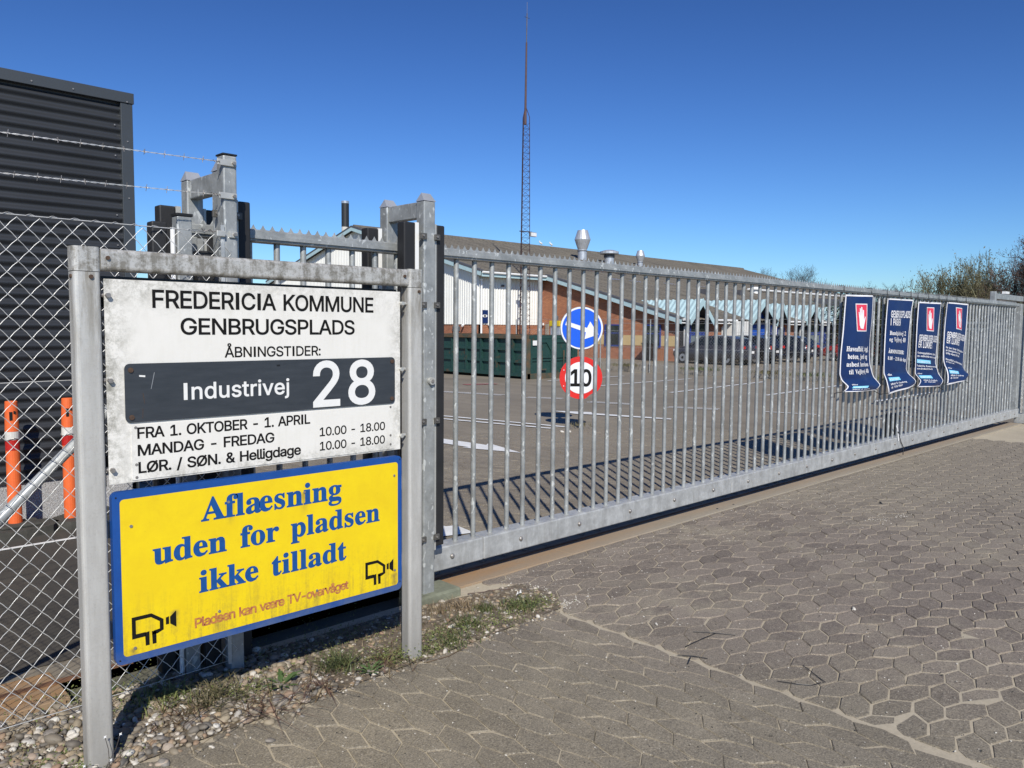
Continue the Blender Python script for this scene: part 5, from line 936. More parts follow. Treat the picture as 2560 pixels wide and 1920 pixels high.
# ================================================================ sliding gate
root = thing('sliding_gate', 'long galvanised sliding gate of round bars with a spiked top rail', 'gate', (1.4, 3.612, .05))
GX0, GX1, SP = 1.42, 15.16, .143
def toprail(x0, x1, z0, z1, name='top_rail'):
    part(name, MB().box(x0, x1, 3.572, 3.652, z0, z1, .006), 'galvanised_steel', root)
toprail(GX0, 8.0, 1.938, 1.996); toprail(8.003, 15.0, 1.936, 1.994)
part('rail_flange', MB().box(GX0, 15.0, 3.562, 3.5705, 1.952, 1.968), 'galvanised_steel', root)
def beam(x0, x1): part('bottom_beam', MB().box(x0, x1, 3.550, 3.674, .112, .252, .008), 'galvanised_beam', root)
beam(GX0, 3.205); beam(3.208, 6.108); beam(6.111, 9.21); beam(9.213, 12.3); beam(12.303, 15.22)
part('end_post', MB().box(15.06, 15.20, 3.56, 3.66, .252, 1.99, .006), 'galvanised_steel', root); part('end_post', MB().box(GX0, GX0+.06, 3.575, 3.65, .252, 1.938, .005), 'galvanised_steel', root)
pm = MB().tube([(0, 0, .251), (0, 0, 1.937)], .0155, 14, False).mesh('picket', 'galvanised_steel', smooth=True)
n = int((15.03-1.62)/SP)
for i in range(n+1):
    x = 1.588+SP*i+.0105*((i > 9)*1.0)
    x = 3.0276+SP*(i-10) if i >= 0 else x
    if x < 1.55 or x > 15.02: continue
    obj('picket', pm, root, (x-1.4, 0, -.05))
# spiked strip: concave scallops meeting in points
mb = MB(); vs = []; st = .0492; z0 = 1.993; x = GX0; pts = []
while x < 14.98:
    for t in (0, .18, .38, .62, .82): pts.append((x+st*t, z0+.002+.028*(abs(2*t-1)**1.9)))
    x += st
for (u, v) in pts: vs += [(u, 3.611, z0-.002), (u, 3.611, v), (u, 3.614, v), (u, 3.614, z0-.002)]
m_ = len(pts); fs = []
for i in range(m_-1):
    a, b_ = 4*i, 4*i+4; fs += [(a, b_, b_+1, a+1), (a+1, b_+1, b_+2, a+2), (a+2, b_+2, b_+3, a+3)]
part('spike_strip', mb.add(vs, fs), 'galvanised_steel', root, fix=False)
bm_ = MB().lathe([(.016, 0), (.015, .006), (.009, .011), (.002, .013)], 12).mesh('bolt', 'bolt_steel', smooth=True)
x = 1.81
while x < 15.1:
    o = obj('bolt', bm_, root, (x-1.4, 3.550-3.612, .184-.05)); o.rotation_euler = (pi/2, 0, 0); x += .572
part('beam_joint_bolt', MB().tube([(2.66, 3.546, .120), (2.80, 3.546, .130)], .012, 8), 'galvanised_beam', root)

# portal posts that straddle the gate
def cap_pts(x0, x1, y0, y1, z, h=.045):
    m = .3
    return MB().add([(x0, y0, z), (x1, y0, z), (x1, y1, z), (x0, y1, z), (x0+(x1-x0)*.12, (y0+y1)/2, z+h), (x1-(x1-x0)*.12, (y0+y1)/2, z+h)], [(0, 3, 2, 1), (0, 1, 5, 4), (2, 3, 4, 5), (1, 2, 5), (3, 0, 4)])
def rubber(x0, x1, y0, y1, zt, side, root):
    part('safety_edge', MB().box(x0, x1, y0, y1, .30, zt, .007), 'black_rubber', root)
def portal(xl, label, xr=None, left=False):
    x0, x1 = xl, xl+.078
    root = thing('gate_portal', label, 'gate post', (x0+.04, 3.62, 0), 'portal frames guiding the sliding gate')
    for (ya, yb) in ((3.445, 3.515), (3.79, 3.862)):
        part('post', MB().box(x0, x1, ya, yb, .02, 2.222, .006), 'galvanised_steel', root); part('post_cap', cap_pts(x0-.002, x1+.002, ya-.002, yb+.002, 2.2225), 'vent_metal', root)
    part('crossbar', MB().box(x0+.012, x1-.012, 3.516, 3.789, 2.135, 2.222, .004), 'galvanised_steel', root)
    for (ya, yb, zt) in ((3.455, 3.52, 2.10), (3.80, 3.865, 2.095)):
        rubber(x1+.018, x1+.075, ya, yb, zt, 1, root); part('edge_profile', MB().box(x1+.003, x1+.0165, ya, yb-.02, .28, zt+.003), 'grey_aluminium', root)
        
        if left and ya < 3.6: continue
        rubber(x0-.125, x0-.050, ya, yb, zt, -1, root); part('edge_profile', MB().box(x0-.0485, x0-.024, ya+.004, yb-.02, .28, zt+.002), 'white_plastic' if not left else 'grey_aluminium', root)
    for zz in (2.03, 1.66, 1.02, .36):
        for (xa, xb) in ((x0-.032, x0+.012), (x1-.010, x1+.026)):
            bk = part('bracket', MB().box(xa, xb, 3.432, 3.4445, zz-.016, zz+.016, .002), 'bracket_dark', root); part('screw', MB().tube([((xa+xb)/2-.004, 3.426, zz+.002), ((xa+xb)/2-.004, 3.432, zz+.002)], .006, 8), 'bolt_steel', bk)
    part('base_plate', MB().box(x0-.04, x1+.05, 3.41, 3.53, .0, .02), 'galvanised_steel', root); part('base_plate', MB().box(x0-.04, x1+.04, 3.77, 3.89, .0, .02), 'galvanised_steel', root)
    return root
rp = portal(2.660, 'galvanised gate portal nearest the right edge of the white sign, with black rubber edges')
lk = part('lock', MB().tube([(2.704, 3.444, 1.243), (2.704, 3.424, 1.243)], .021, 18), 'grey_aluminium', rp); part('keyhole', MB().tube([(2.704, 3.4235, 1.243), (2.704, 3.419, 1.243)], .010, 10), 'bolt_steel', lk)
part('footing', MB().box(2.60, 2.90, 3.40, 3.60, -.04, .045, .012), 'footing_concrete', rp)
lp = portal(1.522, 'galvanised gate portal behind the barbed wire post, half hidden by the sign', left=True)
root = thing('cable_post', 'short square galvanised post with a dark cap just left of the barbed wire post', 'post', (1.352, 3.42, 0))
part('post', MB().box(1.322, 1.385, 3.40, 3.46, 0, 2.0, .005), 'galvanised_steel', root); part('cap', MB().box(1.319, 1.388, 3.397, 3.463, 2.0, 2.012, .002), 'black_plastic', root)
part('cable_duct', MB().tube([(1.308, 3.415, 0), (1.308, 3.415, 1.95)], .010, 8), 'white_plastic', root)
root = thing('safety_edge_column', 'lower black rubber safety column standing left of the short square post', 'safety edge', (1.27, 3.47, 0)); part('rubber_profile', MB().box(1.235, 1.300, 3.45, 3.51, 0.02, 1.975, .007), 'black_rubber', root); part('back_profile', MB().box(1.243, 1.292, 3.512, 3.53, 0.0, 1.96), 'grey_aluminium', root)
root = thing('dark_filler', 'black filler boxes added behind the wire fence to darken the space between the gate posts', 'filler', (1.47, 3.66, 0)); part('filler_box', MB().box(1.40, 1.475, 3.385, 3.44, .02, 1.86, .006), 'black_rubber', root); part('filler_box', MB().box(1.545, 1.62, 3.385, 3.44, .02, 1.60, .006), 'black_rubber', root); part('filler_box', MB().box(1.62, 1.70, 3.70, 3.77, .02, 1.85, .006), 'black_plastic', root)  # black boxes added to deepen the shade around the post feet

# ================================================================ near chain link fence with barbed wire
root = thing('chain_link_fence', 'galvanised diamond wire fence with a tension wire along its top, behind the left sign post', 'fence', (1.45, 3.30, 0))
PX, PZ = .0722, .0395; ztop = 1.930; nz = 47
mb = MB(); pts = []
for i in range(nz+1):
    s_ = i % 2; z = ztop-PZ*i
    pts.append((0 if s_ else PX*.5, .0016 if s_ else -.0016, z))
pp = []
for i in range(nz):
    a, b_ = Vector(pts[i]), Vector(pts[i+1]); pp.append(a)
    for t in (.12, .5, .88):
        m = a.lerp(b_, t); m.y += .0022*(-1 if i % 2 else 1)*(1 if t == .5 else .5); m.z += (.0022 if t == .5 else 0); pp.append(m)
pp.append(Vector(pts[-1]))
wm = MB().tube(pp, .00145, 6, False).mesh('wire', 'wire_zinc', smooth=True)
# each wire zigzags half a mesh either side; neighbours hook into one another
for k in range(86):
    x = 1.472-PX*.5*k
    o = obj('wire', wm, root, (x-1.45, 0, -.006)); o.scale = ((1 if k % 2 else 1), 1, 1)
    if k % 2: o.scale = (-1, 1, 1); o.location.x = x-1.45+PX*.5
def wire_line(name, x0, x1, y, z0, z1, r_=.0022, sag=.006, root=root):
    n = 20; return part(name, MB().tube([(x0+(x1-x0)*i/n, y, z0+(z1-z0)*i/n-sag*4*(i/n)*(1-i/n)) for i in range(n+1)], r_, 6), 'wire_zinc', root, smooth=True)
wire_line('tension_wire', -1.7, 1.40, 3.296, 1.945, 1.932, .0021); wire_line('tension_wire', -1.7, 1.47, 3.306, 1.325, 1.335, .0017); wire_line('tension_wire', -1.7, 1.47, 3.306, .06, .06, .0017)
# knuckled wire ends along the top
for k in range(0, 42):
    x = 1.40-PX*k; a = rnd.uniform(-.5, .5)
    part('wire_tie', MB().tube([(x-.010, 3.293, 1.930), (x, 3.2915, 1.935), (x+.008, 3.297, 1.937), (x+.018, 3.300, 1.934+.004*a), (x+.028, 3.302, 1.930+.006*a)], .0014, 4), 'wire_zinc', root)
part('turnbuckle', MB().tube([(1.38+.012*i, 3.294+.004*sin(i*2.2), 1.937+.006*cos(i*2.2)) for i in range(7)], .0032, 5), 'bolt_steel', root)
part('strut', MB().tube([(-.25, 3.345, -.05), (1.472, 3.345, 1.655)], .0205, 18), 'galvanised_pale', root, smooth=True)
part('tension_bar', MB().box(1.462, 1.478, 3.292, 3.2985, .05, 1.965), 'galvanised_pale', root)
# end post with three brackets
ep = thing('barbed_wire_post', 'tall square galvanised end post with two barbed wires bolted to it', 'fence post', (1.51, 3.33, 0))
part('post', MB().box(1.480, 1.541, 3.300, 3.368, 0, 2.262, .007), 'galvanised_steel', ep); part('cap', MB().box(1.478, 1.543, 3.298, 3.370, 2.2622, 2.270, .002), 'black_plastic', ep)
for zz, x0 in ((2.228, 1.452), (2.090, 1.458), (1.928, 1.500)):
    bk = part('bracket', MB().box(x0, 1.536, 3.291, 3.2995, zz-.013, zz+.013, .002), 'grey_aluminium', ep)
    part('bolt', MB().tube([(1.522, 3.290, zz+.001), (1.522, 3.281, zz+.001)], .0075, 6), 'bolt_steel', bk)
part('bracket', MB().box(1.440, 1.478, 3.280, 3.291, 1.915, 1.940, .003), 'grey_aluminium', ep)
# barbed wire: two strands twisted together, barbs wound round them
def barbed(z0, z1, label, sag=.012):
    root = thing('barbed_wire', label, 'barbed wire', (1.455, 3.292, z1), 'barbed wires above the fence')
    f = lambda x: z0+(z1-z0)*(x+1.7)/3.155-sag*4*((x+1.7)/3.155)*(1-(x+1.7)/3.155)
    for ph in (0, pi):
        n = 330; part('strand', MB().tube([(-1.7+3.155*i/n, 3.290+.0017*cos(i*.95+ph), f(-1.7+3.155*i/n)+.0017*sin(i*.95+ph)) for i in range(n+1)], .00125, 4), 'wire_zinc', root)
    x = 1.39
    while x > -1.6:
        z = f(x); a = rnd.uniform(0, pi); mb = MB()
        for q in (a, a+1.4): mb.tube([(x-.002-.004*cos(q), 3.290-.012*cos(q), z-.014*sin(q)), (x, 3.2885, z), (x+.002+.004*cos(q), 3.290+.012*cos(q), z+.014*sin(q))], .0011, 4)
        mb.tube([(x-.006+.002*i, 3.290+.0034*cos(i*2), z+.0034*sin(i*2)) for i in range(7)], .0012, 4)
        part('barb', mb, 'bolt_steel', root); x -= .0765+rnd.uniform(-.004, .004)
    part('end_coil', MB().tube([(1.43+.0035*i, 3.290+.0045*cos(i*1.9), f(1.43)+.0045*sin(i*1.9)) for i in range(10)], .0013, 4), 'rusty_screw', root)
barbed(2.20, 2.228, 'upper of the two barbed wires, running to the top bracket of the post'); barbed(2.048, 2.090, 'lower of the two barbed wires, running to the middle bracket of the post')

# ================================================================ sign frame
root = thing('sign_frame', 'weathered aluminium sign frame of two posts joined by a grimy top rail', 'sign frame', (1.49, 2.90, 0))
def rprof(x0, x1, y0, y1, z0, z1, rr=.014, n=4, horizontal=False):
    """rounded rectangle tube, vertical or along x"""
    pts = []
    A, B_, C2, D2 = (x0, x1, y0, y1) if not horizontal else (z0, z1, y0, y1)
    for (cx, cy, a0) in ((B_-rr, D2-rr, 0), (A+rr, D2-rr, pi/2), (A+rr, C2+rr, pi), (B_-rr, C2+rr, 1.5*pi)):
        for i in range(n+1): a = a0+pi/2*i/n; pts.append((cx+rr*cos(a), cy+rr*sin(a)))
    m = MB(); k = len(pts)
    if not horizontal: m.add([(p[0], p[1], z0) for p in pts]+[(p[0], p[1], z1) for p in pts], [(i, (i+1) % k, (i+1) % k+k, i+k) for i in range(k)]+[tuple(range(k))[::-1], tuple(range(k, 2*k))])
    else: m.add([(x0, p[1], p[0]) for p in pts]+[(x1, p[1], p[0]) for p in pts], [(i, (i+1) % k, (i+1) % k+k, i+k) for i in range(k)]+[tuple(range(k))[::-1], tuple(range(k, 2*k))])
    return m
for (xa, xb) in ((.774, .858), (2.128, 2.206)):
    po = part('post', rprof(xa, xb, 2.862, 2.930, -.05, 1.716), 'frame_aluminium', root)
    cp = part('corner_cap', rprof(xa-.001, xb+.001, 2.861, 2.931, 1.718, 1.799, .016), 'frame_weathered', root)
    for (sx, sz) in ((xa+.052, 1.70),): part('screw', MB().tube([(sx, 2.861, sz), (sx, 2.855, sz)], .0068, 10), 'rusty_screw', po)
part('screw', MB().tube([(.774, 2.885, 1.70), (.769, 2.885, 1.70)], .0068, 10), 'rusty_screw', root)
tr = part('top_rail', rprof(.860, 2.126, 2.864, 2.928, 1.722, 1.796, .014, 4, True), 'frame_weathered', root)
for sx in (.880, 2.103): part('screw', MB().tube([(sx, 2.864, 1.765), (sx, 2.857, 1.765)], .0068, 10), 'rusty_screw', tr)
part('backing_frame', MB().box(.868, 2.085, 2.900, 2.906, 1.697, 1.706).box(.860, .868, 2.900, 2.906, .985, 1.706).box(.866, 2.08, 2.915, 2.925, 1.60, 1.64).box(.866, 2.08, 2.915, 2.925, 1.05, 1.09), 'black_plastic', root)
part('crossbar', MB().box(.858, 2.122, 2.912, 2.93, .80, .86).box(.858, 2.122, 2.912, 2.93, .44, .50), 'frame_aluminium', root)

# main white panel
YF = 2.8720
root = thing('opening_hours_sign', 'large white municipal sign with black lettering and opening hours, upper board in the frame', 'sign', (1.476, YF, 1.0))
part('panel', MB().box(.868, 2.0855, YF, YF+.004, .994, 1.6955, .0012), 'white_sign_panel', root)
fr = part('patch_panel', MB().box(.942, 2.048, YF-.003, YF-.0005, 1.000, 1.196, .001), 'white_sign_panel', root)
lf = flat(YF-.0012)
def lett(s, x0, x1, z, h, font='s', bold=9, mat='letter_black', fn=lf, root=root, slant=0, track=0):
    words(s, fn, x0, x1, z, h, font, bold, track, mat, root)
lett('FREDERICIA KOMMUNE', 1.024, 1.944, 1.603, .0610, bold=13, track=-30); lett('GENBRUGSPLADS', 1.120, 1.849, 1.5090, .0575, bold=12, track=-30); lett('ÅBNINGSTIDER:', 1.281, 1.686, 1.423, .0380, bold=10, track=-30)
lf2 = flat(YF-.0036)
lett('FRA 1. OKTOBER - 1. APRIL', .962, 1.634, 1.1465, .0375, bold=17, track=-35, fn=lf2); lett('MANDAG - FREDAG', .962, 1.476, 1.0855, .0375, bold=17, track=-35, fn=lf2); lett('LØR. / SØN. & Helligdage', .963, 1.591, 1.0245, .0375, bold=19, track=-35, fn=lf2)
lett('10.00 - 18.00', 1.677, 2.001, 1.0895, .0350, bold=12, track=-40, fn=lf2); lett('10.00 - 18.00', 1.677, 2.000, 1.0300, .0350, bold=12, track=-40, fn=lf2)
for x, z in ((.878, 1.640), (.878, 1.352), (.878, 1.045), (2.090, 1.645), (2.086, 1.353), (2.086, 1.055)):
    part('bolt', MB().tube([(x, YF, z), (x, YF-.016, z)], .0085, 6).tube([(x-.016 if x < 1 else x, YF+.012, z), (x if x < 1 else x+.034, YF+.012, z)], .007, 8), 'bolt_steel' if x < 1 else 'grey_aluminium', root)
for x, z in ((.957, 1.185), (.957, 1.055), (.957, 1.010), (2.030, 1.188), (2.030, 1.062), (2.030, 1.022)): part('bolt_hole', MB().tube([(x, YF-.0031, z), (x, YF-.0042, z)], .0052, 10), 'bolt_steel', root)
# street name plate bolted over it
root = thing('street_name_plate', 'dark grey plate reading Industrivej 28 screwed across the white sign', 'sign', (1.487, 2.866, 1.205))
rr = .018; pl = []
for (cx, cz, a0) in ((2.052-rr, 1.408-rr, 0), (.924+rr, 1.408-rr, pi/2), (.924+rr, 1.204+rr, pi), (2.052-rr, 1.204+rr, 1.5*pi)):
    for i in range(6): a = a0+pi/2*i/5; pl.append((cx+rr*cos(a), cz+rr*sin(a)))
part('plate', MB().prism(pl, lambda u, v, d: (u, d, v), 2.8655, 2.8680), 'dark_plate', root)
fn = flat(2.8648)
lett('Industrivej', 1.124, 1.541, 1.2735, .0585, bold=12, track=6, mat='letter_white', fn=fn, root=root)
lett('28', 1.646, 1.948, 1.2145, .180, bold=13, track=20, mat='letter_white', fn=fn, root=root)
for x, z in ((.944, 1.386), (.944, 1.222), (2.036, 1.390), (2.034, 1.226)): part('screw', MB().tube([(x, 2.8655, z), (x, 2.861, z)], .0088, 12), 'rusty_screw', root)
part('slot', MB().prism([(.972, 1.368), (.992, 1.366), (.992, 1.360), (.972, 1.362)], lambda u, v, d: (u, d, v), 2.8645, 2.8652), 'letter_white', root)
part('slot', MB().prism([(1.488, 1.390), (1.502, 1.390), (1.502, 1.384), (1.488, 1.384)], lambda u, v, d: (u, d, v), 2.8645, 2.8652), 'black_plastic', root)
part('scratch', MB().prism([(1.022, 1.375), (1.0245, 1.376), (1.012, 1.318), (1.010, 1.317)], lambda u, v, d: (u, d, v), 2.8647, 2.8652), 'sign_back', root)
part('scratch', MB().prism([(.982, 1.305), (.984, 1.305), (.989, 1.268), (.988, 1.267)], lambda u, v, d: (u, d, v), 2.8647, 2.8652).prism([(.981, 1.250), (.9828, 1.25), (.981, 1.215), (.980, 1.215)], lambda u, v, d: (u, d, v), 2.8647, 2.8652), 'rusty_screw', root)

# yellow panel with blue rim
YY = 2.866
root = thing('no_dumping_sign', 'yellow sign with blue rim and blue serif lettering, lower board in the frame', 'sign', (1.476, YY, .36))
def rrect(x0, x1, z0, z1, rr, n=6):
    o = []
    for (cx, cz, a0) in ((x1-rr, z1-rr, 0), (x0+rr, z1-rr, pi/2), (x0+rr, z0+rr, pi), (x1-rr, z0+rr, 1.5*pi)):
        for i in range(n): a = a0+pi/2*i/(n-1); o.append((cx+rr*cos(a), cz+rr*sin(a)))
    return o
fxz = lambda u, v, d: (u, d, v)
part('rim', MB().prism(rrect(.872, 2.088, .355, .966, .022), fxz, YY, YY+.026), 'blue_sign_rim', root)
part('panel', MB().prism(rrect(.897, 2.066, .381, .939, .014), fxz, YY-.0012, YY-.0002), 'yellow_sign_panel', root)
fn = flat(YY-.0020); L_ = lambda s, x0, x1, z, h, b=10: lett(s, x0, x1, z, h, 'r', b, 'letter_blue', fn, root)
L_('Aflæsning', 1.177, 1.776, .818, .086); L_('uden for pladsen', 1.002, 1.968, .690, .082); L_('ikke tilladt', 1.165, 1.799, .551, .082)
lett('Pladsen kan være TV-overvåget', 1.146, 1.808, .4215, .0345, 's', 24, 'faded_red_lettering', fn, root)
def camera_icon(x, z, s):
    q = lambda pts: [(x+a*s, z+b*s) for a, b in pts]; mb = MB(); y0, y1 = YY-.0022, YY-.0013
    ring = [((0, 1), (.62, 1), (.62, .88), (.12, .88)), ((.62, 1), (1, .72), (.88, .67), (.60, .88)), ((1, .72), (1, .36), (.88, .42), (.88, .67)), ((1, .36), (.80, .28), (.62, .28), (.68, .40), (.88, .42)), ((0, 1), (.12, .88), (.12, .42), (0, .28)), ((0, .28), (.12, .42), (.42, .42), (.42, .28)),
            ((.40, .40), (.54, .42), (.54, -.04), (.42, -.04)), ((.62, .40), (.76, .36), (.76, -.04), (.64, -.04)), ((1.08, .74), (1.18, .76), (1.18, .50), (1.08, .50)), ((1.22, .74), (1.42, .90), (1.42, .34), (1.22, .50))]
    for pl in ring: mb.prism(q(pl), fxz, y0, y1)
    part('camera_symbol', mb, 'letter_black', root)
camera_icon(.926, .408, .108); camera_icon(1.893, .410, .104)
for x, z in ((.932, .842), (.935, .405), (2.046, .880), (2.048, .45), (1.283, .875), (1.602, .868), (1.240, .462), (1.655, .447)): part('bolt', MB().tube([(x, YY-.001, z), (x, YY-.004, z)], .0055, 10), 'bolt_steel', root)
for x, z in ((.885, .948), (2.078, .950), (2.078, .392), (.885, .372)): part('rivet', MB().tube([(x, YY-.0005, z), (x, YY-.0015, z)], .003, 8), 'black_plastic', root)

# ================================================================ orange barrier posts on rubber feet
def barrier_post(x, y, label, rot):
    root = thing('barrier_post', label, 'barrier post', (x, y, .03), 'orange barrier posts by the dark wall')
    segs = [(.0, .30, 'orange_plastic'), (.30, .42, 'orange_plastic'), (.42, .56, 'orange_plastic')]
    part('lower_tube', MB().lathe([(.046, 0), (.045, .58)], 20, (x, y, .04)), 'orange_plastic', root, smooth=False)
    part('reflector_band', MB().lathe([(.0465, .58), (.0465, .655)], 20, (x, y, .04)), 'reflector_red', root); part('reflector_band', MB().lathe([(.0465, .656), (.0465, .715)], 20, (x, y, .04)), 'reflector_white', root)
    tp = part('upper_tube', MB().lathe([(.0455, .716), (.044, .80), (.040, .93), (.036, .935)], 20, (x, y, .04)), 'orange_plastic', root)
    part('slot', MB().box(x-.022, x-.004, y-.047, y-.03, .84, .90).box(x+.004, x+.016, y-.046, y-.03, .885, .905), 'black_plastic', tp)
    part('cord', MB().tube([(x+.05*cos(a), y+.05*sin(a), .70+.008*sin(3*a)) for a in [2*pi*i/16 for i in range(17)]], .004, 5), 'bolt_steel', root)
    return root
barrier_post(1.350, 6.60, 'orange barrier post with red and white bands at the left picture edge', 0); barrier_post(1.722, 6.62, 'orange barrier post partly hidden by the left sign frame post', .3)
def rubber_foot(x, y, label):
    root = thing('rubber_foot', label, 'barrier base', (x, y, 0), 'rubber feet of the barrier posts')
    m = MB(); pts = [(-.30, -.10), (-.22, -.17), (.02, -.19), (.20, -.15), (.27, -.03), (.22, .1), (-.2, .13), (-.31, .04)]
    m.prism([(x+a, y+b) for a, b in pts], lambda u, v, d: (u, v, d), 0, .06); part('slab', m, 'rubber_base', root)
    part('raised_block', MB().box(x-.12, x+.14, y-.11, y+.09, .06, .085, .01), 'rubber_base', root)
rubber_foot(1.36, 6.60, 'worn dark rubber foot of the left orange post'); rubber_foot(1.90, 6.63, 'worn dark rubber foot of the right orange post')

# ================================================================ banners tied to the gate
ED = {1: ([(8.21, 1.907), (8.198, 1.748), (8.193, 1.516), (8.178, 1.283), (8.185, 1.071), (8.25, 1.00), (8.32, .945), (8.177, .895)], [(8.971, 1.924), (8.956, 1.681), (8.911, 1.434), (8.908, 1.269), (8.929, 1.161), (9.013, 1.05), (9.151, .927), (9.011, .874)]),
      2: ([(9.366, 1.904), (9.358, 1.687), (9.341, 1.346), (9.326, 1.09), (9.335, .918), (9.379, .808)], [(10.154, 1.91), (10.077, 1.742), (10.032, 1.518), (10.029, 1.248), (10.026, 1.077), (10.146, .991), (10.279, .922), (10.235, .873)]),
      3: ([(10.33, 1.892), (10.304, 1.609), (10.301, 1.335), (10.316, 1.022), (10.42, .92), (10.288, .848)], [(11.129, 1.9), (11.086, 1.615), (11.07, 1.326), (11.057, 1.122), (11.205, .972), (11.274, .89), (11.114, .819)]),
      4: ([(11.385, 1.917), (11.342, 1.617), (11.312, 1.323), (11.323, 1.145), (11.395, 1.054), (11.375, .946), (11.355, .828)], [(12.234, 1.914), (12.199, 1.624), (12.152, 1.312), (12.146, 1.042), (12.343, .931), (12.158, .865)])}
def banner(idx, label, items):
    L, R = ED[idx]
    def along(E, t):
        ls = [0]
        for i in range(1, len(E)): ls.append(ls[-1]+hyp(E[i][0]-E[i-1][0], E[i][1]-E[i-1][1]))
        s = t*ls[-1]
        for i in range(1, len(E)):
            if s <= ls[i]+1e-9:
                k = (s-ls[i-1])/(ls[i]-ls[i-1]); return (E[i-1][0]+(E[i][0]-E[i-1][0])*k, E[i-1][1]+(E[i][1]-E[i-1][1])*k)
        return E[-1]
    def S(u, t, off=0.0):
        u2 = min(max(u, 0), 1); t2 = min(max(t, 0), 1); a = along(L, t2); b_ = along(R, t2)
        x = a[0]+(b_[0]-a[0])*u2; z = a[1]+(b_[1]-a[1])*u2
        bel = .030*sin(pi*u2)*min(1, t2*3)*(1+.4*sin(idx*2.1))+.012*sin(u2*9+idx)*sin(t2*4+idx*1.7)
        bot = max(0, (t2-.78)/.22); bel += .085*bot*(1-bot*.9)+.03*bot
        return (x, 3.535-bel-off, z)
    root = thing('banner', label, 'banner', (L[0][0], 3.535, L[0][1]), 'navy banners tied to the gate')
    n, m = 16, 44; mb = MB()
    for j in range(m+1):
        for i in range(n+1): mb.v.append(S(i/n, j/m))
    mb.f = [(j*(n+1)+i, j*(n+1)+i+1, (j+1)*(n+1)+i+1, (j+1)*(n+1)+i) for j in range(m) for i in range(n)]; mb.mi = [0]*len(mb.f)
    part('cloth', mb, 'banner_navy', root, smooth=True, fix=False)
    def strip(u0, u1, t0, t1, mat, name, off=.0025, nn=(2, 44)):
        mb = MB(); a, b2 = nn
        for j in range(b2+1):
            for i in range(a+1): mb.v.append(S(u0+(u1-u0)*i/a, t0+(t1-t0)*j/b2, off))
        mb.f = [(j*(a+1)+i, j*(a+1)+i+1, (j+1)*(a+1)+i+1, (j+1)*(a+1)+i) for j in range(b2) for i in range(a)]; mb.mi = [0]*len(mb.f)
        return part(name, mb, mat, root, smooth=True, fix=False)
    strip(0, .028, 0, 1, 'banner_white', 'hem'); strip(.972, 1, 0, 1, 'banner_white', 'hem'); strip(.028, .972, 0, .014, 'banner_white', 'hem', nn=(16, 1)); strip(.028, .972, .982, 1, 'banner_white', 'hem', nn=(16, 1))
    for it in items:
        if it[0] == 'hand':
            _, u0, u1, t0, t1 = it
            strip(u0-.02, u1+.02, t0-.008, t1+.008, 'banner_white', 'emblem_border', .0032, (4, 12)); strip(u0, u1, t0, t1, 'banner_red', 'emblem', .0045, (4, 12))
            hp = [(.32, .08), (.62, .06), (.70, .2), (.86, .50), (.80, .56), (.68, .40), (.70, .78), (.60, .80), (.57, .56), (.55, .90), (.45, .91), (.44, .56), (.40, .86), (.31, .85), (.33, .52), (.27, .72), (.19, .70), (.22, .40), (.22, .2)]
            tri = tessellate_polygon([[Vector((p[0], p[1], 0)) for p in hp]])
            # subdivide by mapping finely sampled outline
            mb = MB().add([S(u0+(u1-u0)*a, t1-(t1-t0)*b_, .0062) for a, b_ in hp], [tuple(t) for t in tri]); part('hand_symbol', mb, 'banner_white', root, fix=False)
        elif it[0] == 'box': strip(it[1], it[2], it[3], it[4], 'banner_cyan', 'highlight', .0035, (4, 3))
        else:
            _, s, u0, u1, t, h, font, bd = it[:8]; mat = it[8] if len(it) > 8 else 'banner_white'
            words(s, lambda a, q, t=t: S(a, t-q, .0052), u0, u1, 0.0, h, font, bd, 14, mat, root)
    mbk = []
    for u in (.03, .5, .97) if idx != 1 else (.03, .97):
        p = S(u, .008)
        part('cable_tie', MB().tube([(p[0], 3.53, p[2]), (p[0]+.01, 3.552, 1.94), (p[0]+.015, 3.556, 2.0), (p[0]+.015, 3.61, 2.0), (p[0]+.01, 3.66, 1.99), (p[0], 3.662, 1.93)], .004, 5), 'black_plastic', root)
    for u, ln in ((.02, -.18), (.98, .22)):
        p = S(u, .985); part('cable_tie', MB().tube([(p[0], p[1]-.01, p[2]), (p[0]+ln*.5, 3.56, p[2]-.02), (p[0]+ln, 3.52, p[2]-.05*abs(ln)*6)], .0045, 5), 'black_plastic', root)
T = 'text'
banner(1, 'navy banner with red hand panel and four large text lines, leftmost on the gate', [('hand', .40, .70, .085, .315), (T, 'Haveaffald, tegl,', .13, .90, .500, .043, 'r', 8), (T, 'beton, jord og', .17, .86, .568, .043, 'r', 8), (T, 'asbest henvises', .15, .90, .638, .043, 'r', 8), (T, 'til Vejlbyvej 40', .20, .86, .710, .043, 'r', 8), (T, 'eller', .12, .24, .855, .018, 'r', 8), ('box', .12, .48, .870, .915), (T, 'KONTAKT', .15, .44, .908, .022, 's', 10), (T, 'Affald & Genbrug', .14, .62, .950, .018, 'r', 8)])
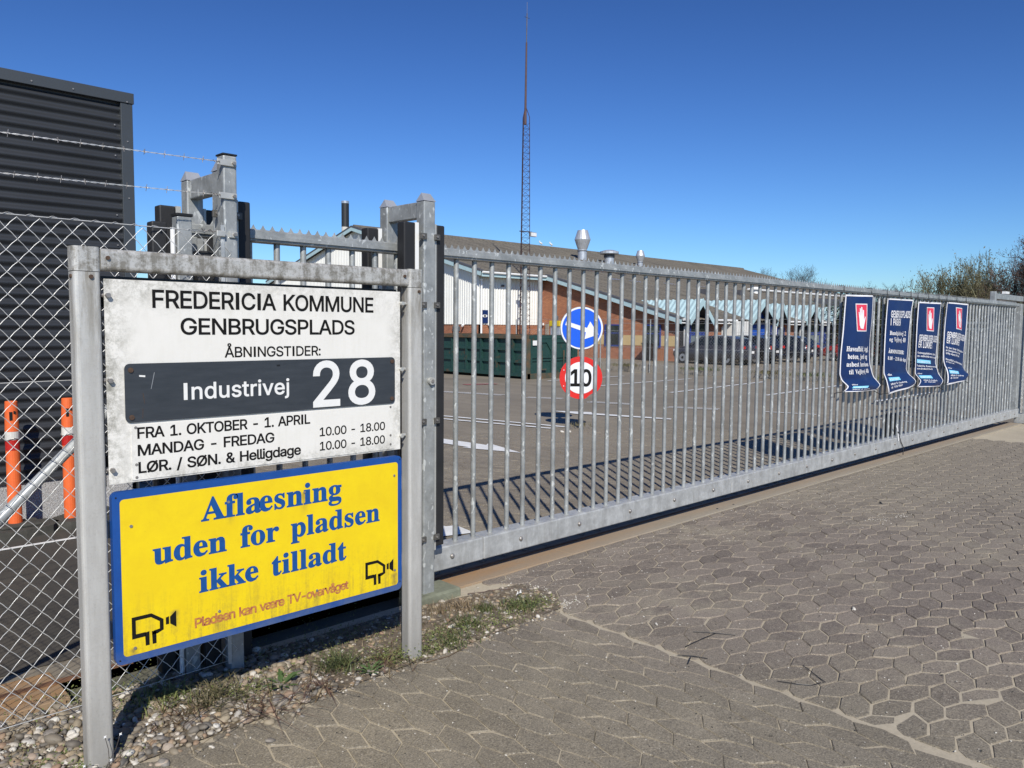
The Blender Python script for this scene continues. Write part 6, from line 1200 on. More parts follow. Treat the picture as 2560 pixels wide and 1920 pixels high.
banner(2, 'navy banner with text only and no hand panel, second from the left on the gate', [(T, 'GENBRUGSPLADS', .14, .94, .195, .068, 's', 16), (T, 'I PÅSKEN', .14, .58, .275, .068, 's', 16), (T, 'Bundgårdsvej 2', .13, .84, .375, .042, 'r', 2), (T, 'og Vejlbyvej 40', .13, .84, .440, .042, 'r', 2), (T, 'ÅBNINGSTIDER:', .12, .80, .560, .036, 'r', 10), (T, '8.00 - 21.00 alle dage', .12, .92, .630, .034, 'r', 4), (T, 'eller', .11, .26, .800, .022, 'r', 8), ('box', .10, .46, .820, .862), (T, 'KONTAKT', .13, .42, .855, .022, 's', 10), (T, 'Affald & Genbrug', .10, .60, .905, .022, 'r', 8), (T, 'tlf. 7210 6367', .10, .45, .945, .022, 'r', 8)])
banner(3, 'navy banner with hand panel and cyan highlights, third from the left on the gate', [('hand', .38, .68, .060, .290), (T, 'GENBRUGSPLADSEN', .10, .97, .405, .062, 's', 16), (T, 'ER LUKKET', .10, .62, .475, .062, 's', 16), (T, 'Genbrugspladserne er lukket', .08, .90, .540, .020, 'r', 6), (T, 'pga. smitterisiko med Corona-virus', .08, .97, .572, .020, 'r', 6), ('box', .07, .55, .600, .640), (T, 'LÆS MERE', .12, .46, .634, .022, 's', 10) if 'Æ' in GLY['s'] else (T, 'INFORMATION', .10, .50, .634, .020, 's', 10), (T, 'Fredericia Kommunes hjemmeside', .07, .97, .680, .020, 'r', 6), (T, 'www.fredericia.dk', .07, .60, .712, .020, 'r', 6), (T, 'eller', .08, .24, .770, .020, 'r', 8), ('box', .08, .46, .790, .832), (T, 'KONTAKT', .11, .42, .826, .022, 's', 10), (T, 'Affald & Genbrug,', .12, .58, .870, .020, 'r', 6), (T, 'tlf. 7210 6367', .16, .52, .905, .020, 'r', 6)])
banner(4, 'navy banner with hand panel above three short lines, rightmost on the gate', [('hand', .38, .70, .060, .290), (T, 'GENBRUGSPLADSEN', .10, .94, .405, .062, 's', 16), (T, 'ER LUKKET', .10, .58, .475, .062, 's', 16), (T, 'Du kan bruge Genbrugspladsen', .08, .88, .535, .020, 'r', 6), (T, 'på Bundgårdsvej 2 med', .08, .66, .568, .020, 'r', 6), (T, 'gyldig adgang til byen.', .08, .62, .600, .020, 'r', 6), (T, 'Haveaffald og beton henvises', .07, .84, .672, .020, 'r', 6), (T, 'til Vejlbyvej 40.', .08, .38, .704, .020, 'r', 6), (T, 'eller', .07, .20, .800, .018, 'r', 8), ('box', .07, .42, .820, .862), (T, 'KONTAKT', .10, .38, .855, .022, 's', 10), (T, 'Affald & Genbrug', .08, .60, .895, .020, 'r', 6), (T, 'tlf. 7210 6367', .08, .40, .93, .020, 'r', 6)])
# loose cord hung behind the banners
root = thing('hanging_cable', 'black cord trailing over the bottom beam below the second banner', 'cord', (9.95, 3.54, .25)); part('cord', MB().tube([(9.85, 3.53, .33), (9.90, 3.535, .28), (9.99, 3.54, .19), (10.07, 3.54, .12), (10.04, 3.53, .03)], .005, 5), 'black_plastic', root)
part('cord', MB().tube([(9.88, 3.53, .22), (9.86, 3.54, .36), (9.84, 3.55, .40)], .006, 5), 'banner_white', root)
# ================================================================ gate guide, fence beyond the yard
root = thing('gate_guide', 'short black rubber bollard with a pale side standing behind the gate', 'bollard', (12.1, 4.45, gz(12.1, 4.45)))
pr = [(-.11, 0), (.11, 0), (.11, .26)]+[(.11*cos(a), .26+.10*sin(a)) for a in [pi*i/8 for i in range(1, 8)]]+[(-.11, .26)]
part('rubber_block', MB().prism([(12.1+a, gz(12.1, 4.45)+b_) for a, b_ in pr], lambda u, v, d: (u, d, v), 4.36, 4.50), 'black_rubber', root); part('pale_face', MB().prism([(12.14, -.03), (12.20, -.03), (12.195, .23), (12.15, .18)], lambda u, v, d: (u, d, v), 4.352, 4.358), 'debris_white', root)

root = thing('yard_fence', 'far chain link fence on a low concrete plinth in front of the parked cars', 'fence', (25.5, 17, -.3))
yy = 3.5
while yy < 25.4:
    part('plinth_slab', MB().box(25.44, 25.56, yy+.006, yy+2.494, -.4, .087+.004*(yy-17)*0, .008), 'fence_plinth', root); yy += 2.5
yy = 3.5
while yy < 26.2:
    part('fence_post', MB().tube([(25.40, yy, -.3), (25.40, yy, 1.42), (25.40, yy, 1.86)], .024, 8), 'galvanised_steel', root); yy += 2.5
mb = MB(); p_ = .055; cols_ = int(22/p_); rows_ = int(1.62/.06)
for k in range(cols_):
    y0 = 3.5+p_*k; prev = None; vs = []
    for i in range(rows_+1):
        s_ = (i+k) % 2; y = y0+(p_ if s_ else 0); z = 1.39-.06*i
        vs += [(25.38, y-.0012, z), (25.38, y+.0012, z), (25.378, y, z+.001)]
    n = rows_; mb.add(vs, [(3*i+a, 3*i+(a+1) % 3, 3*i+3+(a+1) % 3, 3*i+3+a) for i in range(n) for a in range(3)])
part('wire_mesh', mb, 'wire_zinc', root, kind='stuff', fix=False)
for zz in (1.40, 1.70, 1.86, .75): part('tension_wire', MB().tube([(25.375, 3.5, zz), (25.375, 25.5, zz)], .0035, 4), 'wire_zinc', root)

# ================================================================ parked cars
def car(x, y, label, paint, rotz, hatch=True, z=None):
    """local: length along +y (front), width along x"""
    z = gz(x, y) if z is None else z
    root = thing('parked_car', label, 'car', (x, y, z), 'cars parked in front of the hall', rotz)
    L = 4.3; st = [(-2.15, .45, .78, .80, .76, 0), (-2.10, .35, .95, .97, .84, 0), (-1.9, .30, .98, 1.02, .88, 0), (-1.35, .22, .97, 1.01, .90, 0), (-.5, .20, .94, .98, .90, 0), (.5, .20, .92, .96, .90, 0), (1.1, .20, .88, .93, .88, 0), (1.6, .24, .78, .86, .86, 0), (2.0, .30, .62, .72, .78, 0), (2.15, .38, .50, .58, .62, 0)]
    mb = MB(); n = 0
    for (yy, zb, zs, zh, hw, _) in st:
        ring = [(-hw*.88, zb), (-hw, zb+.12), (-hw*1.0, (zb+zs)/2+.05), (-hw*.96, zs), (-hw*.80, zh), (0, zh+.02), (hw*.80, zh), (hw*.96, zs), (hw, (zb+zs)/2+.05), (hw, zb+.12), (hw*.88, zb)]
        n = len(ring); mb.v += [(a, yy, b_) for a, b_ in ring]
    for i in range(len(st)-1):
        for k in range(n): mb.f.append((i*n+k, i*n+(k+1) % n, (i+1)*n+(k+1) % n, (i+1)*n+k)); mb.mi.append(0)
    mb.f += [tuple(range(n)), tuple((len(st)-1)*n+k for k in range(n))[::-1]]; mb.mi += [0, 0]
    part('body', mb, paint, root, smooth=True, local=True)
    # greenhouse
    cab = [(-2.0 if hatch else -1.6, .98, .72), (-1.70 if hatch else -1.25, 1.33, .62), (-1.2, 1.44, .60), (-.2, 1.47, .60), (.35, 1.42, .60), (1.15, .94, .74)]
    mb = MB()
    for (yy, zr, hw) in cab: mb.v += [(-.80, yy if zr > 1.2 else yy, .93), (-hw, yy, max(zr, .94)), (0, yy, max(zr, .94)+.03), (hw, yy, max(zr, .94)), (.80, yy, .93)]
    for i in range(len(cab)-1):
        for k in range(4): mb.f.append((i*5+k, i*5+k+1, (i+1)*5+k+1, (i+1)*5+k)); mb.mi.append(0)
    mb.f += [(0, 1, 2, 3, 4), tuple(25+k for k in range(5))[::-1]]; mb.mi += [0, 0]
    part('cabin', mb, paint, root, smooth=False, local=True)
    for sg in (-1, 1):
        def wx(zv): return sg*(.80-(zv-.93)/(1.46-.93)*.195+.006)
        for pts in ([(-1.05, .99), (-.30, .99), (-.30, 1.38), (-1.0, 1.36)], [(-.24, .99), (.78, .98), (.30, 1.33), (-.24, 1.38)], [(-1.62, 1.02), (-1.12, 1.0), (-1.08, 1.33), (-1.45, 1.27)]):
            part('side_window', MB().add([(wx(b_), a, b_) for a, b_ in pts], [(0, 1, 2, 3)]), 'car_glass', root, local=True)
        for wy in (-1.30, 1.33):
            wl = part('wheel', MB().tube([(sg*.70, wy, .31), (sg*.885, wy, .31)], .315, 20), 'car_tyre', root, local=True); part('rim', MB().tube([(sg*.870, wy, .31), (sg*.892, wy, .31)], .205, 10), 'car_rim', wl, local=True)
            part('hub_gap', MB().tube([(sg*.888, wy, .31), (sg*.894, wy, .31)], .09, 5), 'car_tyre', wl, local=True)
        part('tail_light', MB().box(sg*.60-.13, sg*.60+.16*sg+.0 if sg > 0 else sg*.60+.13, -2.14, -1.92, .76, .96, .02) if sg > 0 else MB().box(-.80, -.47, -2.14, -1.92, .76, .96, .02), 'lamp_red', root, local=True)
        part('headlight', MB().box(sg*.52-.16, sg*.52+.16, 1.92, 2.09, .60, .72, .02), 'lamp_clear', root, local=True)
        part('mirror', MB().box(sg*.90-.08, sg*.90+.08, .72, .84, .98, 1.09, .02), paint, root, local=True)
    part('rear_window', MB().add([(-.62, -2.0 if hatch else -1.62, 1.02), (.62, -2.0 if hatch else -1.62, 1.02), (.55, -1.74 if hatch else -1.28, 1.31), (-.55, -1.74 if hatch else -1.28, 1.31)], [(0, 1, 2, 3)]), 'car_glass', root, local=True)
    part('windscreen', MB().add([(-.66, 1.08, 1.0), (.66, 1.08, 1.0), (.55, .42, 1.41), (-.55, .42, 1.41)], [(0, 1, 2, 3)]), 'car_glass', root, local=True)
    part('number_plate', MB().box(-.26, .26, -2.175, -2.155, .60, .72), 'number_plate', root, local=True); part('bumper', MB().box(-.70, .70, -2.20, -2.10, .30, .52, .04), paint, root, local=True)
    part('aerial', MB().tube([(0, -1.5, 1.45), (0, -1.75, 1.75)], .008, 4), 'black_plastic', root, local=True)
    return root
car(36.05, 22.2, 'dark grey hatchback nearest the brick corner of the hall', 'car_grey', rad(-2)); car(38.75, 22.2, 'black car parked right beside the dark grey hatchback', 'car_black', rad(1)); car(42.2, 21.9, 'black estate car with bright red tail light, third from the brick corner', 'car_navy', 0)
car(46.4, 18.9, 'bright red car glimpsed between the first two banners', 'car_red', rad(1)); car(48.6, 17.0, 'white car glimpsed between the second and third banners', 'car_white', 0)
car(45.3, 23.9, 'dark car parked behind the black estate by the blue door', 'car_black', rad(90))

root = thing('wheeled_box', 'black lidded box on wheels filling the dark strip under the right window of the brick gable', 'bin', (36.35, 26.5, -.32))  # black wheeled box fills the dark strip below this window
part('box_body', MB().add([(36.12, 26.25, -.25), (36.58, 26.25, -.25), (36.58, 26.75, -.25), (36.12, 26.75, -.25), (36.05, 26.18, .60), (36.64, 26.18, .60), (36.64, 26.82, .60), (36.05, 26.82, .60)], [(0, 3, 2, 1), (4, 5, 6, 7), (0, 1, 5, 4), (1, 2, 6, 5), (2, 3, 7, 6), (3, 0, 4, 7)]), 'black_plastic', root); part('lid', MB().box(36.02, 36.66, 26.14, 26.86, .602, .67, .02), 'black_plastic', root)
for yy_ in (26.27, 26.67): part('wheel', MB().tube([(36.55, yy_, -.20), (36.55, yy_+.06, -.20)], .11, 12), 'car_tyre', root)

# ================================================================ vegetation
def tree(x, y, h, label, mat, seed, name='bare_tree', stems=1, spread=.5, twigs=(7, 6, 5, 4), up=.35, rads=.09, leafm=None, nl=0, leaf_s=.05, base=.25):
    r = random.Random(seed); z = gz(x, y)-.1; root = thing(name, label, 'tree', (x, y, z)); tw = MB(); tk = MB(); tips = []; LV = len(twigs)
    def limb(p, d, L, rr, lv):
        n = 4 if lv < 2 else 3; q = p.copy(); pts = [p]; dd = d.copy()
        for i in range(n):
            dd = (dd+Vector((r.uniform(-.18, .18), r.uniform(-.18, .18), up*.12))).normalized(); q = q+dd*L/n; pts.append(q.copy())
        (tk if lv == 0 else tw).tube(pts, rr, 6 if lv == 0 else 3, False, r2=rr*.35)
        if lv >= LV: tips.append((pts[-1], dd)); return
        for j in range(twigs[lv]):
            t = (base if lv == 0 else .15)+(1-(base if lv == 0 else .15))*(j+r.uniform(.2, 1))/twigs[lv]; t = min(t, .99); i = min(int(t*n), n-1); s = pts[i].lerp(pts[i+1], t*n-i)
            ang = r.uniform(0, 2*pi); side = dd.orthogonal().normalized(); side = (Matrix.Rotation(ang, 3, dd)@side); nd = (dd*(1-spread)+side*spread+Vector((0, 0, up*.5))).normalized()
            limb(s, nd, L*r.uniform(.42, .62)*(1.15-.45*t), max(rr*(.42 if lv else .5), .007), lv+1)
    for k in range(stems):
        a = 2*pi*k/stems+r.uniform(-.4, .4); tl = .0 if stems == 1 else r.uniform(.08, .30)
        limb(Vector((x+cos(a)*.2*(stems > 1), y+sin(a)*.2*(stems > 1), z)), Vector((cos(a)*tl, sin(a)*tl, 1)).normalized(), h*(.72 if stems == 1 else r.uniform(.68, .88)), rads, 0)
    part('trunk', tk, 'bark', root, fix=False); cr = part('crown', tw, mat, root, fix=False)
    if nl:
        lm = MB()
        for i in range(nl):
            p, d = r.choice(tips); c = p+Vector((r.gauss(0, 1), r.gauss(0, 1), r.gauss(0, 1)))*.16-d*r.uniform(0, .3); a = (d+Vector((r.gauss(0, 1), r.gauss(0, 1), r.gauss(0, 1)))*.6).normalized()*r.uniform(.7, 1.5)*leaf_s; b_ = Vector((r.gauss(0, 1), r.gauss(0, 1), r.gauss(0, 1))).normalized()*r.uniform(.3, .7)*leaf_s
            lm.add([c-a, c+b_, c+a, c-b_], [(0, 1, 2, 3)])
        part('leaves', lm, leafm, cr, fix=False)
    return root
def pol(u_az, dist): a = rad(u_az); return (dist*cos(a), dist*sin(a))
WL = ['low budding shrub tree at the left end of the clump, right of the fourth banner', 'budding willow with upright pale green twigs, second from the left in the clump', 'tallest budding willow in the middle of the clump', 'budding willow touching the big bare tree']
for i, (az, dist, h) in enumerate(((18.6, 44, 2.8), (17.5, 43, 4.1), (16.5, 42, 4.6), (15.3, 43, 4.2))):
    x, y = pol(az, dist); tree(x, y, h, WL[i], 'twig_green', 20+i, 'budding_tree', 9, .42, (9, 6, 5), .75, .035, 'leaf_olive', 3000, .05, .1)
x, y = pol(12.0, 42); tree(x, y, 6.0, 'large dark bare tree at the right picture edge', 'twig_brown', 5, 'bare_tree', 5, .6, (13, 8, 6, 4), .42, .05, 'twig_brown', 7000, .05, .1)
x, y = pol(14.0, 44); tree(x, y, 4.3, 'smaller bare tree between the willows and the large bare tree', 'twig_brown', 15, 'bare_tree', 4, .6, (10, 7, 5, 3), .45, .05, 'twig_brown', 2500, .05, .12)
BL = ['bare tree top showing over the hall roof, left of the pair', 'bare tree top over the hall roof, right of the pair', 'distant bare tree seen between the frame rail and the white sign', 'thin bare tree above the gate rail over the third banner', 'thin bare tree above the gate rail over the second banner']
for i, (az, dist, h) in enumerate(((28.5, 125, 9.2), (25.9, 125, 9.4), (57.8, 120, 9), (20.9, 80, 5.6), (23.0, 84, 5.0))):
    x, y = pol(az, dist); tree(x, y, h, BL[i], 'twig_dark', 40+i, 'bare_tree', 6, .55, (11, 8, 6, 3), .5, .05)
# dark hedge closing the yard at the right
def hedge(x, y, L, az, h, label, seed, n=9000, w_=1.2, mat='hedge_leaf'):
    r = random.Random(seed); z = gz(x, y); root = thing('hedge', label, 'hedge', (x, y, z)); lm = MB(); ca, sa = cos(az), sin(az)
    for i in range(n):
        u = r.uniform(-L/2, L/2); v = r.gauss(0, w_*.45); hh = h*(.82+.18*sin(u*1.7+seed)*sin(u*.6)+r.uniform(-.10, .12)); zz = r.uniform(0, 1)**.8*hh
        c = Vector((x+u*ca-v*sa, y+u*sa+v*ca, z+zz)); a = Vector((r.gauss(0, 1), r.gauss(0, 1), r.gauss(0, 1))).normalized()*r.uniform(.06, .13); b_ = Vector((r.gauss(0, 1), r.gauss(0, 1), r.gauss(0, 1))).normalized()*r.uniform(.03, .07)
        lm.add([c-a, c+b_, c+a, c-b_], [(0, 1, 2, 3)])
    part('foliage', lm, mat, root, fix=False); st = MB()
    for i in range(int(L*3)):
        u = -L/2+L*i/(L*3); st.tube([(x+u*ca, y+u*sa, z-.1), (x+u*ca+r.uniform(-.2, .2), y+u*sa+r.uniform(-.2, .2), z+h*.8)], .025, 4, False)
    part('stems', st, 'bark', root, fix=False)
hedge(54, 20.0, 12, rad(72), 3.9, 'dark evergreen hedge behind the first and second banners', 1, 12000); hedge(44, 12.6, 10, rad(80), 3.2, 'dark evergreen hedge behind the third and fourth banners', 2, 14000); hedge(33.5, 5.0, 8, rad(80), 2.7, 'dark evergreen hedge at the far right beyond the gate end', 3, 14000)
root = thing('rail_fence', 'far galvanised fence section with two top rails, seen through the right end of the gate', 'fence', (18, 5.1, -.15))
for zz in (1.545, 1.675): part('rail', MB().box(16.6, 22.3, 5.08, 5.13, zz, zz+.05), 'galvanised_steel', root)
for x in (16.6, 18.5, 20.4, 22.3): part('post', MB().box(x-.03, x+.03, 5.13, 5.19, -.2, 1.80), 'galvanised_steel', root)
pm2 = MB().tube([(0, 0, -.1), (0, 0, 1.545)], .010, 5, False).mesh('bar', 'galvanised_steel')
for i in range(47): obj('bar', pm2, root, (16.65+.12*i-18, .005, .15))
# end portal on the right
root = thing('end_portal', 'galvanised portal frame at the far right end of the gate', 'gate post', (15.1, 3.6, 0))
part('post', MB().box(15.30, 15.38, 3.44, 3.52, 0, 2.20, .006), 'galvanised_steel', root); part('post', MB().box(14.52, 14.60, 3.80, 3.88, 0, 2.18, .006), 'galvanised_steel', root)
part('crossbar', MB().box(14.60, 16.2, 3.80, 3.87, 2.06, 2.15, .005), 'galvanised_steel', root); part('lamp', MB().box(15.1, 15.3, 3.80, 3.86, 2.16, 2.20), 'letter_white', root); part('foot', MB().box(15.24, 15.44, 3.40, 3.62, 0, .16, .01), 'galvanised_beam', root)
root = thing('side_mesh_fence', 'chain link panel beyond the right end of the gate', 'fence', (17, 3.6, 0)); mb = MB()
for k in range(80):
    y0 = 0; x0 = 15.5+.036*k; vs = []
    for i in range(41):
        s_ = (i+k) % 2; x = x0+(.036 if s_ else 0); z = 1.7-.04*i; vs += [(x-.002, 3.6, z), (x+.002, 3.6, z), (x, 3.597, z)]
    mb.add(vs, [(3*i+a, 3*i+(a+1) % 3, 3*i+3+(a+1) % 3, 3*i+3+a) for i in range(40) for a in range(3)])
part('wire_mesh', mb, 'wire_zinc', root, kind='stuff', fix=False)
for x in (15.5, 18.4): part('post', MB().tube([(x, 3.62, 0), (x, 3.62, 1.8)], .03, 8), 'galvanised_steel', root)

# ---------------------------------------------------------------- gravel bed with weeds under the sign
soil = MB(); bed = [(.0, 3.48), (2.60, 3.40), (3.28, 3.30), (3.30, 3.02), (3.16, 2.86), (2.4, 2.835), (.9, 2.835), (.45, 2.9), (-3.2, 3.0), (-3.2, 3.52)]
soil.add([(x, y, .004) for x, y in bed], [tuple(range(len(bed)))]); struct('gravel_bed', soil, 'gravel_soil')
import functools
def inbed(x, y):
    c = False
    for i in range(len(bed)):
        (x0, y0), (x1, y1) = bed[i-1], bed[i]
        if (y0 > y) != (y1 > y) and x < (x1-x0)*(y-y0)/(y1-y0)+x0: c = not c
    return c
bmi = bmesh.new(); bmesh.ops.create_icosphere(bmi, subdivisions=1, radius=1); bmi.verts.index_update(); IV = [v.co.copy() for v in bmi.verts]; IF = [[q.index for q in f.verts] for f in bmi.faces]; bmi.free()
bmi = bmesh.new(); bmesh.ops.create_icosphere(bmi, subdivisions=2, radius=1); bmi.verts.index_update(); IV2 = [v.co.copy() for v in bmi.verts]; IF2 = [[q.index for q in f.verts] for f in bmi.faces]; bmi.free()
r = random.Random(11); pb = MB(); cnt = 0
def pebble(mb, x, y, s, z=0, hi=False, r=r):
    V, Fc = (IV2, IF2) if hi else (IV, IF); a = r.uniform(0, 2*pi); sx, sy, sz = s*r.uniform(.8, 1.45), s*r.uniform(.65, 1.05), s*r.uniform(.45, .75); ca, sa = cos(a), sin(a); tilt = r.uniform(-.4, .4)
    ph = [r.uniform(0, 6) for _ in range(3)]; am = r.uniform(.05, .17)
    vs = []
    for v in V:
        k = 1+am*(sin(v.x*3+ph[0])+sin(v.y*3.3+ph[1])+sin(v.z*2.7+ph[2]))
        px, py, pz = v.x*sx*k, v.y*sy*k, v.z*sz*k; pz += px*tilt; vs.append((x+px*ca-py*sa, y+px*sa+py*ca, z+sz*.45+pz))
    mb.add(vs, Fc)
while cnt < 6200:
    x = r.uniform(.0, 3.3)if r.random() < .93 else r.uniform(-2.5, 0); y = r.uniform(2.8, 3.5)
    if not inbed(x, y): continue
    if y < 2.835: continue
    near_ = x < 1.75; s = r.choice((.008, .010, .013, .017)) if near_ else r.choice((.005, .007, .009, .013))
    if not near_ and r.random() < .35: continue
    if near_ and r.random() < .05: s = .023
    pebble(pb, x, y, s*r.uniform(.8, 1.15), r.uniform(-.002, .012) if near_ else 0, s > .012); cnt += 1
for i in range(160):   # stones spilled over the paving edge
    x = r.uniform(.95, 3.2); y = 2.845-abs(r.gauss(0, .035))*(1.6 if x < 1.6 else .8); pebble(pb, x, y, r.choice((.008, .012, .018) if x < 1.6 else (.005, .008)), -.002, True)
struct('gravel', pb, 'pebble', 'stuff', smooth=True)
# fine grit over the paving
gr = MB()
for i in range(2400):
    x = r.uniform(.9, 9); y = r.uniform(.3, 3.45) if r.random() < .7 else r.uniform(2.9, 3.5)
    if inbed(x, y): continue
    pebble(gr, x, y, r.choice((.0016, .0022, .003, .004)), 0)
for (cx, cy, n, sp) in ((3.2, 3.2, 120, .10), (3.25, 2.9, 90, .07), (6.6, 2.45, 60, .09), (6.9, 2.4, 30, .05), (8.9, 1.2, 40, .1)):
    for i in range(n): pebble(gr, cx+r.gauss(0, sp), cy+r.gauss(0, sp*.5), r.choice((.002, .003, .005)), 0)
struct('grit', gr, 'debris_white', 'stuff')
dg = MB(); r = random.Random(31)
for i in range(2600):
    x = r.uniform(.9, 8); y = r.uniform(.3, 3.45)
    if not inbed(x, y): pebble(dg, x, y, r.choice((.0014, .002, .0026, .0035)), 0, False, r)
struct('dark_grit', dg, 'rubber_base', 'stuff')
for i, (x, y, s, m_) in enumerate(((5.9, 3.56, .012, 'black_rubber'), (6.15, 3.55, .010, 'black_rubber'), (7.2, 2.7, .014, 'black_rubber'), (7.7, 2.3, .012, 'debris_white'), (3.35, 2.36, .010, 'debris_white'), (4.35, 1.75, .012, 'debris_white'))):
    mb = MB(); pebble(mb, x, y, s, 0, True); solo('loose_stone', mb, m_, ['small dark stone on the concrete strip by the gate', 'second small dark stone on the concrete strip, further right', 'dark stone lying on the dusty paving towards the right', 'pale stone lying furthest right on the dusty paving', 'white chip of stone near the sand patch by the gate corner', 'white chip on the purple pavers in the middle'][i], 'stone', (x, y, 0))

# weeds
def blades(mb, x, y, n, h, sp, r, w=.0032, z=0, lean=.6):
    for i in range(n):
        bx_, by_ = x+r.gauss(0, sp), y+r.gauss(0, sp); a = r.uniform(0, 2*pi); hh = h*r.uniform(.5, 1.15); ln = r.uniform(.15, 1)*lean*hh; ww = w*r.uniform(.6, 1.3); pts = []
        dx, dy = cos(a), sin(a); nx, ny = -dy, dx
        for t in (0, .4, .75, 1): pts.append((bx_+dx*ln*t*t, by_+dy*ln*t*t, z+hh*(t-.25*t*t*lean), ww*(1-t)**.6))
        vs = []
        for (px, py, pz, q) in pts: vs += [(px-nx*q, py-ny*q, pz), (px+nx*q, py+ny*q, pz)]
        mb.add(vs, [(0, 1, 3, 2), (2, 3, 5, 4), (4, 5, 7, 6)])
def tuft(x, y, n, h, sp, label, mat='grass_green', seed=0, lean=.6, w=.0032, group='grass tufts in the gravel bed'):
    r = random.Random(seed); mb = MB(); blades(mb, x, y, n, h, sp, r, w, .002, lean); return solo('grass_tuft', mb, mat, label, 'grass', (x, y, 0), group, fix=False)
tuft(3.02, 3.02, 240, .055, .055, 'green grass tuft at the tip of the gravel bed', seed=1, lean=1.2); tuft(2.62, 3.02, 170, .05, .05, 'green grass tuft in the middle between sign post and bed tip', seed=2, lean=1.2); tuft(2.42, 2.92, 170, .05, .05, 'green grass tuft right of the right sign post', seed=3, lean=1.2)
tuft(2.75, 3.22, 160, .05, .045, 'brownish grass tuft below the gate corner', 'dry_straw', 4, 1.0); tuft(2.82, 3.12, 120, .045, .03, 'small green tuft in front of the brown tuft', seed=5); tuft(2.62, 3.25, 130, .07, .03, 'thin upright dry weeds by the portal footing', 'dry_straw', 14, .5, .0015)
tuft(2.03, 2.90, 46, 0.12, .05, 'reddish long grass sprawling below the right end of the yellow sign', 'grass_red', 6, 3.2, .0026); tuft(1.66, 2.88, 46, 0.13, .05, 'reddish long grass sprawling over the paving edge', 'grass_red', 7, 3.2, .0026); tuft(1.40, 2.90, 46, 0.14, .05, 'reddish long grass in the middle under the yellow sign', 'grass_red', 8, 3.2, .0026); tuft(1.18, 3.02, 46, 0.11, .05, 'reddish grass at the edge of the sign shadow', 'grass_red', 9, 3.2, .0026)
tuft(1.85, 3.02, 140, .12, .04, 'green long grass between the two dandelions', 'grass_green', 10, 1.6); tuft(1.30, 3.08, 140, .13, .05, 'green and straw grass in the shade under the sign', 'leaf_olive', 11, 1.8); tuft(1.15, 3.20, 120, .10, .06, 'yellow green moss and grass left under the sign', 'leaf_lime', 12, 1.2)
tuft(9.30, 8.10, 90, .09, .10, 'dry weeds at the foot of the traffic sign post', 'leaf_olive', 13, 1.0, .004); 
for i, (x, y) in enumerate(((25.3, 11.8), (25.3, 13.3), (25.3, 16), (25.3, 19.5), (25.3, 9.5))): tuft(x, y, 300, .16, .35, ['large', 'second', 'third', 'fourth', 'fifth'][i]+' weed patch counted from the right' if False else ['bushiest weed patch along the far plinth', 'weed patch left of the bushiest one on the far plinth', 'weed patch at the plinth below the grey hatchback', 'weed patch at the plinth below the brick gable', 'weed patch at the plinth behind the first banner'][i], 'grass_green' if i % 2 == 0 else 'leaf_olive', 60+i, 1.0, .012, 'weeds along the far plinth'); 
def rosette(x, y, n, L, label, mat='leaf_green', seed=0, up=.7):
    r = random.Random(seed); root = thing('dandelion', label, 'plant', (x, y, 0)); 
    for i in range(n):
        a = 2*pi*i/n+r.uniform(-.3, .3); l = L*r.uniform(.7, 1.15); e = up*r.uniform(.5, 1.1); d = Vector((cos(a), sin(a), 0)); nrm_ = Vector((-sin(a), cos(a), 0)); mb = MB(); vs = []
        for j in range(9):
            t = j/8; wd = .105*l*sin(pi*min(t*.9+.1, 1))**.8*(1 if j % 2 else .55); p = Vector((x, y, .004))+d*l*t*(1-.25*e)+Vector((0, 0, l*e*(t-.55*t*t)))
            vs += [p-nrm_*wd, p+Vector((0, 0, -.004*sin(pi*t))), p+nrm_*wd]
        fs = []
        for j in range(8): fs += [(3*j, 3*j+1, 3*j+4, 3*j+3), (3*j+1, 3*j+2, 3*j+5, 3*j+4)]
        part('leaf', mb.add(vs, fs), mat, root, fix=False)
    return root
rosette(1.57, 3.02, 13, .115, 'bright green dandelion plant left of middle below the yellow sign', seed=1, up=1.0); rosette(1.93, 2.885, 12, .085, 'green dandelion plant near the paving edge below the camera symbol', seed=2, up=.8); rosette(1.02, 3.42, 6, .075, 'broad leaved green weed behind the left sign post', seed=3, up=1.0)
# low leafy ground cover
gc = MB(); r = random.Random(21)
for (cx, cy, n, sp, hh) in ((2.16, 2.90, 900, .07, .05), (2.05, 2.97, 500, .06, .04), (2.45, 3.0, 500, .10, .03), (2.75, 2.95, 600, .12, .03), (3.05, 3.0, 700, .09, .035), (1.45, 3.05, 500, .07, .05), (1.05, 3.25, 500, .10, .04), (.95, 3.48, 400, .10, .04), (.80, 2.90, 350, .05, .05), (.68, 3.05, 300, .10, .03), (1.25, 3.35, 600, .25, .05), (1.7, 3.3, 900, .3, .06), (2.1, 3.25, 500, .2, .05), (.3, 3.2, 500, .3, .04), (2.3, 2.87, 250, .06, .03)):
    for i in range(n):
        c = Vector((cx+r.gauss(0, sp), cy+r.gauss(0, sp*.55), abs(r.gauss(0, hh*.5))+.004))
        if not inbed(c.x, c.y) and c.y < 2.83 and r.random() < .8: continue
        a = Vector((r.gauss(0, 1), r.gauss(0, 1), r.gauss(0, .5))).normalized()*r.uniform(.003, .0075); b_ = Vector((r.gauss(0, 1), r.gauss(0, 1), r.gauss(0, .5))).normalized()*r.uniform(.002, .005)
        gc.add([c-a, c+b_, c+a, c-b_], [(0, 1, 2, 3)])
struct('ground_cover', gc, 'leaf_lime', 'stuff')
gs = MB(); r = random.Random(5)
for i in range(500):
    x = r.uniform(.4, 3.1); y = r.uniform(2.86, 3.4)
    if inbed(x, y): blades(gs, x, y, r.randint(2, 7), r.uniform(.02, .05), .012, r, .0016, .004, 1.4)
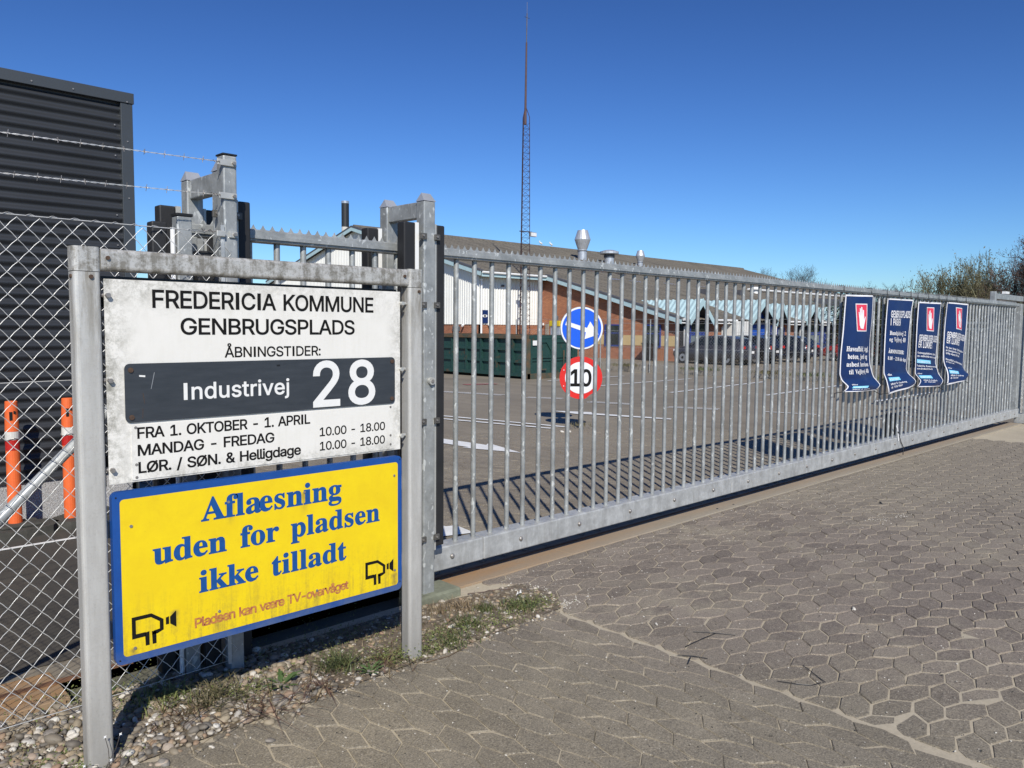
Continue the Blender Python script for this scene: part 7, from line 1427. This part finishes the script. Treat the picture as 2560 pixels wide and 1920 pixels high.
struct('sparse_grass', gs, 'dry_straw', 'stuff')
# thin weeds with white flowers in front of the left post
root = thing('white_flower_weed', 'wiry weed with tiny white flowers in front of the left sign post', 'plant', (.84, 2.83, 0)); r = random.Random(4)
for i in range(5):
    a = r.uniform(-1.2, 1.2); tipx, tipy, tipz = .84+.09*sin(a)+r.uniform(-.05, .06), 2.83+r.uniform(-.03, .015), r.uniform(.05, .15)
    part('stem', MB().tube([(.82+r.uniform(-.02, .02), 2.84, 0), ((.82+tipx)/2+.01, 2.835, tipz*.65), (tipx, tipy, tipz)], .0011, 4), 'twig_dark', root)
    part('flower', MB().prism([(tipx+.006*cos(2*pi*k/8)*(1 if k % 2 else .5), tipz+.006*sin(2*pi*k/8)*(1 if k % 2 else .5)) for k in range(8)], lambda u, v, d: (u, d, v), tipy-.002, tipy-.001), 'white_flower', root)
# twigs and cut cable ties on the paving
def wire_thing(pts, label, cat, mat='black_plastic', rr=.0022, name='cable_tie', z=.004):
    return solo(name, MB().tube([(x, y, z+(k % 2)*.003) for k, (x, y) in enumerate(pts)], rr, 5), mat, label, cat, (pts[0][0], pts[0][1], 0), 'cut cable ties on the paving' if cat == 'cable tie' else None)
wire_thing([(3.21, 2.09), (3.34, 2.085), (3.47, 2.08)], 'straight black cable tie on the pavers, longest of the left group', 'cable tie'); wire_thing([(3.40, 2.17), (3.46, 2.09), (3.52, 2.0)], 'black cable tie crossing the end of the straight one', 'cable tie'); wire_thing([(3.10, 2.06), (3.14, 2.0), (3.17, 1.94)], 'short black cable tie left of the crossed pair', 'cable tie'); wire_thing([(3.05, 1.97), (3.12, 2.0)], 'tiny black cable tie end beside the short one', 'cable tie')
wire_thing([(3.19, 1.60), (3.22, 1.53), (3.26, 1.48), (3.31, 1.46)], 'curved black cable tie in front of the other ties', 'cable tie', rr=.0018); wire_thing([(3.43, 1.60), (3.38, 1.53), (3.35, 1.48), (3.33, 1.45)], 'black cable tie joining the curved one at a point', 'cable tie', rr=.0018)
wire_thing([(2.93, 3.38), (3.02, 3.33), (3.06, 3.34), (3.16, 3.27), (3.25, 3.20)], 'thin dead twig on the gravel beside the concrete strip', 'twig', 'twig_brown', .003, 'twig'); wire_thing([(2.18, 2.80), (2.30, 2.78), (2.42, 2.81)], 'reddish runner creeping over the paver at the right sign post', 'twig', 'grass_red', .002, 'twig')
# yellow pebbles near the double line
for i, (x, y) in enumerate(((8.75, 7.95), (8.83, 7.88))):
    mb = MB(); pebble(mb, x, y, .035, gz(x, y), True); solo('loose_stone', mb, 'chimney_pale', ['pale stone lying at the end of the double white line', 'second pale stone right beside it at the double line'][i], 'stone', (x, y, gz(x, y)), 'stones at the double line')
# butterfly-like white flower by the concrete strip
root = thing('white_petal_flower', 'small white flower with dark centre on the sand by the gate corner', 'flower', (3.13, 3.17, 0)); part('petal', MB().prism([(3.115, .004), (3.128, .028), (3.136, .012)], lambda u, v, d: (u, d, v), 3.168, 3.170), 'white_flower', root); part('petal', MB().prism([(3.140, .012), (3.150, .030), (3.160, .008)], lambda u, v, d: (u, d, v), 3.168, 3.170), 'white_flower', root); part('centre', MB().tube([(3.12, 3.165, .004), (3.15, 3.165, .006)], .006, 6), 'twig_dark', root)
